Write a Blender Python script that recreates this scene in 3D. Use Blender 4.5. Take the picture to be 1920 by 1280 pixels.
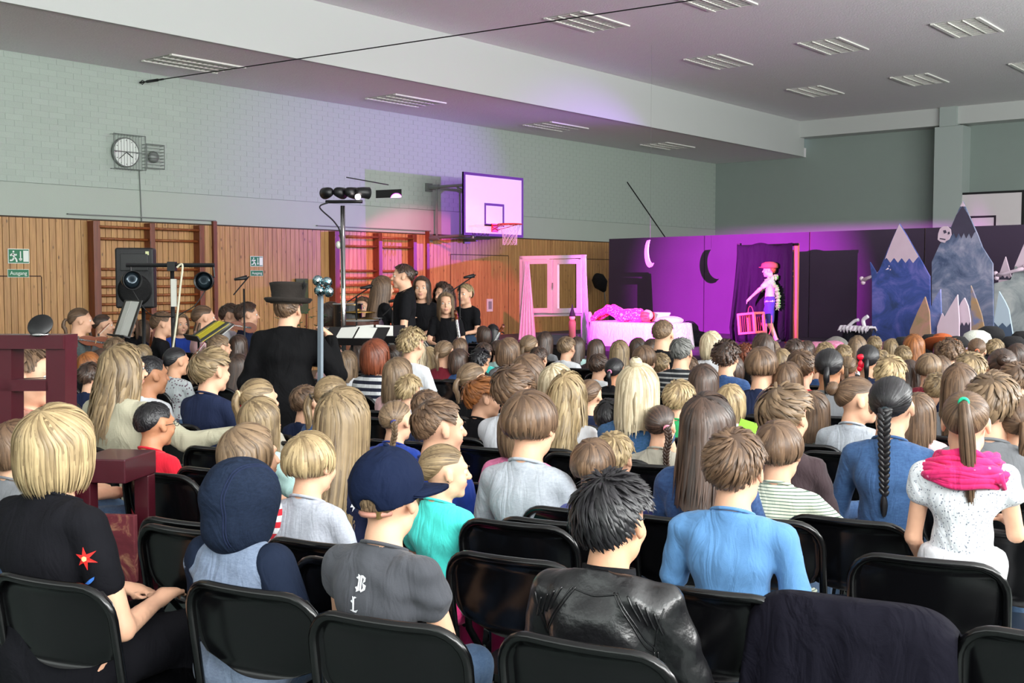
import bpy, math, random
import numpy as np
from mathutils import Vector, Matrix
random.seed(5); RNG = np.random.default_rng(5)
for _o in list(bpy.data.objects): bpy.data.objects.remove(_o)
SC = bpy.context.scene; COL = SC.collection; PI = math.pi; R = math.radians

# ------------------------------------------------------------------ camera
CAM_A = R(39.3); CAM_P = R(3.24); CAM_H = 1.6
cd = bpy.data.cameras.new('camera'); cam = bpy.data.objects.new('camera', cd); COL.objects.link(cam)
cam.location = (0, 0, CAM_H); cam.rotation_euler = (PI/2 - CAM_P, 0, CAM_A)
cd.lens = 39.375; cd.sensor_width = 36; cd.clip_start = .05; cd.clip_end = 200
SC.camera = cam
# ------------------------------------------------------------------ exposure, world, daylight
SC.view_settings.view_transform = 'Standard'; SC.view_settings.look = 'None'
SC.view_settings.gamma = 1; SC.view_settings.use_curve_mapping = False
SC.view_settings.exposure = 0.0
W = bpy.data.worlds.new('world'); SC.world = W; W.use_nodes = True
W.node_tree.nodes['Background'].inputs[0].default_value = (.75, .85, 1, 1)
W.node_tree.nodes['Background'].inputs[1].default_value = .6
def area(name, loc, aim, sx, sy, power, col):
    l = bpy.data.lights.new(name, 'AREA'); l.shape = 'RECTANGLE'; l.size = sx; l.size_y = sy
    l.energy = power; l.color = col
    o = bpy.data.objects.new(name, l); COL.objects.link(o); o.location = loc
    o.rotation_euler = (Vector(aim) - Vector(loc)).to_track_quat('-Z', 'Y').to_euler(); return o
def spot(name, loc, aim, deg, blend, power, col, rad=.05):
    l = bpy.data.lights.new(name, 'SPOT'); l.spot_size = R(deg); l.spot_blend = blend
    l.energy = power; l.color = col; l.shadow_soft_size = rad
    o = bpy.data.objects.new(name, l); COL.objects.link(o); o.location = loc
    o.rotation_euler = (Vector(aim) - Vector(loc)).to_track_quat('-Z', 'Y').to_euler(); return o
# daylight through the window band of the right-hand wall, and the windows behind the audience
for i, y in enumerate((-3, 2.5, 8, 13.5, 19)):
    area('window_daylight', (3.85, y, 3.9), (-8, y, 8.5), 4.6, 2.2, (320, 320, 290, 260, 230)[i], (.93, 1, .97))
area('rear_daylight', (-5, -5.8, 3.9), (-5, 8, 6.5), 13, 2.4, 300, (.95, 1, .98))
for i, y in enumerate((0, 8, 16)):                       # added upward fill lamps, standing in for ground bounce, to brighten the ceiling
    area('ceiling_fill', (3.6, y, 2.9), (-4, y, 6.4), 6.5, .9, (680, 640, 520)[i], (1, .98, .96))
# stage lamps
spot('stage_spot_magenta', (-8.38, 8.05, 2.44), (-10.25, 19.6, 1.3), 28, .9, 38000, (.92, .06, 1.0), .005)
spot('stage_spot_red', (-6.0, 9.0, 5.2), (-15, 15.9, .5), 23.5, .25, 6000, (1, .10, .36), .04)
spot('stage_spot_violet', (-4.6, 25.6, 3.4), (-15, 15.0, 3.2), 23, .9, 6800, (.42, .09, 1.0), .04)

# ------------------------------------------------------------------ view helpers (true positions of things seen in the photograph)
_f = np.array([-math.sin(CAM_A), math.cos(CAM_A), 0]); _r = np.array([math.cos(CAM_A), math.sin(CAM_A), 0])
_F3 = _f*math.cos(CAM_P) + np.array([0, 0, -math.sin(CAM_P)]); _U3 = _f*math.sin(CAM_P) + np.array([0, 0, math.cos(CAM_P)])
def ray(x, y): return (x-960)/2100*_r + _F3 - (y-640)/2100*_U3
def at(x, y, Z):
    d = ray(x, y); return Vector(np.array([0, 0, CAM_H]) + d*(Z/np.dot(d, _f)))
def on(x, y, axis, v):
    d = ray(x, y); c = np.array([0, 0, CAM_H]); return Vector(c + d*((v-c[axis])/d[axis]))

# ------------------------------------------------------------------ materials
def lin(c):
    return tuple((v/12.92 if v <= .04045 else ((v+.055)/1.055)**2.4) for v in c)
def rgb(r, g, b): return lin((r/255, g/255, b/255))
_m = {}
def M(name, col=(.5, .5, .5), rough=.6, metal=0, bump=0, bscale=60, var=0, vscale=8, spec=.5, coat=0, emit=0, ecol=None, rand=0):
    if name in _m: return _m[name]
    m = bpy.data.materials.new(name); m.use_nodes = True; nt = m.node_tree; b = nt.nodes['Principled BSDF']
    b.inputs['Base Color'].default_value = (*col, 1); b.inputs['Roughness'].default_value = rough
    b.inputs['Metallic'].default_value = metal; b.inputs['Specular IOR Level'].default_value = spec
    b.inputs['Coat Weight'].default_value = coat
    if emit:
        b.inputs['Emission Color'].default_value = (*(ecol or col), 1); b.inputs['Emission Strength'].default_value = emit
    tc = nt.nodes.new('ShaderNodeTexCoord')
    src = None
    if var:
        n = nt.nodes.new('ShaderNodeTexNoise'); n.inputs['Scale'].default_value = vscale; n.inputs['Detail'].default_value = 5
        nt.links.new(tc.outputs['Object'], n.inputs['Vector'])
        mx = nt.nodes.new('ShaderNodeMix'); mx.data_type = 'RGBA'
        mx.inputs[6].default_value = (*[c*(1-var) for c in col], 1); mx.inputs[7].default_value = (*[min(1, c*(1+var)) for c in col], 1)
        nt.links.new(n.outputs['Fac'], mx.inputs[0]); src = mx.outputs[2]
    if rand:
        oi = nt.nodes.new('ShaderNodeObjectInfo'); mr = nt.nodes.new('ShaderNodeMapRange')
        mr.inputs[3].default_value = 1-rand; mr.inputs[4].default_value = 1+rand
        nt.links.new(oi.outputs['Random'], mr.inputs[0])
        h = nt.nodes.new('ShaderNodeHueSaturation'); nt.links.new(mr.outputs[0], h.inputs['Value'])
        if src: nt.links.new(src, h.inputs['Color'])
        else: h.inputs['Color'].default_value = (*col, 1)
        src = h.outputs[0]
    if src: nt.links.new(src, b.inputs['Base Color'])
    if bump:
        n2 = nt.nodes.new('ShaderNodeTexNoise'); n2.inputs['Scale'].default_value = bscale; n2.inputs['Detail'].default_value = 4
        nt.links.new(tc.outputs['Object'], n2.inputs['Vector'])
        bp = nt.nodes.new('ShaderNodeBump'); bp.inputs['Strength'].default_value = bump; bp.inputs['Distance'].default_value = .01
        nt.links.new(n2.outputs['Fac'], bp.inputs['Height']); nt.links.new(bp.outputs[0], b.inputs['Normal'])
    _m[name] = m; return m

# ------------------------------------------------------------------ mesh building
class MB:
    def __init__(s): s.v = []; s.f = []
    def add(s, vs, fs):
        k = len(s.v); s.v += [tuple(p) for p in vs]; s.f += [tuple(i+k for i in f) for f in fs]; return s
    def box(s, a, b, M4=None):
        (x0, y0, z0), (x1, y1, z1) = a, b
        vs = [(x, y, z) for x in (x0, x1) for y in (y0, y1) for z in (z0, z1)]
        if M4 is not None: vs = [M4 @ Vector(p) for p in vs]
        return s.add(vs, [(0, 1, 3, 2), (4, 6, 7, 5), (0, 4, 5, 1), (2, 3, 7, 6), (0, 2, 6, 4), (1, 5, 7, 3)])
    def prism(s, pts, t0, t1, fn):
        """pts 2-D outline, extruded from t0 to t1; fn(u,v,t)->xyz"""
        n = len(pts); vs = [fn(u, v, t0) for u, v in pts] + [fn(u, v, t1) for u, v in pts]
        fs = [tuple(range(n))[::-1], tuple(range(n, 2*n))] + [(i, (i+1) % n, n+(i+1) % n, n+i) for i in range(n)]
        return s.add(vs, fs)
    def tube(s, pts, r, seg=8, closed=False, cap=True):
        pts = [Vector(p) for p in pts]; n = len(pts); rr = r if hasattr(r, '__len__') else [r]*n
        vs = []; prev = None
        for i, p in enumerate(pts):
            if closed: t = pts[(i+1) % n] - pts[i-1]
            else: t = pts[min(i+1, n-1)] - pts[max(i-1, 0)]
            t = t.normalized() if t.length > 1e-9 else Vector((0, 0, 1))
            if prev is None:
                a = Vector((0, 0, 1)) if abs(t.z) < .9 else Vector((1, 0, 0)); u = t.cross(a).normalized()
            else:
                u = (prev - t*prev.dot(t)); u = u.normalized() if u.length > 1e-6 else t.orthogonal().normalized()
            prev = u; w = t.cross(u)
            for k in range(seg):
                an = 2*PI*k/seg; vs.append(p + (u*math.cos(an) + w*math.sin(an))*rr[i])
        fs = []
        for i in range(n if closed else n-1):
            a = i*seg; b = ((i+1) % n)*seg
            for k in range(seg): k2 = (k+1) % seg; fs.append((a+k, a+k2, b+k2, b+k))
        if cap and not closed: fs += [tuple(range(seg))[::-1], tuple(range((n-1)*seg, n*seg))]
        return s.add(vs, fs)
    def lathe(s, prof, seg=24, M4=None):
        """prof: (r,z) pairs about z"""
        vs = []; fs = []; n = len(prof)
        for r, z in prof:
            for k in range(seg):
                a = 2*PI*k/seg; p = Vector((r*math.cos(a), r*math.sin(a), z)); vs.append(M4 @ p if M4 else p)
        for i in range(n-1):
            for k in range(seg):
                k2 = (k+1) % seg; fs.append((i*seg+k, i*seg+k2, (i+1)*seg+k2, (i+1)*seg+k))
        fs += [tuple(range(seg))[::-1], tuple(range((n-1)*seg, n*seg))]
        return s.add(vs, fs)
    def ball(s, c, r, seg=16, ring=10, M4=None):
        rx, ry, rz = r if hasattr(r, '__len__') else (r, r, r)
        vs = []; fs = []
        for i in range(ring+1):
            th = PI*i/ring
            for k in range(seg):
                a = 2*PI*k/seg; p = Vector((c[0]+rx*math.sin(th)*math.cos(a), c[1]+ry*math.sin(th)*math.sin(a), c[2]+rz*math.cos(th)))
                vs.append(M4 @ p if M4 else p)
        for i in range(ring):
            for k in range(seg):
                k2 = (k+1) % seg; fs.append((i*seg+k, (i+1)*seg+k, (i+1)*seg+k2, i*seg+k2))
        return s.add(vs, fs)
    def grid(s, P, closed_u=False):
        """P[i][j] points"""
        n, m = len(P), len(P[0]); vs = [p for row in P for p in row]; fs = []
        for i in range(n if closed_u else n-1):
            for j in range(m-1):
                a = i*m+j; b = ((i+1) % n)*m+j; fs.append((a, b, b+1, a+1))
        return s.add(vs, fs)
    def mesh(s, name, smooth=False):
        me = bpy.data.meshes.new(name); me.from_pydata([tuple(p) for p in s.v], [], s.f)
        if smooth: me.shade_smooth()
        me.update(); return me
    def build(s, name, mat, parent=None, smooth=False, bevel=0, solid=0):
        o = bpy.data.objects.new(name, s.mesh(name, smooth)); COL.objects.link(o)
        if mat: o.data.materials.append(mat)
        if parent is not None: o.parent = parent
        if solid:
            md = o.modifiers.new('thick', 'SOLIDIFY'); md.thickness = solid; md.offset = 0
        if bevel:
            md = o.modifiers.new('bev', 'BEVEL'); md.width = bevel; md.segments = 2; md.limit_method = 'ANGLE'
            for p in o.data.polygons: p.use_smooth = True
            wn = o.modifiers.new('wn', 'WEIGHTED_NORMAL')
        return o
def npmesh(name, V, F, smooth=True):
    me = bpy.data.meshes.new(name); V = np.asarray(V, dtype=np.float32); F = np.asarray(F, dtype=np.int32)
    me.vertices.add(len(V)); me.vertices.foreach_set('co', V.ravel()); k = F.shape[1]
    me.loops.add(F.size); me.loops.foreach_set('vertex_index', F.ravel())
    me.polygons.add(len(F)); me.polygons.foreach_set('loop_start', np.arange(0, F.size, k, dtype=np.int32))
    if smooth: me.polygons.foreach_set('use_smooth', np.ones(len(F), dtype=bool))
    me.update(calc_edges=True); return me
def link(name, me, mat=None, parent=None, loc=None):
    o = bpy.data.objects.new(name, me); COL.objects.link(o)
    if mat is not None:
        if len(me.materials) == 0: me.materials.append(mat)
        o.material_slots[0].link = 'OBJECT'; o.material_slots[0].material = mat
    if parent is not None: o.parent = parent
    if loc is not None: o.location = loc
    return o
def thing(name, label, cat, loc=(0, 0, 0), rz=0, group=None):
    o = bpy.data.objects.new(name, None); COL.objects.link(o); o.empty_display_size = .1
    o.location = loc; o.rotation_euler = (0, 0, rz); o['label'] = label; o['category'] = cat
    if group: o['group'] = group
    return o
def tag(o, label, cat, group=None):
    o['label'] = label; o['category'] = cat
    if group: o['group'] = group
    return o
def struct(name, mb, mat, parent=None, **k):
    o = mb.build(name, mat, parent, **k)
    if parent is None: o['kind'] = 'structure'
    return o
def rotz(a): return Matrix.Rotation(a, 4, 'Z')
def Txyz(x, y, z): return Matrix.Translation((x, y, z))
def bez(pts, n=12):
    """Catmull-Rom through points"""
    P = [Vector(p) for p in pts]; out = []
    for i in range(len(P)-1):
        p0, p1, p2, p3 = P[max(i-1, 0)], P[i], P[i+1], P[min(i+2, len(P)-1)]
        for k in range(n):
            t = k/n; out.append(.5*((2*p1)+(p2-p0)*t+(2*p0-5*p1+4*p2-p3)*t*t+(3*p1-p0-3*p2+p3)*t**3))
    out.append(P[-1]); return out
def text(name, s, mat, loc, rot, size, parent=None, extr=.001, font=None):
    c = bpy.data.curves.new(name, 'FONT'); c.body = s; c.size = size; c.extrude = extr; c.align_x = 'CENTER'; c.align_y = 'CENTER'
    o = bpy.data.objects.new(name, c); COL.objects.link(o)
    dg = bpy.context.evaluated_depsgraph_get(); me = bpy.data.meshes.new_from_object(o.evaluated_get(dg))
    bpy.data.objects.remove(o); o = bpy.data.objects.new(name, me); COL.objects.link(o); me.materials.clear(); me.materials.append(mat)
    o.location = loc; o.rotation_euler = rot
    if parent is not None: o.parent = parent
    return o

# ================================================================== THE HALL
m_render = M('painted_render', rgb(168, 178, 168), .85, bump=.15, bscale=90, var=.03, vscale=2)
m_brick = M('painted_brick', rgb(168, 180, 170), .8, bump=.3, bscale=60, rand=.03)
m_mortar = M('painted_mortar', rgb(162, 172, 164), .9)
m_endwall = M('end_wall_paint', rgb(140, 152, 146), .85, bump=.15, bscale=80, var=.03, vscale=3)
m_ceil = M('ceiling_paint', rgb(232, 229, 230), .9, bump=.5, bscale=35, var=.03, vscale=6)
m_white = M('white_beam_paint', rgb(192, 195, 192), .8, bump=.05)
m_floor = M('linoleum', rgb(96, 108, 104), .35, bump=.02, var=.12, vscale=5)
m_black = M('black_satin', rgb(14, 14, 16), .45)
m_blackm = M('black_matte', rgb(16, 16, 18), .8)
m_grey = M('grey_steel', rgb(120, 124, 122), .4, metal=.7)
m_zinc = M('grey_painted_steel', rgb(118, 124, 120), .5, metal=.3)
m_chrome = M('chrome', rgb(200, 200, 200), .18, metal=1)
XW, YE = -15.0, 27.0
struct('floor', MB().box((-15.4, -6.3, -.2), (4.4, 27.4, 0)), m_floor)
struct('ceiling', MB().box((-12.36, -6.3, 5.52), (4.4, 27.4, 5.8)), m_ceil)
struct('trim_1', MB().box((-15.4, -6.3, 4.67), (-12.42, 27.4, 4.9)), m_ceil)          # low side ceiling
struct('trim_2', MB().box((-12.42, -6.3, 4.66), (-12.36, 26.75, 5.52)), m_white)      # white fascia between the two ceilings
struct('trim_3', MB().box((-12.36, 26.5, 5.12), (4.2, 27.05, 5.52)), m_white)         # end beam
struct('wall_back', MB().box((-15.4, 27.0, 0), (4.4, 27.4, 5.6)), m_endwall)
t = MB().box((-9.0, 26.45, 0), (-8.36, 27.0, 5.08)).box((-8.88, 26.4, 5.08), (-8.5, 27.0, 5.52))
struct('trim_4', t, M('pillar_paint', rgb(168, 178, 174), .8))
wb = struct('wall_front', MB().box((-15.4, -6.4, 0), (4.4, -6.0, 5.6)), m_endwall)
wr = MB().box((4.0, -6.3, 0), (4.4, 27.4, 2.7)).box((4.0, -6.3, 5.1), (4.4, 27.4, 5.6))
for y in (-6.3, -.5, 5.1, 10.6, 16.1, 21.6): wr.box((4.0, y, 2.7), (4.4, y+.7, 5.1))
wr.box((4.0, 22.3, 2.7), (4.4, 27.4, 5.1))
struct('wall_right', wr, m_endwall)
# left wall: masonry core, smooth band, painted brick field, tongue-and-groove panelling
wl = struct('wall_left', MB().box((-15.4, -6.3, 0), (-15.03, 27.4, 5.0)), m_mortar)
MB().box((-15.03, -6.0, 2.45), (-15.0, 27.0, 2.905)).build('render_band', m_render, wl)
MB().box((-15.03, -6.0, 2.915), (-15.0065, 27.0, 4.7)).build('mortar_bed', m_mortar, wl)
bm_ = MB().box((-.018, .003, .003), (.0, .247, .080)).mesh('brick'); bm_.materials.append(m_brick)
cnt = 0; rest = MB()
for j in range(int((27-6.75)/.25)+1):
    for i in range(21):
        y = 6.75 + j*.25 + (.125 if i % 2 else 0); z = 2.915 + i*.0833
        if y > 26.78: continue
        dx = random.uniform(0, .003)
        if j < 15 and cnt < 300:
            o = bpy.data.objects.new('brick', bm_); COL.objects.link(o); o.parent = wl; o.location = (-15.0+dx*.6-.004, y, z); cnt += 1
        else: rest.box((-15.02, y+.003, z+.003), (-15.004+dx*.6, y+.246, z+.079))
ob = rest.build('brickwork', m_brick, wl); ob['kind'] = 'stuff'
# planks
def wood(name, c1, c2, rough=.45, scale=1.0, rand=.1):
    if name in _m: return _m[name]
    m = bpy.data.materials.new(name); m.use_nodes = True; nt = m.node_tree; b = nt.nodes['Principled BSDF']
    b.inputs['Roughness'].default_value = rough
    tc = nt.nodes.new('ShaderNodeTexCoord'); oi = nt.nodes.new('ShaderNodeObjectInfo')
    mp = nt.nodes.new('ShaderNodeMapping'); mp.inputs['Scale'].default_value = (40*scale, 40*scale, 2.2*scale)
    ad = nt.nodes.new('ShaderNodeVectorMath'); ad.operation = 'ADD'
    cm = nt.nodes.new('ShaderNodeCombineXYZ'); mu = nt.nodes.new('ShaderNodeMath'); mu.operation = 'MULTIPLY'; mu.inputs[1].default_value = 37
    nt.links.new(oi.outputs['Random'], mu.inputs[0]); nt.links.new(mu.outputs[0], cm.inputs[2]); nt.links.new(mu.outputs[0], cm.inputs[0])
    nt.links.new(tc.outputs['Object'], ad.inputs[0]); nt.links.new(cm.outputs[0], ad.inputs[1]); nt.links.new(ad.outputs[0], mp.inputs[0])
    n = nt.nodes.new('ShaderNodeTexNoise'); n.inputs['Scale'].default_value = 1; n.inputs['Detail'].default_value = 6; n.inputs['Distortion'].default_value = .6
    nt.links.new(mp.outputs[0], n.inputs['Vector'])
    mx = nt.nodes.new('ShaderNodeMix'); mx.data_type = 'RGBA'; mx.inputs[6].default_value = (*c1, 1); mx.inputs[7].default_value = (*c2, 1)
    cr = nt.nodes.new('ShaderNodeMapRange'); cr.inputs[1].default_value = .35; cr.inputs[2].default_value = .65
    nt.links.new(n.outputs['Fac'], cr.inputs[0]); nt.links.new(cr.outputs[0], mx.inputs[0])
    vo = nt.nodes.new('ShaderNodeTexVoronoi'); vo.inputs['Scale'].default_value = 1
    mp2 = nt.nodes.new('ShaderNodeMapping'); mp2.inputs['Scale'].default_value = (10*scale, 10*scale, 4.5*scale)
    nt.links.new(ad.outputs[0], mp2.inputs[0]); nt.links.new(mp2.outputs[0], vo.inputs['Vector'])
    kr = nt.nodes.new('ShaderNodeMapRange'); kr.inputs[1].default_value = .07; kr.inputs[2].default_value = .16; kr.inputs[3].default_value = .38; kr.inputs[4].default_value = 1
    nt.links.new(vo.outputs['Distance'], kr.inputs[0])
    rr = nt.nodes.new('ShaderNodeMapRange'); rr.inputs[3].default_value = 1-rand; rr.inputs[4].default_value = 1+rand
    nt.links.new(oi.outputs['Random'], rr.inputs[0])
    pr = nt.nodes.new('ShaderNodeMath'); pr.operation = 'MULTIPLY'; nt.links.new(kr.outputs[0], pr.inputs[0]); nt.links.new(rr.outputs[0], pr.inputs[1])
    hs = nt.nodes.new('ShaderNodeHueSaturation'); nt.links.new(pr.outputs[0], hs.inputs['Value']); nt.links.new(mx.outputs[2], hs.inputs['Color'])
    nt.links.new(hs.outputs[0], b.inputs['Base Color']); _m[name] = m; return m
m_pine = wood('pine_panelling', rgb(188, 144, 88), rgb(160, 116, 68))
m_bar = wood('stained_bar_wood', rgb(150, 86, 42), rgb(120, 64, 30), .35)
m_bardk = wood('dark_post_wood', rgb(122, 62, 34), rgb(96, 46, 26), .4)
m_groove = M('dark_groove', rgb(84, 42, 24), .8)
MB().box((-15.03, -6, 0), (-15.018, 27, 2.45)).build('panelling_backing', m_groove, wl)
pm = MB().box((-.02, -.0435, .0), (0, .0435, 2.43)).mesh('plank'); pm.materials.append(m_pine)
n = 0; y = 4.6
while y < 27:
    o = bpy.data.objects.new('plank', pm); COL.objects.link(o); o.parent = wl; o.location = (-15.0+random.uniform(0, .003), y, 0); y += .0955
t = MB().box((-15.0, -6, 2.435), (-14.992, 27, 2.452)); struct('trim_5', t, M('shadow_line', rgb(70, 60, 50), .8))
t = MB().box((-15.0, 8.35, 2.50), (-14.95, 10.85, 2.515)).box((-15.0, 12.95, 2.50), (-14.95, 15.8, 2.515)); struct('trim_6', t, M('ledge_grey', rgb(110, 114, 112), .6))
# doors set flush in the panelling: dark joint lines and a leaf
for k, (y0, y1, z1) in enumerate(((6.2, 7.95, 1.62), (16.4, 18.2, 2.06), (20.6, 22.0, 2.03))):
    d = MB()
    for a, b in (((-.001, y0, 0), (.004, y0+.012, z1)), ((-.001, y1, 0), (.004, y1+.012, z1)), ((-.001, y0, z1), (.004, y1, z1+.014))):
        d.box((-15+a[0], a[1], a[2]), (-15+b[0]+.002, b[1], b[2]))
    struct('door_%d' % (k+1), d, M('door_joint', rgb(50, 28, 18), .8))
m_dimboard = M('power_socket_white', rgb(205, 205, 205), .5)
# timber posts on the panelling
for yy, nm in ((10.83, 'trim_7'), (15.72, 'trim_8')):
    struct(nm, MB().box((-15, yy-.035, 0), (-14.95, yy+.035, 2.5)), m_bardk)

# wall bars
def wall_bars(ys, label):
    t = thing('wall_bars', label, 'wall bars', (-15, ys[0], 0), 0, 'wooden wall bars on the panelling')
    for i, y in enumerate(ys):
        MB().box((0, y-ys[0]-.045 if i else -.055, .0), (.16, y-ys[0]+.045 if i else .055, 2.42)).build('post', m_bardk, t, bevel=.005)
        MB().box((.0, y-ys[0]+.05, .1), (.03, y-ys[0]+.10, 2.4)).build('wall_batten', m_bar, t)
    for a, b in zip(ys[:-1], ys[1:]):
        zs = [2.34, 2.17] + [1.73 - .128*k for k in range(13)]
        for z in zs:
            mb = MB(); off = .10 if z < 2.3 else .15
            P = [(off, a-ys[0]+.04, z), (off, b-ys[0]-.04, z)]
            mb.tube(P, .019, 8); mb.build('rung', m_bar, t, smooth=True)
    return t
wall_bars((8.72, 9.63, 10.5), 'stained wooden wall bars behind the black loudspeaker, left of the hall')
wall_bars((13.3, 14.35, 15.25), 'stained wooden wall bars behind the silver light pole and the singers')

# exit signs
m_green = M('sign_green', rgb(18, 110, 72), .5); m_signw = M('sign_white', rgb(225, 232, 225), .5)
def exit_sign(y, z, s, where):
    t = thing('exit_pictogram_sign', 'green running-man escape pictogram sign on the pine panelling ' + where, 'sign', (-14.995, y, z), 0, 'green escape route signs')
    w, h = .30*s, .20*s
    MB().box((0, -w/2, -h/2), (.012, w/2, h/2)).build('plate', m_signw, t)
    MB().box((.012, -w/2+.008, -h/2+.008), (.014, w/2-.008, h/2-.008)).build('field', m_green, t)
    p = MB(); q = lambda u, v, tt: (.014+tt, u*w, v*h)
    def bar(x0, y0, x1, y1, ww):
        dx, dy = (x1-x0)*w, (y1-y0)*h; L = math.hypot(dx, dy); nx, ny = -dy/L*ww/2/w, dx/L*ww/2/h
        p.prism([(x0-nx, y0-ny), (x1-nx, y1-ny), (x1+nx, y1+ny), (x0+nx, y0+ny)], 0, .002, q)
    for a in ((-.30, .16, -.22, -.08), (-.22, -.08, -.12, -.22), (-.12, -.22, -.10, -.40), (-.22, -.08, -.30, -.28), (-.30, -.28, -.42, -.30), (-.30, .16, -.16, .06), (-.16, .06, -.10, .12), (-.30, .16, -.40, .02)): bar(*a, .022*s)
    p.prism([(-.25+.045*math.cos(k*PI/4), .30+.07*math.sin(k*PI/4)) for k in range(8)], 0, .002, q)
    p.build('running_man', m_signw, t)
    p = MB(); bar(.08, .34, .08, -.25, .016*s); bar(.02, -.16, .08, -.32, .016*s); bar(.14, -.16, .08, -.32, .016*s); p.build('arrow', m_signw, t)
    p = MB(); bar(.26, .38, .26, -.38, .03*s); bar(.38, .38, .38, -.38, .045*s); p.build('door_symbol', m_signw, t)
def word_sign(y, z, s, where):
    t = thing('exit_word_sign', 'green sign reading Ausgang on the pine panelling ' + where, 'sign', (-14.995, y, z), 0, 'green Ausgang signs')
    MB().box((0, -.15*s, -.055*s), (.012, .15*s, .055*s)).build('plate', m_signw, t)
    MB().box((.012, -.145*s, -.05*s), (.014, .145*s, .05*s)).build('field', m_green, t)
    text('lettering', 'Ausgang', m_signw, (.015, 0, 0), (PI/2, 0, PI/2), .072*s, t)
exit_sign(7.63, 1.90, 1.0, 'at the left edge of the photo'); word_sign(7.62, 1.665, 1.0, 'at the left edge of the photo')
exit_sign(11.66, 1.875, .85, 'right of the first wall bars'); word_sign(11.66, 1.68, .85, 'right of the first wall bars')

# clock in its guard, with the second small guarded box beside it
t = thing('wall_clock', 'round white wall clock behind a grey ball guard on the brick wall', 'clock', (-15, 9.28, 3.45))
MB().lathe([(.21, 0), (.22, .01), (.22, .05), (.205, .055)], 32, Matrix.Rotation(PI/2, 4, 'Y')).build('rim', m_zinc, t, smooth=True)
MB().lathe([(.20, .05), (.20, .058)], 32, Matrix.Rotation(PI/2, 4, 'Y')).build('dial', m_signw, t)
h = MB()
for a, L, w in ((R(-125), .12, .012), (R(130), .16, .008)):
    c, s_ = math.cos(a), math.sin(a); h.tube([(.064, 0, 0), (.064, L*s_*-1, L*c)], w*.6, 6)
for k in range(12):
    a = k*PI/6; h.tube([(.06, .165*math.sin(a), .165*math.cos(a)), (.06, .185*math.sin(a), .185*math.cos(a))], .004, 4)
h.build('hands', m_black, t)
g = MB(); 
for y in np.linspace(-.23, .25, 11): g.tube([(.0, y, -.25), (.14, y, -.25), (.14, y, .25), (.0, y, .25)], .0035, 5)
for z in (-.25, 0, .25): g.tube([(.14, -.25, z), (.14, .27, z)], .006, 6)
g.tube([(.14, -.25, -.25), (.14, .27, -.25), (.14, .27, .25), (.14, -.25, .25)], .008, 6, closed=True)
g.build('guard', m_zinc, t)
t = thing('guarded_bell', 'small signal bell in a grey wire guard beside the wall clock', 'bell', (-15, 9.74, 3.42))
MB().ball((.05, 0, 0), (.05, .09, .09)).build('bell_dome', m_zinc, t, smooth=True)
g = MB()
for z in np.linspace(-.17, .17, 8): g.tube([(0, -.16, z), (.12, -.16, z), (.12, .14, z), (0, .14, z)], .004, 5)
g.tube([(.12, -.16, -.18), (.12, .14, -.18), (.12, .14, .18), (.12, -.16, .18)], .007, 6, closed=True); g.build('guard', m_zinc, t)
MB().tube([(0, .0, 0), (.02, 0, 0)], .07, 12).build('back_plate', m_white, t)
c = MB().tube([(-14.99, 9.52, 3.2), (-14.99, 9.53, 2.9), (-14.985, 9.54, 2.45)], .009, 6).build('conduit', m_zinc)
tag(c, 'thin grey cable conduit running down from the wall clock', 'cable')
# tension wire with turnbuckle
a = on(262, 155, 0, -14.98); b = Vector((-9.0, 9.1, 5.52)); b = on(1300, 0, 2, 4.9)
t = thing('tension_wire', 'black steel wire stretched from the left wall up across the ceiling', 'wire', a)
d = (b-a); dn = d.normalized()
MB().tube([dn*.42, d*2.35], .008, 6).build('wire', m_black, t)
MB().tube([dn*0, dn*.1], .012, 6).tube([dn*.05+Vector((0, 0, .03)), dn*.1, dn*.05-Vector((0, 0, .03)), dn*.0], .007, 6, closed=True).build('eye_bolt', m_black, t)
MB().tube([dn*.1, dn*.14, dn*.34, dn*.38], [.006, .022, .022, .006], 8).tube([dn*.36, dn*.45], .014, 6).build('turnbuckle', m_black, t, smooth=True)
a = on(1182, 341, 0, -14.9); b = on(1278, 441, 0, -14.5)
b = Vector((-14.99, b.y, b.z-.02)); a = Vector((-14.99, a.y, a.z))
tag(MB().tube([a, b+(b-a)*.9], .014, 6).build('slack_rope', m_blackm), 'black rope slanting down the wall above the purple stage flats', 'rope')

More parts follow.
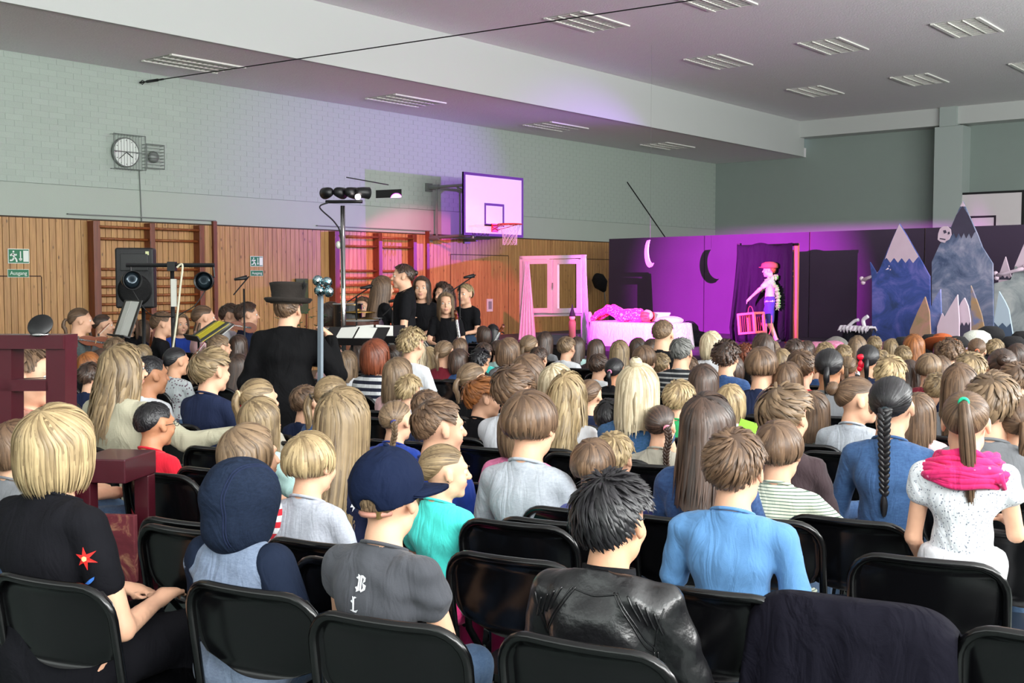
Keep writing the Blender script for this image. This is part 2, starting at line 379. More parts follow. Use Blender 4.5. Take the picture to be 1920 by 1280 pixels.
# backboards
m_boardw = M('backboard_white', rgb(226, 218, 220), .45); m_red = M('rim_orange_red', rgb(205, 62, 42), .4)
m_net = M('net_cord', rgb(215, 205, 210), .8)
def backboard(loc, rz, label, rim=True, arm=1.2, W_=1.75, H_=1.16):
    t = thing('basketball_backboard', label, 'backboard', loc, rz, 'basketball backboards on the walls')   # local +X is the playing side, y across
    MB().box((-.03, -W_/2, 0), (0, W_/2, H_)).build('board', m_boardw, t)
    f = MB(); e = .05
    for (y0, z0, y1, z1) in ((-W_/2, 0, W_/2, e), (-W_/2, H_-e, W_/2, H_), (-W_/2, e, -W_/2+e, H_-e), (W_/2-e, e, W_/2, H_-e)):
        f.box((-.035, y0, z0), (.004, y1, z1))
    f.build('border', m_black, t)
    f = MB(); a, b0, b1, e = .29, .19, .62, .045
    for (y0, z0, y1, z1) in ((-a, b0, a, b0+e), (-a, b1-e, a, b1), (-a, b0+e, -a+e, b1-e), (a-e, b0+e, a, b1-e)):
        f.box((0, y0, z0), (.004, y1, z1))
    f.build('target_square', m_black, t)
    if rim:
        zr = .22; cx = .38
        f = MB(); f.tube([(cx+.225*math.cos(k*PI/12), .225*math.sin(k*PI/12), zr) for k in range(24)], .011, 8, closed=True)
        f.box((0.004, -.09, zr-.14), (.02, .09, zr+.02)).tube([(.02, -.07, zr-.1), (cx, -.22, zr)], .008, 6).tube([(.02, .07, zr-.1), (cx, .22, zr)], .008, 6)
        f.box((.02, -.06, zr-.02), (.18, .06, zr-.005))
        f.build('rim', m_red, t, smooth=False)
        nn = MB(); L = 6
        for k in range(12):
            for s in (1, -1):
                P = []
                for l in range(L+1):
                    a = (k + s*l*.5)*PI/6; rr = .22 - .085*math.sin(min(1, l/4)*PI/2); P.append((cx+rr*math.cos(a), rr*math.sin(a), zr-.065*l))
                nn.tube(P, .0035, 4)
        nn.build('net', m_net, t)
    b = MB()
    for y in (-.55, .55):
        b.tube([(-arm, y, .95), (-.06, y, .95)], .028, 8).tube([(-arm, y, -.02), (-.06, y, .02)], .028, 8)
        b.tube([(-.06, y, -.05), (-.06, y, 1.05)], .024, 8).tube([(-.5, y, .95), (-.06, y, .7)], .018, 6)
        b.tube([(-arm+.22, y, .95), (-arm+.22, y, -.02)], .02, 6)
    for x, z in ((-.06, .95), (-.06, .05), (-arm*.5, -.02)): b.tube([(x, -.55, z), (x, .55, z)], .02, 6)
    b.tube([(-arm, -.55, -.02), (-.06, .55, .0)], .016, 6)
    b.build('bracket', m_zinc, t, smooth=False)
    for y in (-.55, .55):
        for z in (-.02, .95): MB().box((-arm+.001, y-.09, z-.08), (-arm+.03, y+.09, z+.08)).tube([(-arm+.002, y, z), (-arm+.28, y, z)], .045, 8).build('wall_plate', m_zinc, t)
    return t
backboard((-13.8, 16.33, 2.39), 0, 'white basketball backboard with orange rim and net jutting from the left wall')
backboard((-7.9, 26.5, 2.39), -PI/2, 'white basketball backboard on the end wall behind the painted mountains', rim=True, arm=.5)

# ceiling lights: louvred twin luminaires
m_lou = M('louvre_white', rgb(228, 228, 220), .35); m_lamp = M('lamp_tube', rgb(235, 235, 225), .4)
lid = 0
def ceil_light(x, y, z, label, low):
    t = thing('ceiling_light', label, 'ceiling light', (x, y, z), 0, 'louvred ceiling lights')
    wx, L = .34, 1.25
    for s in (-1, 1):
        MB().box((s*wx-.028, -L/2, -.022), (s*wx+.028, L/2, 0)).build('side_rail', m_lou, t)
    MB().box((-wx+.028, -L/2, -.006), (wx-.028, L/2, 0)).build('back_plate', M('lum_back', rgb(186, 184, 182), .6), t)
    for s in (-.11, .11): MB().tube([(s, -L/2+.03, -.012), (s, L/2-.03, -.012)], .010, 8).build('tube_lamp', m_lamp, t, smooth=True)
    lo = MB()
    for k in range(14): yy = -L/2 + L*(k+.5)/14; lo.box((-wx+.028, yy-.003, -.016), (wx-.028, yy+.003, -.008))
    lo.build('louvre', m_lou, t)
colx = {'nearest the white fascia': -10.13, 'in the middle column': -7.95, 'in the right-hand column': -5.75}
for cn, x in colx.items():
    for y, rn in ((9.9, 'nearest the camera'), (14.2, 'second from the camera'), (18.3, 'third from the camera'), (22.45, 'farthest from the camera')):
        p = Vector((x, y, 5.52))
        if (x == -7.95 and y < 12) or (x == -5.75 and y < 16) or (x == -10.13 and y < 12): continue
        ceil_light(x, y, 5.52, 'louvred light on the high ceiling ' + cn + ', ' + rn, 0)
for y, rn in ((9.7, 'nearest the camera'), (14.0, 'above the silver light pole'), (18.3, 'behind the backboard'), (22.6, 'farthest from the camera')):
    ceil_light(-13.82, y, 4.67, 'louvred light on the low side ceiling ' + rn, 1)

# ================================================================== FIGURES: smooth-blended fields turned into one continuous surface
class Field:
    def __init__(s, xs, ys, zs):
        s.xs, s.ys, s.zs = xs, ys, zs; s.D = np.full((len(xs), len(ys), len(zs)), .5, dtype=np.float32)
        s.R = None; s.p = None; s.c = None
    def frame(s, Rm=None, piv=None, sc=1.0, loc=None):
        """local frame: world = piv + Rm @ ((local - loc)*sc)"""
        s.R, s.p, s.sc, s.c = Rm, piv, sc, loc
    def _w(s, a):
        a = np.asarray(a, float)
        return a if s.R is None else s.p + s.R @ ((a - s.c)*s.sc)
    def _sub(s, lo, hi):
        sl = []
        for ax, l, h in zip((s.xs, s.ys, s.zs), lo, hi):
            i0 = max(0, np.searchsorted(ax, l)-1); i1 = min(len(ax), np.searchsorted(ax, h)+1)
            if i1-i0 < 1: return None, None
            sl.append(slice(i0, i1))
        sl = tuple(sl); P = [s.xs[sl[0]][:, None, None], s.ys[sl[1]][None, :, None], s.zs[sl[2]][None, None, :]]
        if s.R is not None:
            q = [P[i]-s.p[i] for i in range(3)]
            P = [sum(s.R[j, i]*q[j] for j in range(3))/s.sc + s.c[i] for i in range(3)]
        return sl, P
    def _put(s, sl, d, k, sub):
        if s.R is not None: d = d*s.sc
        A = s.D[sl]
        if sub:
            h = np.clip(.5 - .5*(A+d)/k, 0, 1); s.D[sl] = A*(1-h) + (-d)*h + k*h*(1-h)
        else:
            h = np.clip(.5 + .5*(A-d)/k, 0, 1); s.D[sl] = A*(1-h) + d*h - k*h*(1-h)
    def cone(s, a, b, ra, rb, k=.02, sub=False):
        a = np.asarray(a, float); b = np.asarray(b, float); wa, wb = s._w(a), s._w(b)
        m = max(ra, rb)*(s.sc if s.R is not None else 1) + .05
        sl, P = s._sub(np.minimum(wa, wb)-m, np.maximum(wa, wb)+m)
        if sl is None: return
        ba = b-a; L = ba@ba + 1e-12
        q = [P[i]-a[i] for i in range(3)]; h = np.clip((q[0]*ba[0]+q[1]*ba[1]+q[2]*ba[2])/L, 0, 1)
        d = np.sqrt((q[0]-ba[0]*h)**2+(q[1]-ba[1]*h)**2+(q[2]-ba[2]*h)**2) - (ra+(rb-ra)*h)
        s._put(sl, d, k, sub)
    def ell(s, c, r, k=.02, sub=False, rx=0):
        c = np.asarray(c, float); wc = s._w(c); m = max(r)*(s.sc if s.R is not None else 1) + .05
        sl, P = s._sub(wc-m, wc+m)
        if sl is None: return
        q = [P[i]-c[i] for i in range(3)]
        if rx:
            cs, sn = math.cos(rx), math.sin(rx); q = [q[0], q[1]*cs+q[2]*sn, -q[1]*sn+q[2]*cs]
        k0 = np.sqrt((q[0]/r[0])**2+(q[1]/r[1])**2+(q[2]/r[2])**2); k1 = np.sqrt((q[0]/r[0]**2)**2+(q[1]/r[1]**2)**2+(q[2]/r[2]**2)**2)+1e-9
        s._put(sl, k0*(k0-1)/k1, k, sub)
    def mesh(s):
        D = s.D; S = D < 0
        a = S[:-1, :-1, :-1].astype(np.int8); n = a*0
        for i in (0, 1):
            for j in (0, 1):
                for k in (0, 1): n += S[i:S.shape[0]-1+i, j:S.shape[1]-1+j, k:S.shape[2]-1+k]
        act = (n > 0) & (n < 8); I, J, K = np.nonzero(act); N = len(I)
        idx = np.full(act.shape, -1, dtype=np.int32); idx[I, J, K] = np.arange(N)
        off = [(i, j, k) for i in (0, 1) for j in (0, 1) for k in (0, 1)]
        cv = [D[I+o[0], J+o[1], K+o[2]] for o in off]
        cp = [np.stack([s.xs[I+o[0]], s.ys[J+o[1]], s.zs[K+o[2]]], 1) for o in off]
        acc = np.zeros((N, 3)); cnt = np.zeros(N)
        for u in range(8):
            for w in range(u+1, 8):
                if sum(abs(off[u][q]-off[w][q]) for q in range(3)) != 1: continue
                m = (cv[u] < 0) != (cv[w] < 0); t = np.where(m, cv[u]/(cv[u]-cv[w]+1e-12), 0)[:, None]
                acc += np.where(m[:, None], cp[u]+(cp[w]-cp[u])*t, 0); cnt += m
        V = acc/cnt[:, None]; F = []
        for ax in range(3):
            sl0 = [slice(None)]*3; sl1 = [slice(None)]*3; sl0[ax] = slice(0, -1); sl1[ax] = slice(1, None)
            s0 = S[tuple(sl0)]; s1 = S[tuple(sl1)]; E = np.array(np.nonzero(s0 != s1)); o1, o2 = [(1, 2), (2, 0), (0, 1)][ax]
            ok = (E[o1] > 0) & (E[o2] > 0) & (E[o1] < D.shape[o1]-1) & (E[o2] < D.shape[o2]-1); E = E[:, ok]
            q = []
            for d1, d2 in ((-1, -1), (0, -1), (0, 0), (-1, 0)):
                e = E.copy(); e[o1] += d1; e[o2] += d2; q.append(idx[e[0], e[1], e[2]])
            q = np.stack(q, 1); ins = s0[E[0], E[1], E[2]]
            q[~ins] = q[~ins][:, ::-1]; F.append(q)
        return V, np.concatenate(F)
def axis(lo, hi, step, fine=()):
    """fine: (a,b,step) intervals"""
    out = [lo]; x = lo
    while x < hi:
        st = step
        for a, b, f in fine:
            if a-1e-6 <= x < b: st = min(st, f)
        x += st; out.append(x)
    return np.array(out)
def euler_np(yaw, pitch, roll):
    return np.array(Matrix.Rotation(yaw, 3, 'Z') @ Matrix.Rotation(pitch, 3, 'X') @ Matrix.Rotation(roll, 3, 'Y'))

POSE0 = dict(legs='sit', lean=.0, hs=1.0, sw=.114, yaw=0, pitch=0, roll=0, shank=.42, tl=1.0, slim=1.0, twist=0,
             armL=((-.175, .05, .13), (-.085, .25, .10)), armR=((.175, .05, .13), (.085, .25, .10)), fem=0, belly=0)
def spine(P, z):
    return P['lean']*(max(z, 0)/.42)**1.6 - .018*math.sin(max(0, min(1, z/.42))*PI)*(1 if P['legs'] == 'sit' else .3)
def head_frame(P):
    npv = np.array([0, spine(P, .405)-.012, .405*P['tl']]); return euler_np(R(-P['yaw']), R(P['pitch']), R(P['roll'])), npv, P['hs'], np.array([0, -.028, -.115])
def head_matrix(P):
    Rm, pv, sc, c = head_frame(P)
    return Matrix.Translation(pv) @ Matrix(Rm.tolist()).to_4x4() @ Matrix.Scale(sc, 4) @ Matrix.Translation(-Vector(c))
def hand(f, w, d, s, up=(0, 0, 1), curl=.5, spread=.2, k=.006):
    """w wrist, d direction of fingers, s side sign of the thumb, up = back of the hand"""
    w = np.array(w, float); d = np.array(d, float); d /= np.linalg.norm(d); up = np.array(up, float); up -= d*(up@d); up /= np.linalg.norm(up)
    sd = np.cross(d, up)*s
    f.cone(w, w+d*.03, .019, .018, .015)
    for o in (-.018, 0, .018): f.cone(w+d*.02+sd*o*.7, w+d*.062+sd*o, .012, .0115, .012)
    for i, (o, L) in enumerate(((.026, .052), (.009, .060), (-.008, .056), (-.024, .044))):
        b = w+d*.068+sd*o; a1 = curl*.6; a2 = curl*1.3
        d1 = d*math.cos(a1)-up*math.sin(a1)+sd*o*spread*4; m = b+d1*L*.5; d2 = d*math.cos(a2)-up*math.sin(a2)+sd*o*spread*2
        f.cone(b-d*.01, m, .0085, .0078, k); f.cone(m, m+d2*L*.5, .0078, .0068, k)
    tb = w+d*.022+sd*.02; tm = tb+(d*.6+sd*.75-up*.2)*.034
    f.cone(tb, tm, .0105, .009, .008); f.cone(tm, tm+(d*.9+sd*.15-up*.3*curl)*.028, .009, .0075, k)
def torso(f, P, g=0.0, k=.022):
    s_, tl, fem = P['slim'], P['tl'], P['fem']; sp = lambda z: spine(P, z)
    sw = P['sw']; e = g
    f.cone((-.055, 0, .01), (.055, 0, .01), .088*s_+e, .088*s_+e, k)
    f.ell((0, -.004, -.02), (.118*s_+e, .09+e, .085+e), k)
    f.ell((0, sp(.12)+.004+P['belly']*.5, .12*tl), (.104*s_+e-fem*.01+P['belly'], .078+e+P['belly']*.5, .13*tl+e), k)
    f.ell((0, sp(.25), .255*tl), (.110*s_+e, .083+e+fem*.006, .125*tl+e), k)
    f.cone((-.06, sp(.27)-.018, .27*tl), (-.075, sp(.32)-.018, .33*tl), .058+e, .05+e, k); f.cone((.06, sp(.27)-.018, .27*tl), (.075, sp(.32)-.018, .33*tl), .058+e, .05+e, k)
    for sx in (-1, 1):
        f.cone((sx*.032, sp(.36)-.012, .368*tl), (sx*sw, sp(.335)-.008, .333*tl), .034+e, .036+e, k)
        if fem: f.ell((sx*.045, sp(.25)+.065, .235*tl), (.042+e, .04+e, .045+e), .02)
def limbs(P):
    tl, sw = P['tl'], P['sw']; out = []
    for sx, key in ((-1, 'armL'), (1, 'armR')):
        sh = np.array((sx*(sw+.012), spine(P, .335)-.005, .335*tl)); el = np.array(P[key][0], float); wr = np.array(P[key][1], float)
        el[1] += P['lean']*.5*(el[2] > .05); out.append((sh, el, wr, P[key][2] if len(P[key]) > 2 else None))
    return out
def legs_pts(P):
    out = []
    for sx in (-1, 1):
        if P['legs'] == 'sit': hp, kn, an, toe = (sx*.065, .02, -.012), (sx*.085, .33, -.012), (sx*.085, .30, -.012-P['shank']+.03), (sx*.095, .42, -.012-P['shank']+.005)
        elif P['legs'] == 'kneel': hp, kn, an, toe = (sx*.06, .0, -.02), (sx*.08, .24, -.17), (sx*.075, -.10, -.20), (sx*.075, -.15, -.30)
        elif P['legs'] == 'walk': hp, kn, an, toe = (sx*.06, 0, -.02), (sx*.07, .05+sx*.05, -.37), (sx*.065, -.02+sx*.10, -P['shank']+.06), (sx*.075, .11+sx*.10, -P['shank']+.02)
        else: hp, kn, an, toe = (sx*.06, 0, -.02), (sx*.07, .015, -.37), (sx*.068, -.02, -P['shank']+.06), (sx*.085, .11, -P['shank']+.02)
        out.append(tuple(np.array(q, float) for q in (hp, kn, an, toe)))
    return out
def skin_body(P, fh=.0065, cs=.014, hands=()):
    fz = .36*P['tl']; L = P['shank']; h = P['lean']
    xf = [(-.115, .115, fh)]; yf = [(-.15+h, .16+h, fh)]; zf = [(fz, .8, fh)]
    for (c, r) in hands:
        for i, fl in enumerate((xf, yf, zf)): fl.append((c[i]-r, c[i]+r, .0055))
    zlo = {'sit': -L-.08, 'kneel': -.4}.get(P['legs'], -L-.05)
    pts = [p for a in limbs(P) for p in a[1:3]]; xm = max(.26, max(abs(p[0]) for p in pts)+.13); ym = max(.5 if P['legs'] == 'sit' else .26, max(p[1] for p in pts)+.13, .2+h)
    yl = min(-.24, min(p[1] for p in pts)-.1); zt = max(.69*P['tl'], max(p[2] for p in pts)+.13)
    f = Field(axis(-xm, xm, cs, xf), axis(yl, ym, cs, yf), axis(zlo, zt, cs, zf))
    torso(f, P, 0)
    for i, (sh, el, wr, hd) in enumerate(limbs(P)):
        f.cone(sh, el, .036*P['slim'], .028, .02); f.cone(el, wr, .029, .019, .012)
        sx = -1 if i == 0 else 1
        d, up, curl, ts = hd if hd else ((wr-el), (0, 0, 1), .6, -sx)
        hand(f, wr, d, ts, up, curl)
    for hp, kn, an, toe in legs_pts(P):
        f.cone(hp, kn, .072*P['slim'], .048, .03); f.cone(kn, an, .047, .03, .02); f.cone(an, toe, .032, .022, .02); f.cone(an-(toe-an)*.25, toe, .026, .022, .02)
    Rm, pv, sc, c = head_frame(P)
    f.frame(Rm, pv, sc, c)
    nw = .043 if sc > .95 else .05
    f.cone((0, -.022, -.05), (0, -.030, -.125), nw, nw, .02)
    f.frame(); f.cone(pv+np.array((0, .0, .01)), (0, spine(P, .34)-.01, .345*P['tl']), nw*sc, .05, .03); f.frame(Rm, pv, sc, c)
    f.ell((0, -.012, .025), (.072, .089, .080), .02); f.ell((0, .030, -.03), (.056, .054, .076), .02)
    f.cone((-.026, .012, -.068), (.026, .012, -.068), .032, .032, .02); f.ell((0, .062, -.093), (.021, .017, .016), .02)
    for sx in (-1, 1):
        f.ell((sx*.034, .052, -.035), (.024, .026, .024), .015)
        f.ell((sx*.031, .098, .002), (.015, .016, .011), .012, sub=True)
        f.ell((sx*.074, -.004, -.008), (.009, .018, .030), .006, rx=R(12)); f.ell((sx*.083, .002, -.004), (.005, .009, .016), .004, sub=True)
    f.cone((-.028, .074, .020), (.028, .074, .020), .012, .012, .012)
    f.cone((0, .082, .008), (0, .102, -.026), .006, .0095, .01); f.ell((0, .096, -.030), (.014, .010, .008), .008)
    f.ell((0, .080, -.056), (.022, .012, .0055), .004); f.ell((0, .078, -.066), (.018, .012, .005), .004)
    V, F = f.mesh(); me = npmesh('body', V, F)
    C = V[F].mean(1); l = (C-pv) @ Rm/sc + c
    mi = ((np.abs(l[:, 0]) < .021) & (l[:, 1] > .078) & (l[:, 2] < -.050) & (l[:, 2] > -.070)).astype(np.int32)
    me['_'] = 0; del me['_']; return me, mi
def wrinkle(f, amp, P):
    X, Y, Z = f.xs[:, None, None], f.ys[None, :, None], f.zs[None, None, :]; a, b = P.get('ws', 0), P.get('ws', 0)*1.7
    q = 1.3*np.sin(9*X+6*Z+a)+1.1*np.sin(13*Y-7*Z+b)
    w = np.sin(30*Z+12*np.abs(X)+2.6*q)*np.clip(.35+.75*np.sin(7*Z+4*X+b+q*.5), 0, 1) + .8*np.sin(20*X-26*Z+2.4*q+a)*np.clip(.2+.8*np.sin(11*X-5*Z+a), 0, 1) + .45*np.sin(52*(Z+.4*Y)+16*X+3*q)
    f.D += (amp*w).astype(np.float32)
def shirt_mesh(P, kind='tee', g=.012, cs=.012, amp=.0028, hem=None):
    hem = hem if hem is not None else (-.07 if P['legs'] == 'sit' else -.13)
    lm = limbs(P); pts = [p for a in lm for p in (a[1:3] if kind in ('long', 'coat', 'hoodie') else [a[0]+(a[1]-a[0])*.7])]
    xm = max(.27, max(abs(p[0]) for p in pts)+.09); ym = max(.2+P['lean'], max(p[1] for p in pts)+.09); zt = max(.47*P['tl'], max(p[2] for p in pts)+.09)
    yl = min(-.2, min(p[1] for p in pts)-.08)
    f = Field(axis(-xm, xm, cs), axis(yl, ym, cs), axis(hem-.05, zt, cs))
    torso(f, P, g)
    if kind == 'dress' or kind == 'coat': f.cone((0, .02, .05), (0, .03, hem+.02), .115*P['slim']+g, .16 if kind == 'coat' else .112, .04)
    f.D[:] = np.maximum(f.D, (hem - f.zs)[None, None, :])
    for sh, el, wr, _ in lm:
        if kind in ('long', 'coat', 'hoodie'):
            q = el+(wr-el)*.9; f.cone(sh, el, .036*P['slim']+g, .031+g, .018); f.cone(el, q, .031+g, .022+g*.8, .015)
        elif kind == 'tank': f.cone(sh*.96, sh, .038+g, .036+g, .02)
        elif kind == 'cap': f.cone(sh, sh+(el-sh)*.25, .042+g, .046+g, .025)
        else: e = sh+(el-sh)*(.60 if kind != 'dress' else .5); f.cone(sh, e, .036*P['slim']+g, .037+g, .018)
    f.cone((0, head_frame(P)[1][1]+.004, .33*P['tl']), (0, head_frame(P)[1][1]+.004, .408*P['tl']), .064+g, .057+g*.5, .03)
    wrinkle(f, amp, P)
    zc = .400*P['tl']; pv = head_frame(P)[1]
    if kind != 'hoodie': f.D[:] = np.maximum(f.D, (f.zs[None, None, :] - (zc-.006) + .42*(f.ys[None, :, None]-pv[1])).repeat(len(f.xs), 0)*.9)
    V, F = f.mesh(); return npmesh('shirt', V, F)
def trouser_mesh(P, g=.010, cs=.016, short=False, skirt=False):
    lp = legs_pts(P); L = P['shank']
    f = Field(axis(-.24, .24, cs), axis(-.24, .48, cs), axis(-L-.05 if P['legs'] != 'kneel' else -.34, .12, cs))
    f.ell((0, -.004, -.02), (.125*P['slim']+g, .098+g, .085+g), .03); f.cone((-.055, 0, .03), (.055, 0, .03), .085+g, .085+g, .03)
    for hp, kn, an, toe in lp:
        if short: f.cone(hp, hp+(kn-hp)*.85, .075*P['slim']+g, .062+g, .02)
        else: f.cone(hp, kn, .074*P['slim']+g, .052+g, .02); f.cone(kn, kn+(an-kn)*.9, .052+g, .036+g, .015)
    wrinkle(f, .002, P); f.D[:] = np.maximum(f.D, (f.zs-.09)[None, None, :]); V, F = f.mesh(); return npmesh('trousers', V, F)
def shoe_mesh(P, i):
    hp, kn, an, toe = legs_pts(P)[i]; lo = np.minimum(an, toe)-.09; hi = np.maximum(an, toe)+.09
    f = Field(*[axis(lo[q], hi[q], .009) for q in range(3)]); d = toe-an
    f.cone(an-d*.28+np.array((0, 0, -.004)), toe+d*.1, .036, .032, .01); f.cone(an+np.array((0, 0, .005)), an-d*.1, .04, .036, .01)
    if P['legs'] != 'kneel': f.D[:] = np.maximum(f.D, (min(an[2], toe[2])-.032-f.zs)[None, None, :])
    V, F = f.mesh(); return npmesh('shoe', V, F)

# ------------------------------------------------------------------ hair
HAIRLINE = {'short': ([0, 30, 48, 62, 78, 95, 112, 130, 150, 180], [38, 34, 24, 2, 8, 14, -18, -32, -40, -43]),
            'pony': ([0, 30, 48, 62, 78, 95, 112, 130, 150, 180], [40, 36, 26, 12, 14, 16, -10, -24, -34, -38]),
            'buzz': ([0, 30, 48, 62, 78, 95, 112, 130, 150, 180], [40, 36, 26, 6, 12, 16, -10, -24, -32, -36]),
            'bald': ([0, 30, 60, 90, 180], [62, 58, 30, 10, -36])}
HC = np.array((0, -.014, .022)); HRAD = np.array((.0775, .0955, .0865))
def hair_paths(phi, s0, s1, K, st, rng, off):
    """vectorised locks from the whorl outwards; returns (n,K,3), outward normals"""
    c0 = np.array(st.get('crown', (0, -.45, .9)), float); c0 /= np.linalg.norm(c0)
    e1 = np.cross(c0, (1, 0, 0)); e1 /= np.linalg.norm(e1); e2 = np.cross(c0, e1)
    T = np.linspace(0, R(178), 90); n = len(phi)
    ph = phi[:, None] + st.get('swirl', 0)*T[None, :]
    d = np.cos(T)[None, :, None]*c0 + np.sin(T)[None, :, None]*(np.cos(ph)[..., None]*e1 + np.sin(ph)[..., None]*e2)
    al = np.degrees(np.arctan2(np.abs(d[..., 0]), d[..., 1])); el = np.degrees(np.arcsin(np.clip(d[..., 2], -1, 1)))
    hl = HAIRLINE[st.get('line', 'short')]; lim = np.interp(al, hl[0], hl[1])
    hang = st.get('hang')          # z (head local) where hanging hair ends
    if hang is not None: lim = np.where(al > st.get('front', 52), np.maximum(lim, st.get('exit', -2)), lim)
    below = el < lim; below[:, 0] = False
    iend = np.where(below.any(1), below.argmax(1), len(T)-1); tend = T[iend]
    vol = st.get('vol', 1.0)
    grid = np.linspace(0, 1, 40); tt = grid[None, :]*tend[:, None]
    ph = phi[:, None] + st.get('swirl', 0)*tt
    d = np.cos(tt)[..., None]*c0 + np.sin(tt)[..., None]*(np.cos(ph)[..., None]*e1 + np.sin(ph)[..., None]*e2)
    P = HC + d*HRAD*vol; Nn = d/HRAD; Nn /= np.linalg.norm(Nn, axis=2, keepdims=True)
    if hang is not None:
        ale = np.degrees(np.arctan2(np.abs(d[:, -1, 0]), d[:, -1, 1])); hangs = ale > st.get('front', 52)
        q = np.linspace(0, 1, 31)[1:]; E = P[:, -1]; zt = hang + rng.uniform(-1, 1, n)*st.get('rag', .012) + st.get('slope', 0)*np.cos(np.radians(ale))*-1
        ln = np.maximum(E[:, 2]-zt, .004)
        ex = E[:, None, :].repeat(30, 1).copy(); ex[..., 2] = E[:, None, 2]-ln[:, None]*q
        flare = st.get('flare', 0.0); curl = st.get('curlin', .0)
        rad = 1 + flare*np.sin(q*PI*.7) - curl*q**3
        ex[..., 0] = HC[0]+(E[:, None, 0]-HC[0])*rad; ex[..., 1] = HC[1]+(E[:, None, 1]-HC[1])*rad - st.get('back', 0)*q**1.5
        if st.get('gather'): ex[..., 0] = ex[..., 0]*(1-st['gather']*q) + st.get('gx', 0)*q
        short = ~hangs; ex[short] = E[short][:, None, :]
        P = np.concatenate([P, ex], 1); Nx = Nn[:, -1:, :].copy(); Nx[..., 2] *= .1; Nx /= np.linalg.norm(Nx, axis=2, keepdims=True); Nn = np.concatenate([Nn, Nx.repeat(30, 1)], 1)
    sg = np.linalg.norm(np.diff(P, axis=1), axis=2); cum = np.concatenate([np.zeros((n, 1)), np.cumsum(sg, 1)], 1); tot = cum[:, -1:]
    want = (s0[:, None] + (s1-s0)[:, None]*np.linspace(0, 1, K)[None, :])*tot
    out = np.zeros((n, K, 3)); no = np.zeros((n, K, 3))
    for i in range(n):
        for ax in range(3):
            out[i, :, ax] = np.interp(want[i], cum[i], P[i, :, ax]); no[i, :, ax] = np.interp(want[i], cum[i], Nn[i, :, ax])
    no /= np.linalg.norm(no, axis=2, keepdims=True)+1e-9
    return out + no*off[:, :, None], no
def ribbons(P, N, w, thick, lv, ls):
    """P (n,K,3) -> arched ribbons; returns V,F,attr"""
    n, K, _ = P.shape; T = np.gradient(P, axis=1); T /= np.linalg.norm(T, axis=2, keepdims=True)+1e-9
    S = np.cross(T, N); S /= np.linalg.norm(S, axis=2, keepdims=True)+1e-9
    W_ = w[:, :, None]; V = np.stack([P-S*W_, P+N*thick*W_*1.0, P+S*W_], 2).reshape(-1, 3)
    b = (np.arange(n)[:, None]*K + np.arange(K-1)[None, :])[..., None]*3
    F = np.concatenate([np.stack([b[..., 0], b[..., 0]+1, b[..., 0]+4, b[..., 0]+3], -1).reshape(-1, 4), np.stack([b[..., 0]+1, b[..., 0]+2, b[..., 0]+5, b[..., 0]+4], -1).reshape(-1, 4)])
    A = np.repeat(lv, K*3); B = np.repeat(ls.reshape(-1), 3); return V, F, A, B
class HairAcc:
    def __init__(s): s.V = []; s.F = []; s.A = []; s.B = []; s.n = 0
    def add(s, V, F, A, B): s.V.append(V); s.F.append(F+s.n); s.A.append(A); s.B.append(B); s.n += len(V)
    def mesh(s, name='hair'):
        me = npmesh(name, np.concatenate(s.V), np.concatenate(s.F))
        for nm, arr in (('lv', s.A), ('ls', s.B)):
            at_ = me.attributes.new(nm, 'FLOAT', 'POINT'); at_.data.foreach_set('value', np.concatenate(arr).astype(np.float32))
        return me
def tail_locks(acc, rng, path, r0, n, K, spread=1.0, taper=.5, lvb=0, wave=0, w=.005):
    path = np.array([list(p) for p in bez(path, 6)]); m = len(path); cum = np.r_[0, np.cumsum(np.linalg.norm(np.diff(path, axis=0), axis=1))]; cum /= cum[-1]
    s1 = rng.uniform(.75, 1.0, n); th = rng.uniform(0, 2*PI, n); rh = np.sqrt(rng.uniform(.2, 1, n)); u = np.linspace(0, 1, K)
    S = s1[:, None]*u; P = np.stack([np.interp(S, cum, path[:, i]) for i in range(3)], -1)
    prof = (.45+.75*np.sin(np.clip(S*1.6, 0, 1)*PI*.5))*(1-(1-taper)*S**1.5)*spread
    tw = th[:, None]+wave*S*3
    T = np.gradient(P, axis=1); T /= np.linalg.norm(T, axis=2, keepdims=True)+1e-9
    up = np.array((1., 0, 0)); X = up-T*(T@up)[..., None]; X /= np.linalg.norm(X, axis=2, keepdims=True)+1e-9; Y = np.cross(T, X)
    D = X*np.cos(tw)[..., None]+Y*np.sin(tw)[..., None]
    Q = P + D*(r0*rh[:, None]*prof)[..., None]
    acc.add(*ribbons(Q, D, w*np.clip(1.25-S, .25, 1), .5, rng.uniform(0, 1, n)*.9+lvb, S))
    # solid core
    kk = 10; cs_ = np.linspace(0, .95, 12); Pc = np.stack([np.interp(cs_, cum, path[:, i]) for i in range(3)], -1)
    V = []; 
    for i, p in enumerate(Pc):
        t = Pc[min(i+1, 11)]-Pc[max(i-1, 0)]; t /= np.linalg.norm(t); X = up-t*(t@up); X /= np.linalg.norm(X); Y = np.cross(t, X)
        rr = r0*.8*(.45+.75*math.sin(min(1, cs_[i]*1.6)*PI/2))*(1-(1-taper*.6)*cs_[i]**1.5)*spread
        for k in range(kk): a = 2*PI*k/kk; V.append(p+(X*math.cos(a)+Y*math.sin(a))*rr)
    F = [(i*kk+k, i*kk+(k+1) % kk, (i+1)*kk+(k+1) % kk, (i+1)*kk+k) for i in range(11) for k in range(kk)]
    acc.add(np.array(V), np.array(F), np.full(len(V), .2), np.full(len(V), .4))
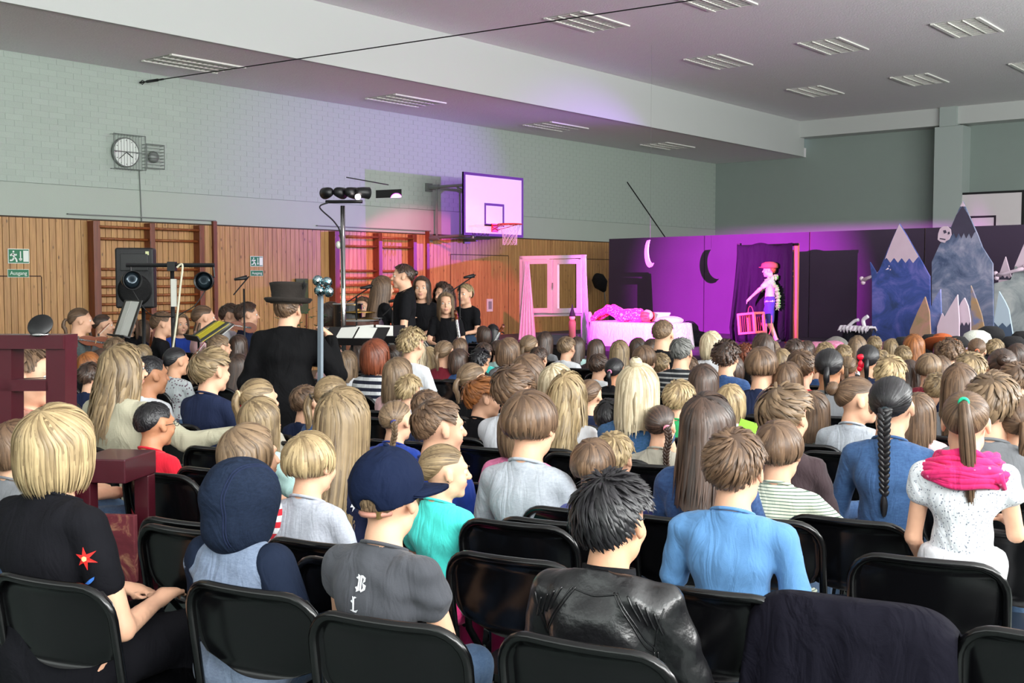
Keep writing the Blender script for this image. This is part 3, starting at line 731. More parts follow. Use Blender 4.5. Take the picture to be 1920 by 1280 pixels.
def blob(acc, c, r, rot=None, lv=.5, seg=12, ring=8):
    V = []
    for i in range(ring+1):
        th = PI*i/ring
        for k in range(seg):
            a = 2*PI*k/seg; g = 1+.05*math.cos(a*6); V.append((r[0]*math.sin(th)*math.cos(a)*g, r[1]*math.sin(th)*math.sin(a)*g, r[2]*math.cos(th)))
    V = np.array(V); 
    if rot is not None: V = V @ rot.T
    F = [(i*seg+k, (i+1)*seg+k, (i+1)*seg+(k+1) % seg, i*seg+(k+1) % seg) for i in range(ring) for k in range(seg)]
    acc.add(V+np.array(c), np.array(F), np.full(len(V), lv), np.full(len(V), .5))
def braid(acc, rng, path, r, taper=.7):
    path = np.array([list(p) for p in bez(path, 8)]); cum = np.r_[0, np.cumsum(np.linalg.norm(np.diff(path, axis=0), axis=1))]; L = cum[-1]
    n = max(5, int(L/(r*1.05)))
    for i in range(n):
        s_ = (i+.5)/n*L*.93; p = np.array([np.interp(s_, cum, path[:, q]) for q in range(3)]); q2 = np.array([np.interp(s_+.01, cum, path[:, q]) for q in range(3)])
        t = q2-p; t /= np.linalg.norm(t)+1e-9; X = np.array((1., 0, 0)); X -= t*(t@X); X /= np.linalg.norm(X); Y = np.cross(t, X); rr = r*(1-(1-taper)*i/n)
        for sd in (-1, 1):
            ax = t*math.cos(.65)+X*sd*-math.sin(.65); bx = np.cross(Y, ax); Rm = np.stack([bx, Y, ax], 1)
            blob(acc, p+X*sd*rr*.42+t*rr*(.5 if sd > 0 else 0), (rr*.58, rr*.62, rr*1.15), Rm, rng.uniform(.1, .9), 10, 6)
    e = path[-1]; d = path[-1]-path[-3]; d /= np.linalg.norm(d)
    tail_locks(acc, rng, [e-d*.02, e+d*.02, e+d*.06], r*.7, 20, 5, taper=.4)
_hair = {}
def hair_mesh(key, seed=0, q=1.0):
    kk = (key, seed, q)
    if kk in _hair: return _hair[kk]
    st = dict(HSTY[key]); rng = np.random.default_rng(seed*77+hash_s(key)); acc = HairAcc()
    if 'crown' not in st or st.get('jit', 1):
        c = np.array(st.get('crown', (0, -.45, .9)), float); c[:2] += rng.uniform(-.06, .06, 2) if not st.get('tie') else 0; st['crown'] = tuple(c)
    # scalp shell
    m = 64 if q >= 1 else 40; phi = np.linspace(0, 2*PI, m, endpoint=False); K = 26 if q >= 1 else 16
    P, N = hair_paths(phi, np.zeros(m), np.ones(m), K, dict(st, rag=st.get('rag', .01)*.3), rng, np.full((m, K), .001+st.get('lift', .0)))
    b = np.arange(m)[:, None]*K + np.arange(K-1)[None, :]; b2 = (np.roll(np.arange(m), -1))[:, None]*K + np.arange(K-1)[None, :]
    F = np.stack([b, b2, b2+1, b+1], -1).reshape(-1, 4); acc.add(P.reshape(-1, 3), F[:, ::-1], np.full(m*K, .15), np.tile(np.linspace(0, 1, K), m))
    n = int(st.get('n', 620)*q); K = st.get('K', 9)
    if st.get('hang') is not None and q >= 1: K = 12
    phi = rng.uniform(0, 2*PI, n)
    if st.get('tie'): s0 = rng.uniform(0, .12, n); s1 = rng.uniform(.55, 1.0, n)
    elif st.get('hang') is not None: s0 = rng.uniform(0, 1, n)**1.2*.5; s1 = np.clip(s0+rng.uniform(.45, .9, n), 0, 1.0)
    else: s0 = np.sqrt(rng.uniform(0, 1, n))*.88; s1 = np.clip(s0+rng.uniform(.16, .36, n)*st.get('len', 1), 0, 1.03)
    u = np.linspace(0, 1, K)[None, :]; lift = st.get('lift', 0) + .0015 + rng.uniform(0, 1, n)[:, None]*st.get('thick', .006)*np.sin(np.clip(u*1.4, 0, 1)*PI*.5) + st.get('tip', .0)*u**2*rng.uniform(0, 1, n)[:, None]
    P, N = hair_paths(phi, s0, s1, K, st, rng, lift)
    cu = st.get('curly', 0)
    if cu:
        T = np.gradient(P, axis=1); T /= np.linalg.norm(T, axis=2, keepdims=True)+1e-9; S = np.cross(T, N); f = st.get('cfreq', 9)
        a = u*f+rng.uniform(0, 6.3, n)[:, None]; P = P + S*(np.sin(a)*cu*np.clip(u*2, 0, 1))[..., None] + N*(np.cos(a)*cu*.8*np.clip(u*2, 0, 1))[..., None]
    elif st.get('mess', 0):
        T = np.gradient(P, axis=1); T /= np.linalg.norm(T, axis=2, keepdims=True)+1e-9; S = np.cross(T, N)
        P = P + S*(rng.uniform(-1, 1, n)[:, None]*st['mess']*u**1.5)[..., None]
    w = st.get('w', .0052)*rng.uniform(.6, 1.3, n)[:, None]*np.clip(np.minimum(.55+u*2.5, (1.04-u)*st.get('tp', 2.6)), .08, 1)/math.sqrt(q)
    acc.add(*ribbons(P, N, w, .35, rng.uniform(0, 1, n), s0[:, None]+(s1-s0)[:, None]*u))
    if st.get('tail'):
        L, r0, gx = st['tail'][:3]; t = HC + np.array(st['crown'])/np.linalg.norm(st['crown'])*HRAD*1.03; dx = st.get('tdir', (0, -1, -.2)); dx = np.array(dx, float); dx /= np.linalg.norm(dx)
        pth = [t-dx*.006, t+dx*.022, t+dx*.035+np.array((gx*.3, 0, -.05)), np.array((t[0]+gx*.7, min(t[1]-.018, -.115), t[2]-L*.55)), np.array((t[0]+gx, min(t[1]-.008, -.105), t[2]-L))]
        if st.get('braid'): braid(acc, rng, pth, r0)
        else: tail_locks(acc, rng, pth, r0, int(110*q), 9, w=.0045/math.sqrt(q), wave=rng.uniform(-.5, .5))
    if st.get('bun'):
        t = HC + np.array(st['crown'])/np.linalg.norm(st['crown'])*HRAD; r = st['bun']; nn = t-HC; nn /= np.linalg.norm(nn); c = t+nn*r*.5
        blob(acc, c, (r*.9, r*.9, r*.85), None, .3, 16, 10); a0 = rng.uniform(0, 2*PI, 90); K2 = 9; uu = np.linspace(0, 1.6, K2)
        X = np.cross(nn, (1, 0, 0.1)); X /= np.linalg.norm(X); Y = np.cross(nn, X); th = rng.uniform(.15, .9, 90)[:, None]*PI*.6+uu[None, :]*.25; aa = a0[:, None]+uu[None, :]
        D = np.cos(th)[..., None]*nn+np.sin(th)[..., None]*(np.cos(aa)[..., None]*X+np.sin(aa)[..., None]*Y); acc.add(*ribbons(c+D*r*.95, D, np.full((90, K2), .005), .6, rng.uniform(0, 1, 90), np.tile(uu/1.6, (90, 1))))
    for fx in st.get('falls', ()):       # loose falls hanging from the head: (x,y,z start, x,y,z end, radius)
        a, b, r0 = np.array(fx[0:3]), np.array(fx[3:6]), fx[6]; mid = (a+b)/2+np.array((0, -.012, .01)); tail_locks(acc, rng, [a, mid, b], r0, int(70*q), 9, taper=.35, w=.0045)
    me = acc.mesh(); _hair[kk] = me; return me
def hash_s(s): return sum((i+1)*ord(c) for i, c in enumerate(s)) % 9973
HSTY = {
 'crop': dict(line='short', n=700, len=1.0, thick=.007, tip=.004, mess=.010, vol=1.03, swirl=.5, w=.0042),
 'crop2': dict(line='short', n=700, len=1.2, thick=.009, tip=.006, mess=.014, vol=1.05, swirl=-.6, w=.0045, crown=(.15, -.5, .85)),
 'buzz': dict(line='buzz', n=800, len=.45, thick=.002, tip=.001, mess=.003, vol=1.0, w=.0028),
 'bald': dict(line='bald', n=500, len=.5, thick=.002, vol=1.0, w=.003),
 'tousle': dict(line='short', n=620, len=1.5, thick=.016, tip=.012, mess=.022, vol=1.08, swirl=.8, w=.005),
 'spiky': dict(line='short', n=820, len=1.0, thick=.014, tip=.012, mess=.012, vol=1.08, swirl=.3, w=.0042, crown=(-.1, -.25, .95)),
 'mush': dict(line='short', hang=-.055, rag=.006, n=620, thick=.006, vol=1.08, curlin=.22, flare=.03, exit=2, front=48, swirl=.35, slope=-.018),
 'mush_hi': dict(line='short', hang=-.035, rag=.008, n=620, thick=.007, vol=1.07, curlin=.25, flare=.02, exit=4, front=48, swirl=-.35, slope=.0),
 'bob': dict(line='short', hang=-.112, rag=.010, n=640, thick=.007, vol=1.09, curlin=.18, flare=.05, exit=0, front=42, swirl=.15),
 'bob_adult': dict(line='short', hang=-.115, rag=.012, n=900, thick=.009, vol=1.17, curlin=.30, flare=.04, exit=0, front=40, swirl=.15, w=.0048),
 'long': dict(line='short', hang=-.24, rag=.03, n=640, thick=.006, vol=1.06, flare=.03, back=.045, exit=0, front=42, w=.0048),
 'xlong': dict(line='short', hang=-.34, rag=.04, n=800, thick=.007, vol=1.07, flare=.05, back=.06, exit=0, front=42, w=.0045),
 'shoulder': dict(line='short', hang=-.17, rag=.02, n=640, thick=.007, vol=1.07, flare=.04, back=.01, exit=0, front=42),
 'wavy': dict(line='short', hang=-.30, rag=.05, n=560, thick=.012, vol=1.08, flare=.10, back=.05, exit=0, front=42, curly=.006, cfreq=9, w=.0055),
 'curly': dict(line='short', n=520, len=1.5, thick=.016, tip=.006, curly=.007, cfreq=14, vol=1.07, w=.0048),
 'curly_long': dict(line='short', hang=-.16, rag=.03, n=520, thick=.02, curly=.010, cfreq=14, vol=1.12, flare=.15, w=.005, exit=0, front=50),
 'pony': dict(line='pony', tie=1, crown=(0, -.95, .25), n=560, thick=.003, vol=1.0, tail=(.19, .020, .0), w=.0045),
 'pony_hi': dict(line='pony', tie=1, crown=(.0, -.72, .72), n=560, thick=.003, vol=1.0, tail=(.36, .028, .03), w=.0045),
 'pony_side': dict(line='pony', tie=1, crown=(-.62, -.72, -.12), n=560, thick=.003, vol=1.0, tail=(.20, .024, -.02), tdir=(-.6, -.6, -.3), w=.0045),
 'pony_long': dict(line='pony', tie=1, crown=(-.1, -.97, .02), n=560, thick=.003, vol=1.0, tail=(.27, .027, -.03), w=.0045),
 'pony_lo': dict(line='pony', tie=1, crown=(0, -1, -.15), n=560, thick=.003, vol=1.01, tail=(.15, .017, .0), w=.0045),
 'braid': dict(line='pony', tie=1, crown=(0, -1, -.30), n=560, thick=.003, vol=1.0, tail=(.33, .021, .0), braid=1, w=.0045),
 'braid_side': dict(line='pony', tie=1, crown=(.72, -.75, -.1), n=560, thick=.003, vol=1.0, tail=(.26, .019, .02), braid=1, tdir=(.5, -.6, -.4), w=.0045),
 'bun': dict(line='pony', tie=1, crown=(0, -.9, .30), n=560, thick=.003, vol=1.0, bun=.034, w=.0045),
 'bun_hi': dict(line='pony', tie=1, crown=(0, -.55, .8), n=560, thick=.003, vol=1.0, bun=.03, w=.0045),
 'halfup': dict(line='short', hang=-.16, rag=.03, n=640, thick=.005, vol=1.05, flare=.04, back=.01, exit=0, front=42, crown=(0, -.25, .95), bun=.026, falls=((0, -.085, .07, .0, -.125, -.20, .024), (.03, -.08, .05, .04, -.12, -.13, .012))),
 'pigtails': dict(line='pony', tie=1, crown=(0, -.9, .1), n=560, thick=.003, vol=1.0, w=.0045, falls=((-.065, -.05, -.04, -.085, -.06, -.20, .016), (.065, -.05, -.04, .085, -.06, -.20, .016))),
}
HCOL = {'black': ((12, 11, 13), (38, 36, 40)), 'dkbrown': ((36, 26, 22), (84, 62, 50)), 'brown': ((62, 46, 36), (122, 96, 74)), 'ltbrown': ((76, 60, 46), (140, 116, 90)),
        'dkblond': ((80, 64, 46), (158, 136, 102)), 'blond': ((104, 85, 60), (188, 165, 124)), 'platinum': ((138, 122, 94), (218, 204, 174)), 'auburn': ((92, 52, 26), (164, 102, 54)),
        'grey': ((70, 70, 68), (128, 128, 124)), 'reddish': ((80, 38, 24), (132, 70, 46)), 'whitewig': ((180, 180, 170), (232, 232, 222))}
def hair_mat(c):
    nm = 'hair_' + c
    if nm in _m: return _m[nm]
    lo, hi = (rgb(*v) for v in HCOL[c]); m = bpy.data.materials.new(nm); m.use_nodes = True; nt = m.node_tree; b = nt.nodes['Principled BSDF']
    b.inputs['Roughness'].default_value = .38; b.inputs['Specular IOR Level'].default_value = .35 if c not in ('black', 'dkbrown') else .5
    a = nt.nodes.new('ShaderNodeAttribute'); a.attribute_name = 'lv'; s_ = nt.nodes.new('ShaderNodeAttribute'); s_.attribute_name = 'ls'
    tc = nt.nodes.new('ShaderNodeTexCoord'); n = nt.nodes.new('ShaderNodeTexNoise'); n.inputs['Scale'].default_value = 22; n.inputs['Detail'].default_value = 2
    nt.links.new(tc.outputs['Object'], n.inputs['Vector'])
    x = nt.nodes.new('ShaderNodeMath'); x.operation = 'MULTIPLY_ADD'; nt.links.new(a.outputs['Fac'], x.inputs[0]); x.inputs[1].default_value = .75; 
    y = nt.nodes.new('ShaderNodeMath'); y.operation = 'MULTIPLY_ADD'; nt.links.new(s_.outputs['Fac'], y.inputs[0]); y.inputs[1].default_value = .25
    z = nt.nodes.new('ShaderNodeMath'); z.operation = 'MULTIPLY_ADD'; nt.links.new(n.outputs['Fac'], z.inputs[0]); z.inputs[1].default_value = .6; z.inputs[2].default_value = -.3
    nt.links.new(z.outputs[0], y.inputs[2]); nt.links.new(y.outputs[0], x.inputs[2])
    mx = nt.nodes.new('ShaderNodeMix'); mx.data_type = 'RGBA'; mx.clamp_factor = True; mx.inputs[6].default_value = (*lo, 1); mx.inputs[7].default_value = (*hi, 1)
    nt.links.new(x.outputs[0], mx.inputs[0]); nt.links.new(mx.outputs[2], b.inputs['Base Color']); _m[nm] = m; return m
def cloth(name, c, pat=None, c2=(255, 255, 255), freq=60, rough=.85, thr=.5, c3=None):
    if name in _m: return _m[name]
    m = bpy.data.materials.new(name); m.use_nodes = True; nt = m.node_tree; b = nt.nodes['Principled BSDF']
    b.inputs['Roughness'].default_value = rough; b.inputs['Specular IOR Level'].default_value = .12 if sum(c) < 160 else .25; b.inputs['Sheen Weight'].default_value = 0 if sum(c) < 160 else .1
    tc = nt.nodes.new('ShaderNodeTexCoord'); n = nt.nodes.new('ShaderNodeTexNoise'); n.inputs['Scale'].default_value = 350; n.inputs['Detail'].default_value = 3
    nt.links.new(tc.outputs['Object'], n.inputs['Vector']); bp = nt.nodes.new('ShaderNodeBump'); bp.inputs['Strength'].default_value = .15; bp.inputs['Distance'].default_value = .004
    nw = nt.nodes.new('ShaderNodeTexNoise'); nw.inputs['Scale'].default_value = 7; nw.inputs['Detail'].default_value = 3; nw.inputs['Distortion'].default_value = 1.6; nw.inputs['Roughness'].default_value = .45
    mpw = nt.nodes.new('ShaderNodeMapping'); mpw.inputs['Scale'].default_value = (1.6, 1.2, .8); mpw.inputs['Rotation'].default_value = (.5, .4, .3)
    nt.links.new(tc.outputs['Object'], mpw.inputs[0]); nt.links.new(mpw.outputs[0], nw.inputs['Vector'])
    bw = nt.nodes.new('ShaderNodeBump'); bw.inputs['Strength'].default_value = .55; bw.inputs['Distance'].default_value = .028
    nt.links.new(nw.outputs['Fac'], bw.inputs['Height']); nt.links.new(bw.outputs[0], bp.inputs['Normal'])
    nt.links.new(n.outputs['Fac'], bp.inputs['Height']); nt.links.new(bp.outputs[0], b.inputs['Normal'])
    mx = nt.nodes.new('ShaderNodeMix'); mx.data_type = 'RGBA'; a = rgb(*c); mx.inputs[6].default_value = (*a, 1); mx.inputs[7].default_value = (*rgb(*c2), 1)
    if pat is None: mx.inputs[7].default_value = (*[v*.86 for v in a], 1); nt.links.new(n.outputs['Fac'], mx.inputs[0])
    elif pat == 'stripe':
        sp = nt.nodes.new('ShaderNodeSeparateXYZ'); nt.links.new(tc.outputs['Object'], sp.inputs[0]); q = nt.nodes.new('ShaderNodeMath'); q.operation = 'MULTIPLY'; q.inputs[1].default_value = freq
        fr = nt.nodes.new('ShaderNodeMath'); fr.operation = 'FRACT'; g = nt.nodes.new('ShaderNodeMath'); g.operation = 'GREATER_THAN'; g.inputs[1].default_value = thr
        nt.links.new(sp.outputs[2], q.inputs[0]); nt.links.new(q.outputs[0], fr.inputs[0]); nt.links.new(fr.outputs[0], g.inputs[0]); nt.links.new(g.outputs[0], mx.inputs[0])
    elif pat in ('dots', 'print', 'bolts'):
        v = nt.nodes.new('ShaderNodeTexVoronoi'); v.inputs['Scale'].default_value = freq; v.feature = 'F1'
        if pat == 'print': v.distance = 'MANHATTAN'
        nt.links.new(tc.outputs['Object'], v.inputs['Vector']); g = nt.nodes.new('ShaderNodeMath'); g.operation = 'LESS_THAN'; g.inputs[1].default_value = thr
        nt.links.new(v.outputs['Distance'], g.inputs[0]); nt.links.new(g.outputs[0], mx.inputs[0])
    elif pat == 'heather':
        n2 = nt.nodes.new('ShaderNodeTexNoise'); n2.inputs['Scale'].default_value = freq; n2.inputs['Detail'].default_value = 6; n2.inputs['Roughness'].default_value = .8
        mp = nt.nodes.new('ShaderNodeMapping'); mp.inputs['Scale'].default_value = (1, 1, 2.5); nt.links.new(tc.outputs['Object'], mp.inputs[0]); nt.links.new(mp.outputs[0], n2.inputs['Vector'])
        g = nt.nodes.new('ShaderNodeMapRange'); g.inputs[1].default_value = .38; g.inputs[2].default_value = .62; nt.links.new(n2.outputs['Fac'], g.inputs[0]); nt.links.new(g.outputs[0], mx.inputs[0])
    nt.links.new(mx.outputs[2], b.inputs['Base Color']); _m[name] = m; return m
def skin_mat(k=0):
    tones = ((222, 172, 142), (210, 158, 126), (190, 134, 100), (150, 102, 76)); nm = 'skin_%d' % k
    if nm in _m: return _m[nm]
    m = M(nm, rgb(*tones[k]), .5, var=.06, vscale=18, bump=.05, bscale=300, spec=.4); b = m.node_tree.nodes['Principled BSDF']
    b.inputs['Subsurface Weight'].default_value = .0; return m
m_lip = M('lips', rgb(196, 134, 118), .5); m_eyew = M('eye_white', rgb(225, 222, 215), .25); m_iris = M('eye_iris', rgb(60, 44, 34), .25)
m_shoe = M('shoe_dark', rgb(40, 40, 46), .6)

# ================================================================== FOLDING CHAIRS
m_chair = M('chair_black_gloss', rgb(9, 9, 11), .2, spec=.35); m_tube = M('chair_tube_black', rgb(8, 8, 9), .22, spec=.45); m_rub = M('rubber', rgb(20, 20, 20), .8)
def chair_meshes():
    W_ = .205; out = {}
    top = []; 
    def yb(z): return -.205 - (z-.44)*.16 if z > .44 else -.205+(.44-z)*.88
    P = [(W_, yb(0), .0), (W_, yb(.3), .3), (W_, yb(.44), .44), (W_, yb(.70), .70)]
    for k in range(7): a = k/6*PI/2; P.append((W_-.085+.085*math.cos(a), yb(.735+.085*math.sin(a)), .735+.085*math.sin(a)))
    full = P + [(-x, y, z) for x, y, z in P[::-1]]
    def fix(p): x, y, z = p; return (x, y-.028*(1-(x/W_)**2)*(1 if z > .6 else 0), z)
    mid = [(x, yb(.82), .82) for x in np.linspace(.11, -.11, 7)]
    full = P + mid + [(-x, y, z) for x, y, z in P[::-1]]
    out['frame'] = MB().tube([fix(p) for p in full], .0125, 8).mesh('frame', True)
    V = []; n, m = 17, 9
    for j in range(m):
        v = j/(m-1); z = .598 + v*.209
        ww = W_-.004 if v > .42 else W_-.004-.085*(1-math.sqrt(max(0, 1-((.42-v)/.42)**2)))
        if v > .6: ww = min(ww, W_-.085+.085*math.sqrt(max(0, 1-((z-.735)/.085)**2)) if z > .735 else ww)
        V.append([(u*ww, yb(z)-.030*(1-u*u)+.008, z - (.012*(1-u*u) if j == 0 else 0)) for u in np.linspace(-1, 1, n)])
    g = MB().grid(V); g2 = MB(); k = len(g.v)
    vs = g.v + [(x, y+.010, z) for x, y, z in g.v]; fs = [f[::-1] for f in g.f] + [tuple(i+k for i in f) for f in g.f]
    ring = [i for i in range(n)] + [j*n+n-1 for j in range(1, m)] + [(m-1)*n+i for i in range(n-2, -1, -1)] + [j*n for j in range(m-2, 0, -1)]
    fs += [(a, b, b+k, a+k) for a, b in zip(ring, ring[1:]+ring[:1])]
    g2.v = vs; g2.f = fs; out['back_panel'] = g2.mesh('back_panel', True)
    out['seat'] = MB().prism([(math.copysign(abs(math.cos(a))**.45, math.cos(a))*.195, math.copysign(abs(math.sin(a))**.45, math.sin(a))*.19) for a in np.linspace(0, 2*PI, 28, endpoint=False)], .425, .447, lambda u, v, t: (u, v+.01, t)).mesh('seat')
    for nm, sx in (('rear_leg_l', -1), ('rear_leg_r', 1)):
        out[nm] = MB().tube([(sx*.185, -.27, 0), (sx*.185, .13, .425)], .011, 8).mesh('rear_leg', True)
    out['crossbar'] = MB().tube([(-.2, .09, .11), (.2, .09, .11)], .009, 6).mesh('crossbar', True)
    out['rear_bar'] = MB().tube([(-.185, -.2, .08), (.185, -.2, .08)], .009, 6).mesh('rear_bar', True)
    return out
CHM = chair_meshes()
def chair(x, y, rz, label):
    t = thing('folding_chair', label, 'chair', (x, y, 0), rz, 'black folding chairs of the audience')
    for k, nm in (('frame', 'frame'), ('back_panel', 'backrest'), ('seat', 'seat'), ('rear_leg_l', 'rear_leg'), ('rear_leg_r', 'rear_leg'), ('crossbar', 'crossbar'), ('rear_bar', 'rear_bar')):
        link(nm, CHM[k], m_chair if k in ('back_panel', 'seat') else m_tube, t)
    return t

# ================================================================== PEOPLE
TOPS = {
 'greytee': ('tee', cloth('grey_marl', (176, 182, 190), 'heather', (160, 166, 176), 60), 'light grey T-shirt'),
 'greytee2': ('tee', cloth('grey_marl2', (178, 182, 192), 'heather', (160, 164, 176), 60), 'grey marl T-shirt'),
 'blue': ('tee', cloth('sky_blue', (92, 140, 190)), 'sky blue T-shirt'), 'blueviolet': ('tee', cloth('blue_violet', (80, 84, 138)), 'faded blue T-shirt'),
 'navy': ('tee', cloth('navy', (34, 42, 68)), 'navy top'), 'navytee': ('tee', cloth('navy_purple', (44, 44, 92)), 'dark blue T-shirt'), 'red': ('tee', cloth('red', (206, 26, 48)), 'red T-shirt'),
 'dkred': ('long', cloth('dark_red', (118, 28, 44)), 'dark red jumper'), 'pink': ('tee', cloth('pink', (236, 132, 176)), 'pink T-shirt'), 'hotpink': ('long', cloth('hot_pink', (232, 60, 130)), 'bright pink top'),
 'palepink': ('tee', cloth('pale_pink', (222, 178, 180)), 'pale pink top'), 'white': ('tee', cloth('white', (214, 216, 220)), 'white T-shirt'), 'tank': ('tank', cloth('white_tank', (196, 198, 204)), 'pale sleeveless top'),
 'turq': ('tee', cloth('turquoise', (72, 214, 204)), 'turquoise T-shirt'), 'mint': ('tee', cloth('mint', (184, 218, 214)), 'mint T-shirt'), 'black': ('tee', cloth('black', (22, 22, 25)), 'black T-shirt'),
 'blacklong': ('long', cloth('black', (22, 22, 25)), 'black top'), 'beige': ('tee', cloth('beige', (176, 170, 156)), 'beige top'), 'cardigan': ('long', cloth('cardigan_beige', (176, 172, 150), 'stripe', (166, 162, 140), 240), 'beige cardigan'),
 'denim': ('long', cloth('denim', (70, 104, 150), 'heather', (56, 86, 130), 50), 'blue denim dress'), 'denim2': ('tee', cloth('denim2', (54, 84, 130), 'heather', (36, 60, 104), 40), 'washed blue top'),
 'brown': ('long', cloth('dark_brown', (62, 48, 52)), 'dark brown jumper'), 'green': ('tee', cloth('green', (48, 160, 96)), 'green T-shirt'), 'lime': ('tee', cloth('lime', (150, 214, 90)), 'lime T-shirt'),
 'stripe_gw': ('long', cloth('stripe_green_white', (206, 210, 192), 'stripe', (88, 112, 98), 88, thr=.72), 'cream and green striped top'),
 'stripe_bw': ('tee', cloth('stripe_navy_white', (206, 208, 210), 'stripe', (28, 32, 50), 22, thr=.5), 'navy and white striped top'),
 'stripe_red': ('tee', cloth('stripe_dark_red', (52, 30, 40), 'stripe', (150, 84, 92), 50, thr=.68), 'dark red striped top'),
 'stripe_rw': ('tee', cloth('stripe_red_white', (196, 40, 54), 'stripe', (220, 220, 224), 24, thr=.5), 'red and white striped top'),
 'stripe_grey': ('long', cloth('stripe_grey', (40, 42, 46), 'stripe', (150, 150, 148), 34, thr=.66), 'dark striped jumper'),
 'bolts': ('tee', cloth('lightning_navy', (30, 36, 62)), 'navy top with lightning bolts'), 'dots': ('tee', cloth('dots_blue', (70, 108, 160), 'dots', (200, 214, 230), 60, thr=.22), 'blue dotted dress'),
 'floral': ('tee', cloth('floral', (176, 182, 184), 'dots', (104, 84, 96), 45, thr=.3), 'pale flowered dress'), 'print': ('cap', cloth('white_print', (224, 228, 232), 'print', (128, 136, 150), 95, thr=.36), 'white printed T-shirt'),
 'teal': ('tank', cloth('teal_print', (34, 74, 96), 'heather', (58, 90, 140), 90), 'teal patterned top'), 'greyslv': ('cap', cloth('charcoal_grey', (72, 74, 80)), 'grey sleeveless shirt'),
 'purple': ('tee', cloth('purple_sparkle', (88, 80, 134), 'dots', (170, 160, 180), 160, thr=.12), 'purple top'), 'greylong': ('long', cloth('grey_knit', (84, 92, 92), 'heather', (66, 74, 74), 60), 'grey jumper'),
 'greysh': ('tee', cloth('mid_grey', (120, 122, 126)), 'grey T-shirt'), 'bluelong': ('long', cloth('royal_blue', (30, 60, 150)), 'royal blue jumper'), 'peach': ('dress', cloth('peach_print', (196, 140, 122), 'dots', (170, 108, 96), 70, thr=.3), 'salmon patterned dress'),
 'dress': ('dress', cloth('black_linen', (20, 20, 25)), 'black dress with embroidered flowers'), 'leather': ('coat', M('black_leather', rgb(18, 18, 20), .30, bump=.35, bscale=28, spec=.6), 'black leather jacket'),
 'hoodie': ('hoodie', cloth('hoodie_grey', (120, 134, 156), 'heather', (104, 117, 140), 70), 'grey-blue hooded jumper'), 'coat': ('coat', cloth('black_coat', (15, 15, 17)), 'long black coat'),
 'waistcoat': ('long', cloth('white', (214, 216, 220)), 'white shirt and black waistcoat'), 'costume': ('tee', cloth('costume_white', (214, 206, 216)), 'white T-shirt'), 'camo': ('long', cloth('mauve', (96, 62, 100)), 'mauve jumper'),
}
HDESC = {'crop': 'short {} hair', 'crop2': 'short {} hair', 'buzz': 'cropped {} hair', 'bald': 'thin {} hair', 'tousle': 'tousled {} hair', 'spiky': 'spiky {} hair', 'mush': '{} bowl-cut hair', 'mush_hi': '{} bowl-cut hair', 'bob': '{} bob',
         'bob_adult': '{} bob', 'long': 'long {} hair', 'xlong': 'long {} hair', 'shoulder': 'shoulder-length {} hair', 'wavy': 'long wavy {} hair', 'curly': 'curly {} hair', 'curly_long': 'curly {} hair', 'pony': '{} ponytail', 'pony_hi': '{} ponytail',
         'pony_side': '{} side ponytail', 'pony_long': '{} ponytail', 'pony_lo': 'low {} ponytail', 'braid': 'long {} braid', 'braid_side': '{} side braid', 'bun': '{} bun', 'bun_hi': '{} topknot', 'halfup': 'half-up {} hair', 'pigtails': '{} braids'}
CDESC = {'black': 'black', 'dkbrown': 'dark brown', 'brown': 'brown', 'ltbrown': 'light brown', 'dkblond': 'dark blond', 'blond': 'blond', 'platinum': 'pale blond', 'auburn': 'auburn', 'grey': 'grey', 'reddish': 'red-brown', 'whitewig': 'white'}
HEAD = R(12.3); _cache = {}; m_pants = cloth('dark_trousers', (38, 42, 58)); m_jeans = cloth('jeans', (70, 92, 120), 'heather', (56, 78, 106), 60)
def cached(key, fn):
    if key not in _cache: _cache[key] = fn()
    return _cache[key]
ALL = []
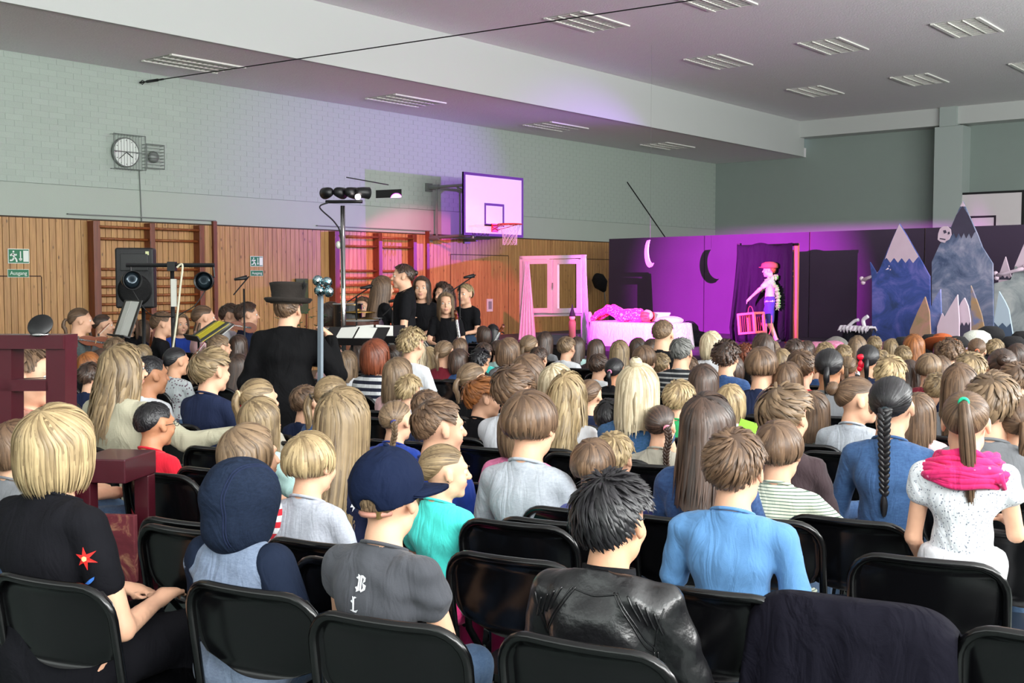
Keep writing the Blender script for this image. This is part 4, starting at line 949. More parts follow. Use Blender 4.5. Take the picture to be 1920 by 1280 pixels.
def person(x, y, Z=None, w=None, hair='crop', col='brown', top='white', where='', yaw=0, by=0, label=None, who='child', sk=0, adult=False, near=None, pants=None, seat=True, group='seated audience', chairlabel=None, chairpx=None,
           hands=(), smin=.84, smax=1.14, s=None, q=None, head=True, eyes=None, group_off=False, heading=None, **po):
    P = dict(POSE0); P.update(po); P['yaw'] = yaw
    if Z is None: Z = 353./w
    if adult: P['hs'] = .84; P['sw'] = .124; smin, smax = 1.10, 1.36; P['shank'] = .40
    if near is None: near = Z < 5.7
    if P['legs'] in ('stand', 'walk'): P['shank'] = po.get('shank', .72)
    if near: P['ws'] = (x*.37) % 6.3
    else: yaw = P['yaw'] = round(yaw/20)*20
    kt, mt, dt = TOPS[top]
    fem = P['fem']; Hm = head_matrix(P); Ht = Hm @ Vector((0, -.012, .112 if hair not in ('tousle', 'spiky') else .122))
    if w: pass
    p = at(x, y, Z)
    if P['legs'] == 'sit': hzf = lambda s_: .44+.085*s_; k = .085
    elif P['legs'] == 'kneel': hzf = lambda s_: .447+.33*s_; k = .33
    else: hzf = lambda s_: P['shank']*s_+P.get('base', 0); k = P['shank']
    base = .44 if P['legs'] == 'sit' else (.447 if P['legs'] == 'kneel' else P.get('base', 0))
    if P['legs'] == 'lowsit': pass
    sc = (p.z-base)/(Ht.z+k)
    if s is not None or not smin <= sc <= smax:
        old = sc; sc = s if s is not None else min(smax, max(smin, sc)); zt = base+sc*(Ht.z+k)
        if s is None:
            if (Z > 5.5) and zt < 1.55: p = on(x, y, 2, zt) if y > 530 else p
            if abs(old-sc) > .04: print('CLAMP', x, y, 'Z', round(Z, 2), 's', round(old, 2), '->', round(sc, 2), 'newZ', round(float(np.dot(np.array(p), _f)), 2))
    rz = (heading if heading is not None else HEAD) - R(by); cs, sn = math.cos(rz), math.sin(rz)
    rx = p.x - (Ht.x*cs - Ht.y*sn)*sc; ry = p.y - (Ht.x*sn + Ht.y*cs)*sc
    if label is None:
        a = {'child': '', 'woman': 'adult ', 'man': 'adult '}[who]
        label = a + HDESC[hair].format(CDESC[col]) + ' above ' + dt + ', ' + where
        label = 'person with ' + label
    if len(label.split()) > 16: print('LONG', label)
    root = thing('person', label, 'person', (rx, ry, 0), rz, group)
    hz = hzf(sc); pk = repr(sorted(P.items(), key=lambda kv: kv[0])) + str(hands)
    fh, cs_ = (.0065 if Z < 3.6 else .0085, .014 if Z < 3.6 else .018) if near else (.010, .022)
    if adult and near: fh = .0058
    def mk(): return skin_body(P, fh, cs_, hands)
    me, mi = cached('b'+pk+str(near), mk); key2 = 'bm'+pk+str(near)
    if key2 not in _cache:
        me.materials.append(None); me.materials.append(m_lip); me.polygons.foreach_set('material_index', mi); _cache[key2] = 1
    def put(nm, mesh, mat, par=None, mtx=None):
        o = link(nm, mesh, mat, par or root)
        if par is None: o.matrix_local = Matrix.Translation((0, 0, hz)) @ Matrix.Scale(sc, 4) @ (mtx if mtx is not None else Matrix())
        elif mtx is not None: o.matrix_local = mtx
        return o
    body = put('body', me, skin_mat(sk))
    sh = put('shirt' if kt != 'coat' else 'coat', cached('s'+kt+pk+str(near), lambda: shirt_mesh(P, kt, .008 if kt not in ('coat', 'hoodie') else .020, (.011 if Z < 3.6 else .014) if near else .022, {'coat': .0045, 'hoodie': .004}.get(kt, .0036), P.get('hem'))), mt)
    tr = put('trousers', cached('t'+pk+str(near), lambda: trouser_mesh(P, cs=.018 if near else .026, short=P.get('short', False))), pants or (m_jeans if hash_s(where) % 3 == 0 else m_pants))
    for i in (0, 1): put('shoe', cached('sh%d' % i+pk, lambda: shoe_mesh(P, i)), m_shoe)
    if near and kt in ('tee', 'tank', 'cap', 'dress', 'long'):
        z0 = .405*P['tl']; pv = head_frame(P)[1]
        mb = MB().tube([(.061*math.cos(a), pv[1]+.004+.060*math.sin(a), z0-.010-.025*math.sin(a)) for a in np.linspace(0, 2*PI, 28, endpoint=False)], .0055, 6, closed=True)
        put('collar', mb.mesh('collar', True), mt)
    ho = None
    if head:
        seed = int(x*7+y*13) % (3 if not near else 9973)
        hq = q if q is not None else (1.0 if Z < 3.6 else .52 if near else .40)
        ho = put('hair', hair_mesh(hair, seed, hq), hair_mat(col), None, Hm)
    if eyes if eyes is not None else abs(yaw+by) > 25:
        for sx in (-1, 1):
            e = put('eye', cached('eye', lambda: MB().ball((0, 0, 0), .0112, 12, 8).mesh('eye', True)), m_eyew, None, Hm @ Matrix.Translation((sx*.030, .0705, .002)))
            link('iris', cached('iris', lambda: MB().ball((0, .0068, 0), (.0062, .0050, .0062), 10, 6).mesh('iris', True)), m_iris, e)
            ebm = cached('brow', lambda: MB().tube([(-.012, 0, -.001), (0, .003, .002), (.012, 0, -.001)], [.0012, .002, .0012], 5).mesh('eyebrow', True)); put('eyebrow', ebm, hair_mat(col), None, Hm @ Matrix.Translation((sx*.030, .0875, .0215)))
    d = dict(style=hair, root=root, P=P, Hm=Hm, s=sc, hz=hz, put=put, x=rx, y=ry, rz=rz, label=label, shirt=sh, hair=ho, body=body, Z=Z, p=p, near=near)
    if seat:
        crz = HEAD+R(random.uniform(-3, 3)); cx, cy = rx+.02*math.sin(crz), ry-.02*math.cos(crz)
        if chairpx:
            zt_ = .82; q = on(chairpx[0], chairpx[1], 2, zt_); cx, cy = q.x-.29*math.sin(crz), q.y+.29*math.cos(crz)
        ch = chair(cx, cy, crz, chairlabel or (short_label(label)))
        d['chair'] = ch
    ALL.append(d); return d
def hfield(P, lo, hi, st):
    """a field in head-local coordinates"""
    return Field(*[axis(lo[i], hi[i], st) for i in range(3)])
def tie(d, mat, colname='hair tie'):
    st = HSTY[d['style']]; c = np.array(st['crown'])/np.linalg.norm(st['crown']); dx = np.array(st.get('tdir', (0, -1, -.2)), float); dx /= np.linalg.norm(dx); t = HC+c*HRAD*1.03+dx*.018
    X = np.cross(dx, (0, 0, 1.)) if abs(dx[2]) < .9 else np.array((1., 0, 0)); X /= np.linalg.norm(X); Y = np.cross(dx, X)
    mb = MB().tube([tuple(t+(X*math.cos(a)+Y*math.sin(a))*.014) for a in np.linspace(0, 2*PI, 14, endpoint=False)], .006, 6, closed=True)
    d['put']('hair_tie', mb.mesh('hair_tie', True), mat, None, d['Hm'])
def short_label(l):
    w = ('black folding chair under the ' + l).split(); return ' '.join(w[:16]).rstrip(',')

from mathutils.bvhtree import BVHTree
# ------------------------------------------------------------------ the near rows, one by one
def arms(lx=-.175, ly=.05, lz=.13, rx=.175, ry=.05, rz=.13): return dict(armL=((lx, ly, lz), (-.085, .25, .10)), armR=((rx, ry, rz), (.085, .25, .10)))
G = 'seated audience'
p1 = person(103, 768, Z=3.08, hair='bob_adult', col='blond', top='dress', adult=True, who='woman', fem=1, sw=.15, slim=1.12, yaw=-6, by=4, lean=.02, label='woman with thick blond bob in black dress with red and blue flowers, front left',
            chairpx=(78, 1092), sk=0, pants=TOPS['dress'][1], **arms(rx=.205, ry=.02, rz=.10, lx=-.205))
p2 = person(455, 872, Z=3.05, hair='crop', col='brown', top='hoodie', label='child in navy hood and grey-blue jumper with navy sleeves', yaw=12, chairpx=(455, 1108), head=False, slim=1.05, sw=.128, **arms(rx=.20, ry=.02))
p3 = person(724, 858, Z=2.88, hair='buzz', col='ltbrown', top='greyslv', label='child in dark blue baseball cap and grey sleeveless shirt', yaw=-4, by=2, chairpx=(712, 1168), sw=.122, slim=1.0, lean=.03, armR=((.185, .07, .06), (.06, .24, .03)), pants=m_jeans)
p4 = person(1147, 884, Z=2.62, hair='spiky', col='black', top='leather', label='child with spiky black hair in black leather jacket', yaw=8, chairpx=(1085, 1212), pants=m_jeans, sw=.13, lean=.03, sk=1, **arms(rx=.215, ry=.04, rz=.11, lx=-.215, lz=.11))
p5 = person(1378, 806, w=110, hair='crop2', col='brown', top='blue', label='child with short brown hair in sky blue T-shirt', yaw=0, chairpx=(1318, 1112), sw=.135, slim=1.02, armL=((-.20, .02, .10), (-.09, .22, .06)), armR=((.20, .0, .10), (.09, .22, .06)))
p6 = person(830, 840, Z=3.75, hair='pony_long', col='dkblond', top='turq', label='child with dark blond side ponytail in turquoise T-shirt', yaw=38, by=8, chairpx=(950, 1050), fem=.6, armR=((.19, .07, .12), (.13, .27, .25), ((0, .5, 1), (0, -1, .3), .3, -1)), pants=cloth('hot_pink', (232, 60, 130)))
p7 = person(580, 812, w=97, hair='mush_hi', col='blond', top='greytee2', label='child with smooth blond hair in grey marl T-shirt beside the cap', yaw=8, chairpx=(590, 1022), **arms(lx=-.19))
p8 = person(287, 752, Z=4.75, hair='buzz', col='black', top='red', label='child with cropped black hair in red T-shirt and glasses', yaw=12, sk=2, chairpx=(290, 890), **arms(rx=.20, ry=.0, rz=.12))
p9 = person(462, 797, Z=3.7, hair='mush', col='ltbrown', top='stripe_rw', label='child with light brown bowl-cut hair, red and white striped shirt, behind the hooded child', yaw=25, roll=-6)
p10 = person(642, 728, w=88, hair='xlong', col='dkblond', top='bolts', label='child with long straight blond hair, navy top with white lightning bolts', yaw=0, fem=.5)
p11 = person(487, 746, w=74, hair='shoulder', col='dkblond', top='mint', label='child with shoulder-length blond hair behind the red and white striped child', yaw=12)
p12 = person(483, 709, w=66, hair='pony', col='dkblond', top='beige', label='child with blond ponytail right of the two tall black coat folds', yaw=18)
p13 = person(622, 704, w=64, hair='pony_side', col='dkblond', top='denim2', label='child with dark blond ponytail and black tie, beside the long black coat', yaw=14)
p14 = person(742, 750, w=70, hair='braid_side', col='ltbrown', top='bluelong', label='child with light brown side braid behind the blue cap', yaw=10)
p15 = person(820, 748, w=84, hair='crop', col='brown', top='bluelong', label='child with short brown hair in royal blue jumper facing right', yaw=32, by=8)
p16 = person(993, 735, Z=3.92, hair='mush_hi', col='brown', top='greytee', label='child with smooth brown hair in light grey T-shirt, centre', yaw=4, chairpx=(962, 985), armL=((-.20, .03, .10), (-.09, .22, .06)))
p17 = person(975, 757, Z=4.45, hair='bob', col='ltbrown', top='pink', label='child in pink T-shirt directly in front of the light grey T-shirt', yaw=0, by=0, **arms(lx=-.22, lz=.14))
p18 = person(905, 706, w=62, hair='tousle', col='auburn', top='black', label='child with tousled auburn hair in black T-shirt with white heart print', yaw=42, by=10)
p19 = person(962, 684, w=66, hair='tousle', col='brown', top='tank', label='child with brown hair in pale sleeveless top, turned left of the light grey T-shirt', yaw=10)
p20 = person(1063, 700, w=66, hair='wavy', col='blond', top='white', label='child with long loose blond hair in white T-shirt, centre', yaw=-8, fem=.4)
p21 = person(1043, 683, w=62, hair='long', col='platinum', top='white', label='child with pale blond hair partly hidden behind the long loose blond hair', yaw=0)
p22 = person(1196, 682, w=70, hair='halfup', col='platinum', top='teal', label='child with pale blond topknot and pink hair tie in teal patterned top', yaw=4, fem=.4)
p23 = person(1143, 748, w=62, hair='crop', col='black', top='white', label='child with short black hair in white T-shirt below the topknot child', yaw=-14, sk=1)
p24 = person(1238, 771, w=72, hair='braid_side', col='dkbrown', top='beige', label='child with dark brown side braid, pink tie, beige top', yaw=0, sk=0)
p25 = person(1150, 816, w=88, hair='crop2', col='blond', top='navytee', label='child with blond hair in dark blue T-shirt resting one arm on a chair back', yaw=-4, lean=.05, by=4, armR=((.24, .08, .26), (.12, .24, .22)))
p26 = person(1112, 842, w=92, hair='mush_hi', col='brown', top='blueviolet', label='child with brown hair in faded blue T-shirt behind the leather jacket', yaw=0, lean=.05, sw=.128, armL=((-.21, .03, .10), (-.09, .22, .06)))
p27 = person(1327, 738, w=92, hair='long', col='dkbrown', top='denim2', label='child with long dark brown hair in washed blue top', yaw=4, fem=.4)
p28 = person(1273, 713, w=62, hair='crop2', col='blond', top='green', label='child with short blond hair and green collar left of the long dark brown hair', yaw=8)
p29 = person(1471, 719, w=82, hair='tousle', col='ltbrown', top='brown', label='child with tousled light brown hair in dark brown jumper', yaw=16, by=4)
p30 = person(1460, 791, Z=3.85, hair='mush_hi', col='brown', top='stripe_gw', label='child in cream and green striped top leaning an elbow on a chair', yaw=6, sw=.12, armR=((.26, .07, .20), (.33, .20, .17)), armL=((-.2, .05, .12), (-.1, .25, .1)))
p31 = person(1370, 722, w=54, hair='bob', col='blond', top='white', label='child with blond bob holding a green paper', yaw=10)
p32 = person(1527, 735, w=62, hair='shoulder', col='brown', top='mint', label='child with shoulder-length brown hair in mint T-shirt', yaw=5, armR=((.2, .05, .16), (.2, .22, .30)))
p33 = person(1606, 706, w=68, hair='bun', col='brown', top='greytee', label='child with brown bun turned right in light grey T-shirt', yaw=62, by=6)
p34 = person(1672, 705, w=80, hair='braid', col='black', top='denim', label='child with long black braid in blue denim dress', yaw=2, fem=.4, chairpx=(1585, 978), hem=-.14, **arms(lx=-.20, lz=.10))
p35 = person(1722, 738, w=68, hair='shoulder', col='brown', top='palepink', label='child with shoulder-length brown hair between black braid and pink scarf', yaw=6)
p36 = person(1812, 733, Z=3.3, hair='pony_hi', col='brown', top='print', label='child kneeling on a chair in white printed T-shirt with bright pink scarf', yaw=4, by=-4, legs='kneel', chairpx=(1737, 1053), fem=.4, sw=.118, slim=.93, pants=cloth('white_jeans', (206, 206, 210)), armL=((-.165, .03, .10), (-.13, .15, -.03)), armR=((.17, .02, .14), (.15, .2, .15)), smin=.75)
p37 = person(1905, 738, w=84, hair='pony_lo', col='brown', top='purple', label='child with brown hair in purple top at the right edge', yaw=-16, chairpx=(1935, 1005))
p38 = person(1862, 700, w=84, hair='crop2', col='ltbrown', top='greysh', label='child with light brown hair right of the pink scarf ponytail', yaw=10)
p39 = person(1800, 682, w=62, hair='long', col='brown', top='greysh', label='child with long brown hair left of the scarf ponytail top', yaw=0)
p40 = person(1757, 700, w=54, hair='crop2', col='dkblond', top='navy', label='child with short dark blond hair between braid and scarf ponytail', yaw=10)
# left block
p98 = person(228, 648, Z=5.4, hair='wavy', col='dkblond', top='cardigan', adult=True, who='woman', fem=1, label='woman with long wavy blond hair in beige cardigan, arm stretched to the right', yaw=24, by=2, sw=.155, slim=1.15, smax=1.45, sk=0, chairlabel='black folding chair under the woman in the beige cardigan',
             armL=((-.24, .03, .14), (-.16, .22, .08)), armR=((.31, .04, .23), (.47, .16, .27), ((1, .4, 0), (0, 0, 1), .4, -1)))
p99 = person(279, 666, w=56, hair='buzz', col='black', top='white', label='child with cropped black hair in white T-shirt beside the beige cardigan', yaw=18, sk=2)
p100 = person(393, 652, Z=6.2, near=True, hair='tousle', col='dkblond', top='navy', label='child with tousled blond hair in navy T-shirt touched by the cardigan woman', yaw=14)
p101 = person(329, 651, w=44, hair='pony_lo', col='black', top='floral', label='child with black ponytail in pale flowered dress', yaw=26, sk=1)
p105 = person(48, 652, Z=4.6, hair='crop2', col='brown', top='peach', adult=True, who='woman', label='woman with glasses seen through the dark red frame, salmon dress', yaw=48, by=14, fem=1, chairlabel='black folding chair under the woman in the salmon dress')
p106 = person(28, 790, Z=4.0, hair='mush', col='brown', top='greysh', label='child with brown hair at the left edge behind the blond bob', yaw=0)
NEAR = list(ALL)
# extra bits of dress
def scarf(d):
    P = d['P']; z0 = .405*P['tl']; mb = MB(); rs = random.Random(3)
    for i in range(15):
        u = i/14; r0 = .078+.046*math.sin(u*PI*.62)+rs.uniform(-.004, .004); z = .405-.088*u; ph = rs.uniform(0, 6); tl_ = rs.uniform(-.014, .014); rr = rs.uniform(.0095, .0145)
        mb.tube([((r0+.005*math.sin(3*a+ph))*math.cos(a)*1.08, -.008+(r0*.9+.004*math.cos(2*a+ph))*math.sin(a), z+tl_*math.sin(a+ph)-.016*math.sin(a)+.006*math.sin(4*a+ph)) for a in np.linspace(0, 2*PI, 40, endpoint=False)], [rr*(1+.3*math.sin(3*k*.157+ph)) for k in range(40)], 8, closed=True)
    mb.tube([(.08, -.08, .33), (.115, -.09, .35), (.13, -.07, .31)], [.012, .022, .008], 8)
    o = d['put']('scarf', mb.mesh('scarf', True), cloth('scarf_pink', (226, 44, 112), 'dots', (240, 130, 170), 26, thr=.14)); o['label'] = 'bright pink scarf wound round the neck'
scarf(p36)
def hood(d):
    P = d['P']; f = hfield(P, (-.2, -.22, -.24), (.2, .2, .22), .009)
    f.ell((0, -.018, .012), (.106, .128, .126), .03); f.ell((0, -.035, -.075), (.098, .112, .085), .04); f.cone((0, -.06, .06), (0, -.095, .03), .07, .06, .03)
    X, Y, Z = f.xs[:, None, None], f.ys[None, :, None], f.zs[None, None, :]
    f.D += (.0022*np.sin(34*Z+22*Y+2*np.sin(20*X))*np.clip(-8*Z, .1, 1)+.0012*np.sin(42*X+26*Z)).astype(np.float32)
    f.ell((0, .150, -.01), (.070, .095, .100), .012, sub=True); V, F = f.mesh()
    mh = cloth('hood_navy', (28, 38, 57), 'heather', (20, 29, 45), 60)
    o = d['put']('hood', npmesh('hood', V, F), mh, None, d['Hm']); o['label'] = 'navy hood pulled up'
    bv = BVHTree.FromPolygons([Vector(v) for v in V], [tuple(q) for q in F])
    for ox in (.0, .006):
        L = []
        for a in np.linspace(-.9, 2.6, 40):
            h = bv.ray_cast(Vector((.055+ox, .32*math.sin(a-PI/2)*-0 - .4*math.cos(a), .02+.4*math.sin(a))), Vector((0, math.cos(a), -math.sin(a))))
            if h[0] is not None and h[0].y < .1: L.append(h[0])
        if len(L) > 3: d['put']('hood_seam', MB().tube(L, .0022, 5).mesh('seam', True), cloth('navy', (34, 42, 68)), None, d['Hm'])
    # navy raglan sleeves
    f = Field(axis(-.34, .34, .011), axis(-.2, .5, .011), axis(0, .46, .011))
    for sh, el, wr, _ in limbs(P):
        q = el+(wr-el)*.92; sx = np.sign(sh[0]); f.cone(sh+np.array((-.012*sx, 0, .006)), el, .068, .060, .02); f.cone(el, q, .060, .048, .02)
    wrinkle(f, .003, P); V, F = f.mesh(); o = d['put']('sleeve', npmesh('sleeves', V, F), cloth('sleeve_navy', (28, 37, 56))); o['label'] = 'navy sleeves'
hood(p2)
def cap(d, mat):
    f = hfield(d['P'], (-.14, -.16, -.07), (.14, .14, .19), .006); f.ell((0, -.012, .040), (.097, .114, .104), .01); f.cone((0, -.012, .142), (0, -.012, .146), .006, .004, .005)
    f.D[:] = np.maximum(f.D, (.004+.22*(f.ys[None, :, None]+.01) - f.zs[None, None, :]))
    X, Y, Z = f.xs[:, None, None], f.ys[None, :, None], f.zs[None, None, :]; an = np.arctan2(X, Y+.01+0*X); f.D += (.0016*np.abs(np.cos(3*an))**14).astype(np.float32)
    f.ell((0, -.130, -.012), (.042, .035, .034), .003, sub=True)
    V, F = f.mesh(); o = d['put']('cap', npmesh('cap', V, F), mat, None, d['Hm']); o['label'] = 'dark blue baseball cap'
    n, m = 15, 6; rows = []; Rz = Matrix.Rotation(R(-52), 4, 'Z')
    for j in range(m):
        v = j/(m-1); rows.append([(.090*math.sin(a)*(1-.02*v), -.012+.106*math.cos(a)+.070*v*math.cos(a*.62), .038-.006*v-.016*abs(math.sin(a))**2) for a in np.linspace(-1.2, 1.2, n)])
    g = MB().grid(rows); k = len(g.v); fs = list(g.f); g.add([(x, y, z-.005) for x, y, z in g.v], [f_[::-1] for f_ in fs])
    o = d['put']('brim', g.mesh('brim', True), mat, None, d['Hm'] @ Rz)
    st = MB().tube([(.050*math.sin(a), -.014-.094*math.cos(a), -.024) for a in np.linspace(-1.05, 1.05, 12)], .008, 6)
    o = d['put']('cap_strap', st.mesh('strap', True), M('strap_leather', rgb(172, 120, 104), .5), None, d['Hm']); o['label'] = 'tan leather strap'
    st = MB().box((.026, -.105, -.034), (.034, -.088, -.014)); d['put']('buckle', st.mesh('buckle'), M('brass', rgb(170, 140, 90), .35, .9), None, d['Hm'])
    d['put']('cap_button', MB().ball((0, -.012, .147), (.008, .008, .005)).mesh('button', True), mat, None, d['Hm'])
cap(p3, cloth('cap_navy', (17, 27, 52)))
def glasses(d, col=(30, 28, 28)):
    mb = MB()
    for s in (-1, 1):
        mb.tube([(s*.031+.019*math.cos(a), .096, .0+.015*math.sin(a)) for a in np.linspace(0, 2*PI, 16, endpoint=False)], .0016, 5, closed=True); mb.tube([(s*.050, .094, .004), (s*.076, .06, .004), (s*.082, .0, .002)], .0016, 5)
    mb.tube([(-.012, .097, .002), (.012, .097, .002)], .0016, 5); d['put']('glasses', mb.mesh('glasses', True), M('glasses_frame', rgb(*col), .4), None, d['Hm'])
for d in (p8, p105, p98): glasses(d)
for d, c in ((p22, (240, 110, 110)), (p24, (236, 140, 160)), (p34, (30, 44, 50)), (p36, (30, 190, 140)), (p6, (90, 70, 60)), (p13, (30, 26, 30)), (p12, (200, 180, 140)), (p14, (60, 60, 120))):
    if d['style'] == 'halfup': d['put']('hair_tie', MB().tube([(.016*math.cos(a), -.045+.016*math.sin(a), .118) for a in np.linspace(0, 2*PI, 14, endpoint=False)], .006, 6, closed=True).mesh('hair_tie', True), M('tie_%d' % c[0], rgb(*c), .6), None, d['Hm'])
    else: tie(d, M('tie_%d_%d' % (c[0], c[1]), rgb(*c), .6))
# prints and embroidery lying on the cloth, found by casting onto the shirt
def decal(d, nm, outline, cx, cz, size, mat, back=True, rot=0, target=None, axis_='y', off=.003, label=None, seg=1):
    """flat outline pressed onto the shirt surface as seen from behind (local -y) or from the right side (local +x)"""
    o = target or d['shirt']; me = o.data; bv = BVHTree.FromPolygons([v.co for v in me.vertices], [tuple(p.vertices) for p in me.polygons])
    V = []; c, s = math.cos(rot), math.sin(rot); cen = (sum(p[0] for p in outline)/len(outline), sum(p[1] for p in outline)/len(outline)); pts = [cen]+list(outline)
    for u, v in pts:
        x = (u*c-v*s)*size; z = (u*s+v*c)*size
        if axis_ == 'y': h = bv.ray_cast(Vector((cx+x, -.6, cz+z)), Vector((0, 1, 0)))
        else: h = bv.ray_cast(Vector((.6, cx+x, cz+z)), Vector((-1, 0, 0)))
        if h[0] is None: return None
        V.append(h[0]+h[1]*off)
    n = len(outline); F = [(0, i+1, (i+1) % n+1) for i in range(n)]
    me2 = bpy.data.meshes.new(nm); me2.from_pydata([tuple(v) for v in V], [], F); me2.update()
    q = d['put'](nm, me2, mat); md = q.modifiers.new('t', 'SOLIDIFY'); md.thickness = .0015; md.offset = 0
    if label: q['label'] = label
    return q
STAR = [(math.sin(k*PI/6)*(1 if k % 2 == 0 else .36)*(1 if k != 6 else 1), math.cos(k*PI/6)*(1 if k % 2 == 0 else .36)) for k in range(12)]
def star(n, inner=.38): return [(math.sin(k*PI/n)*(1 if k % 2 == 0 else inner), math.cos(k*PI/n)*(1 if k % 2 == 0 else inner)) for k in range(2*n)]
m_er = M('embroidery_red', rgb(222, 40, 34), .7); m_eb = M('embroidery_blue', rgb(60, 120, 210), .7); m_pw = M('print_white', rgb(220, 222, 226), .7); m_ey = M('embroidery_cream', rgb(240, 210, 150), .7)
leaf = [(-1, -.35), (-.4, -.1), (.3, .25), (1, .5), (.8, .1), (.2, -.3), (-.4, -.45)]
for ax, cx, cz, sz, ol, mt_, lb in (('y', .170, .275, .026, star(6), m_er, 'red flower on the sleeve'), ('y', .172, .222, .018, leaf, m_eb, 'blue leaf on the sleeve')): decal(p1, 'embroidery', ol, cx, cz, sz, mt_, label=lb, rot=.2)
decal(p1, 'embroidery', star(6, .9), .170, .275, .006, m_ey, off=.006)
decal(p1, 'embroidery', star(5), .118, -.035, .02, m_er, axis_='x', target=None); 
bolt = [(-.1, .9), (.5, .9), (.1, .25), (.45, .25), (-.35, -1), (-.05, -.1), (-.45, -.1)]
for i in range(9):
    decal(p10, 'lightning_bolt', bolt, -.135+.27*((i*5) % 9)/8, .325-.035*(i % 3)-(.02 if i in (0, 8) else 0), .017, m_pw)
heart = [(.9*math.sin(a)**3, .065*(13*math.cos(a)-5*math.cos(2*a)-2*math.cos(3*a)-math.cos(4*a))) for a in np.linspace(0, 2*PI, 20, endpoint=False)]
decal(p18, 'heart_print', heart, -.05, .275, .034, m_pw, rot=.25, label='white heart printed on the back'); decal(p18, 'crest_print', star(7, .7), .055, .27, .036, m_pw, label='white crest printed on the back')
# blackletter capitals on the sleeveless shirt
def letters(d, polys, cx, cz, size, mat, nm):
    for pl in polys: decal(d, nm, pl, cx, cz, size, mat)
Bl = [[(-.55, 1), (-.2, .85), (-.2, -.85), (-.55, -1), (-.4, -.6), (-.4, .6)], [(-.1, .95), (.1, .85), (.1, -.9), (-.1, -.8)], [(.1, .95), (.55, .7), (.5, .25), (.2, .05), (.3, .3), (.35, .6), (.1, .75)], [(.15, .05), (.65, -.2), (.6, -.7), (.1, -1), (.1, -.8), (.4, -.6), (.4, -.25)], [(-.8, .6), (-.55, .45), (-.45, .8)], [(-.75, -.5), (-.5, -.8), (-.55, -.4)]]
Ll = [[(-.3, 1), (.0, .85), (.0, -.7), (-.25, -.9)], [(0, 1), (.4, .9), (.1, .75)], [(-.6, -.8), (-.2, -.7), (.3, -.9), (.7, -.6), (.4, -1.0), (-.1, -.95)], [(-.55, .4), (-.3, .2), (-.35, .55)]]
letters(p3, Bl, -.003, .318, .022, m_pw, 'letter_b'); letters(p3, Ll, -.018, .264, .02, m_pw, 'letter_l')
# leather jacket seams and collar
def surf_line(d, nm, pts, mat, r=.0022, axis_='y'):
    me = d['shirt'].data; bv = BVHTree.FromPolygons([v.co for v in me.vertices], [tuple(p.vertices) for p in me.polygons]); L = []
    for q in bez([(u, v, 0) for u, v in pts], 8):
        h = bv.ray_cast(Vector((q.x, -.6, q.y)), Vector((0, 1, 0)))
        if h[0] is not None: L.append(h[0]+h[1]*.001)
    if len(L) > 2: d['put'](nm, MB().tube(L, r, 5).mesh(nm, True), mat)
mL = TOPS['leather'][1]
for sx in (-1, 1):
    for o in (0, .008): surf_line(p4, 'seam', [(sx*(.05+o), .375), (sx*(.10+o), .30), (sx*(.135+o), .235)], mL); surf_line(p4, 'seam', [(sx*(.135+o), .235), (sx*(.140+o), .12), (sx*(.135+o), .0)], mL)
    surf_line(p4, 'seam', [(sx*.135, .235), (sx*.15, .29), (sx*.165, .345)], mL)
    for k in range(4): surf_line(p4, 'shoulder_rib', [(sx*(.085+.02*k), .372-.012*k), (sx*(.115+.016*k), .315-.010*k)], mL, .0028)
surf_line(p4, 'seam', [(-.06, .372), (0, .362), (.06, .372)], mL)
pv = head_frame(p4['P'])[1]; mb = MB()
rows = [[((.070-.004*v)*math.cos(a), pv[1]+.006+(.062-.004*v)*math.sin(a), .372+.040*v-.012*math.sin(a)) for v in (0, .5, 1)] for a in np.linspace(0, 2*PI, 30, endpoint=False)]
o = p4['put']('collar', MB().grid(rows, True).mesh('collar', True), cloth('black', (22, 22, 25))); o.modifiers.new('t', 'SOLIDIFY').thickness = .006
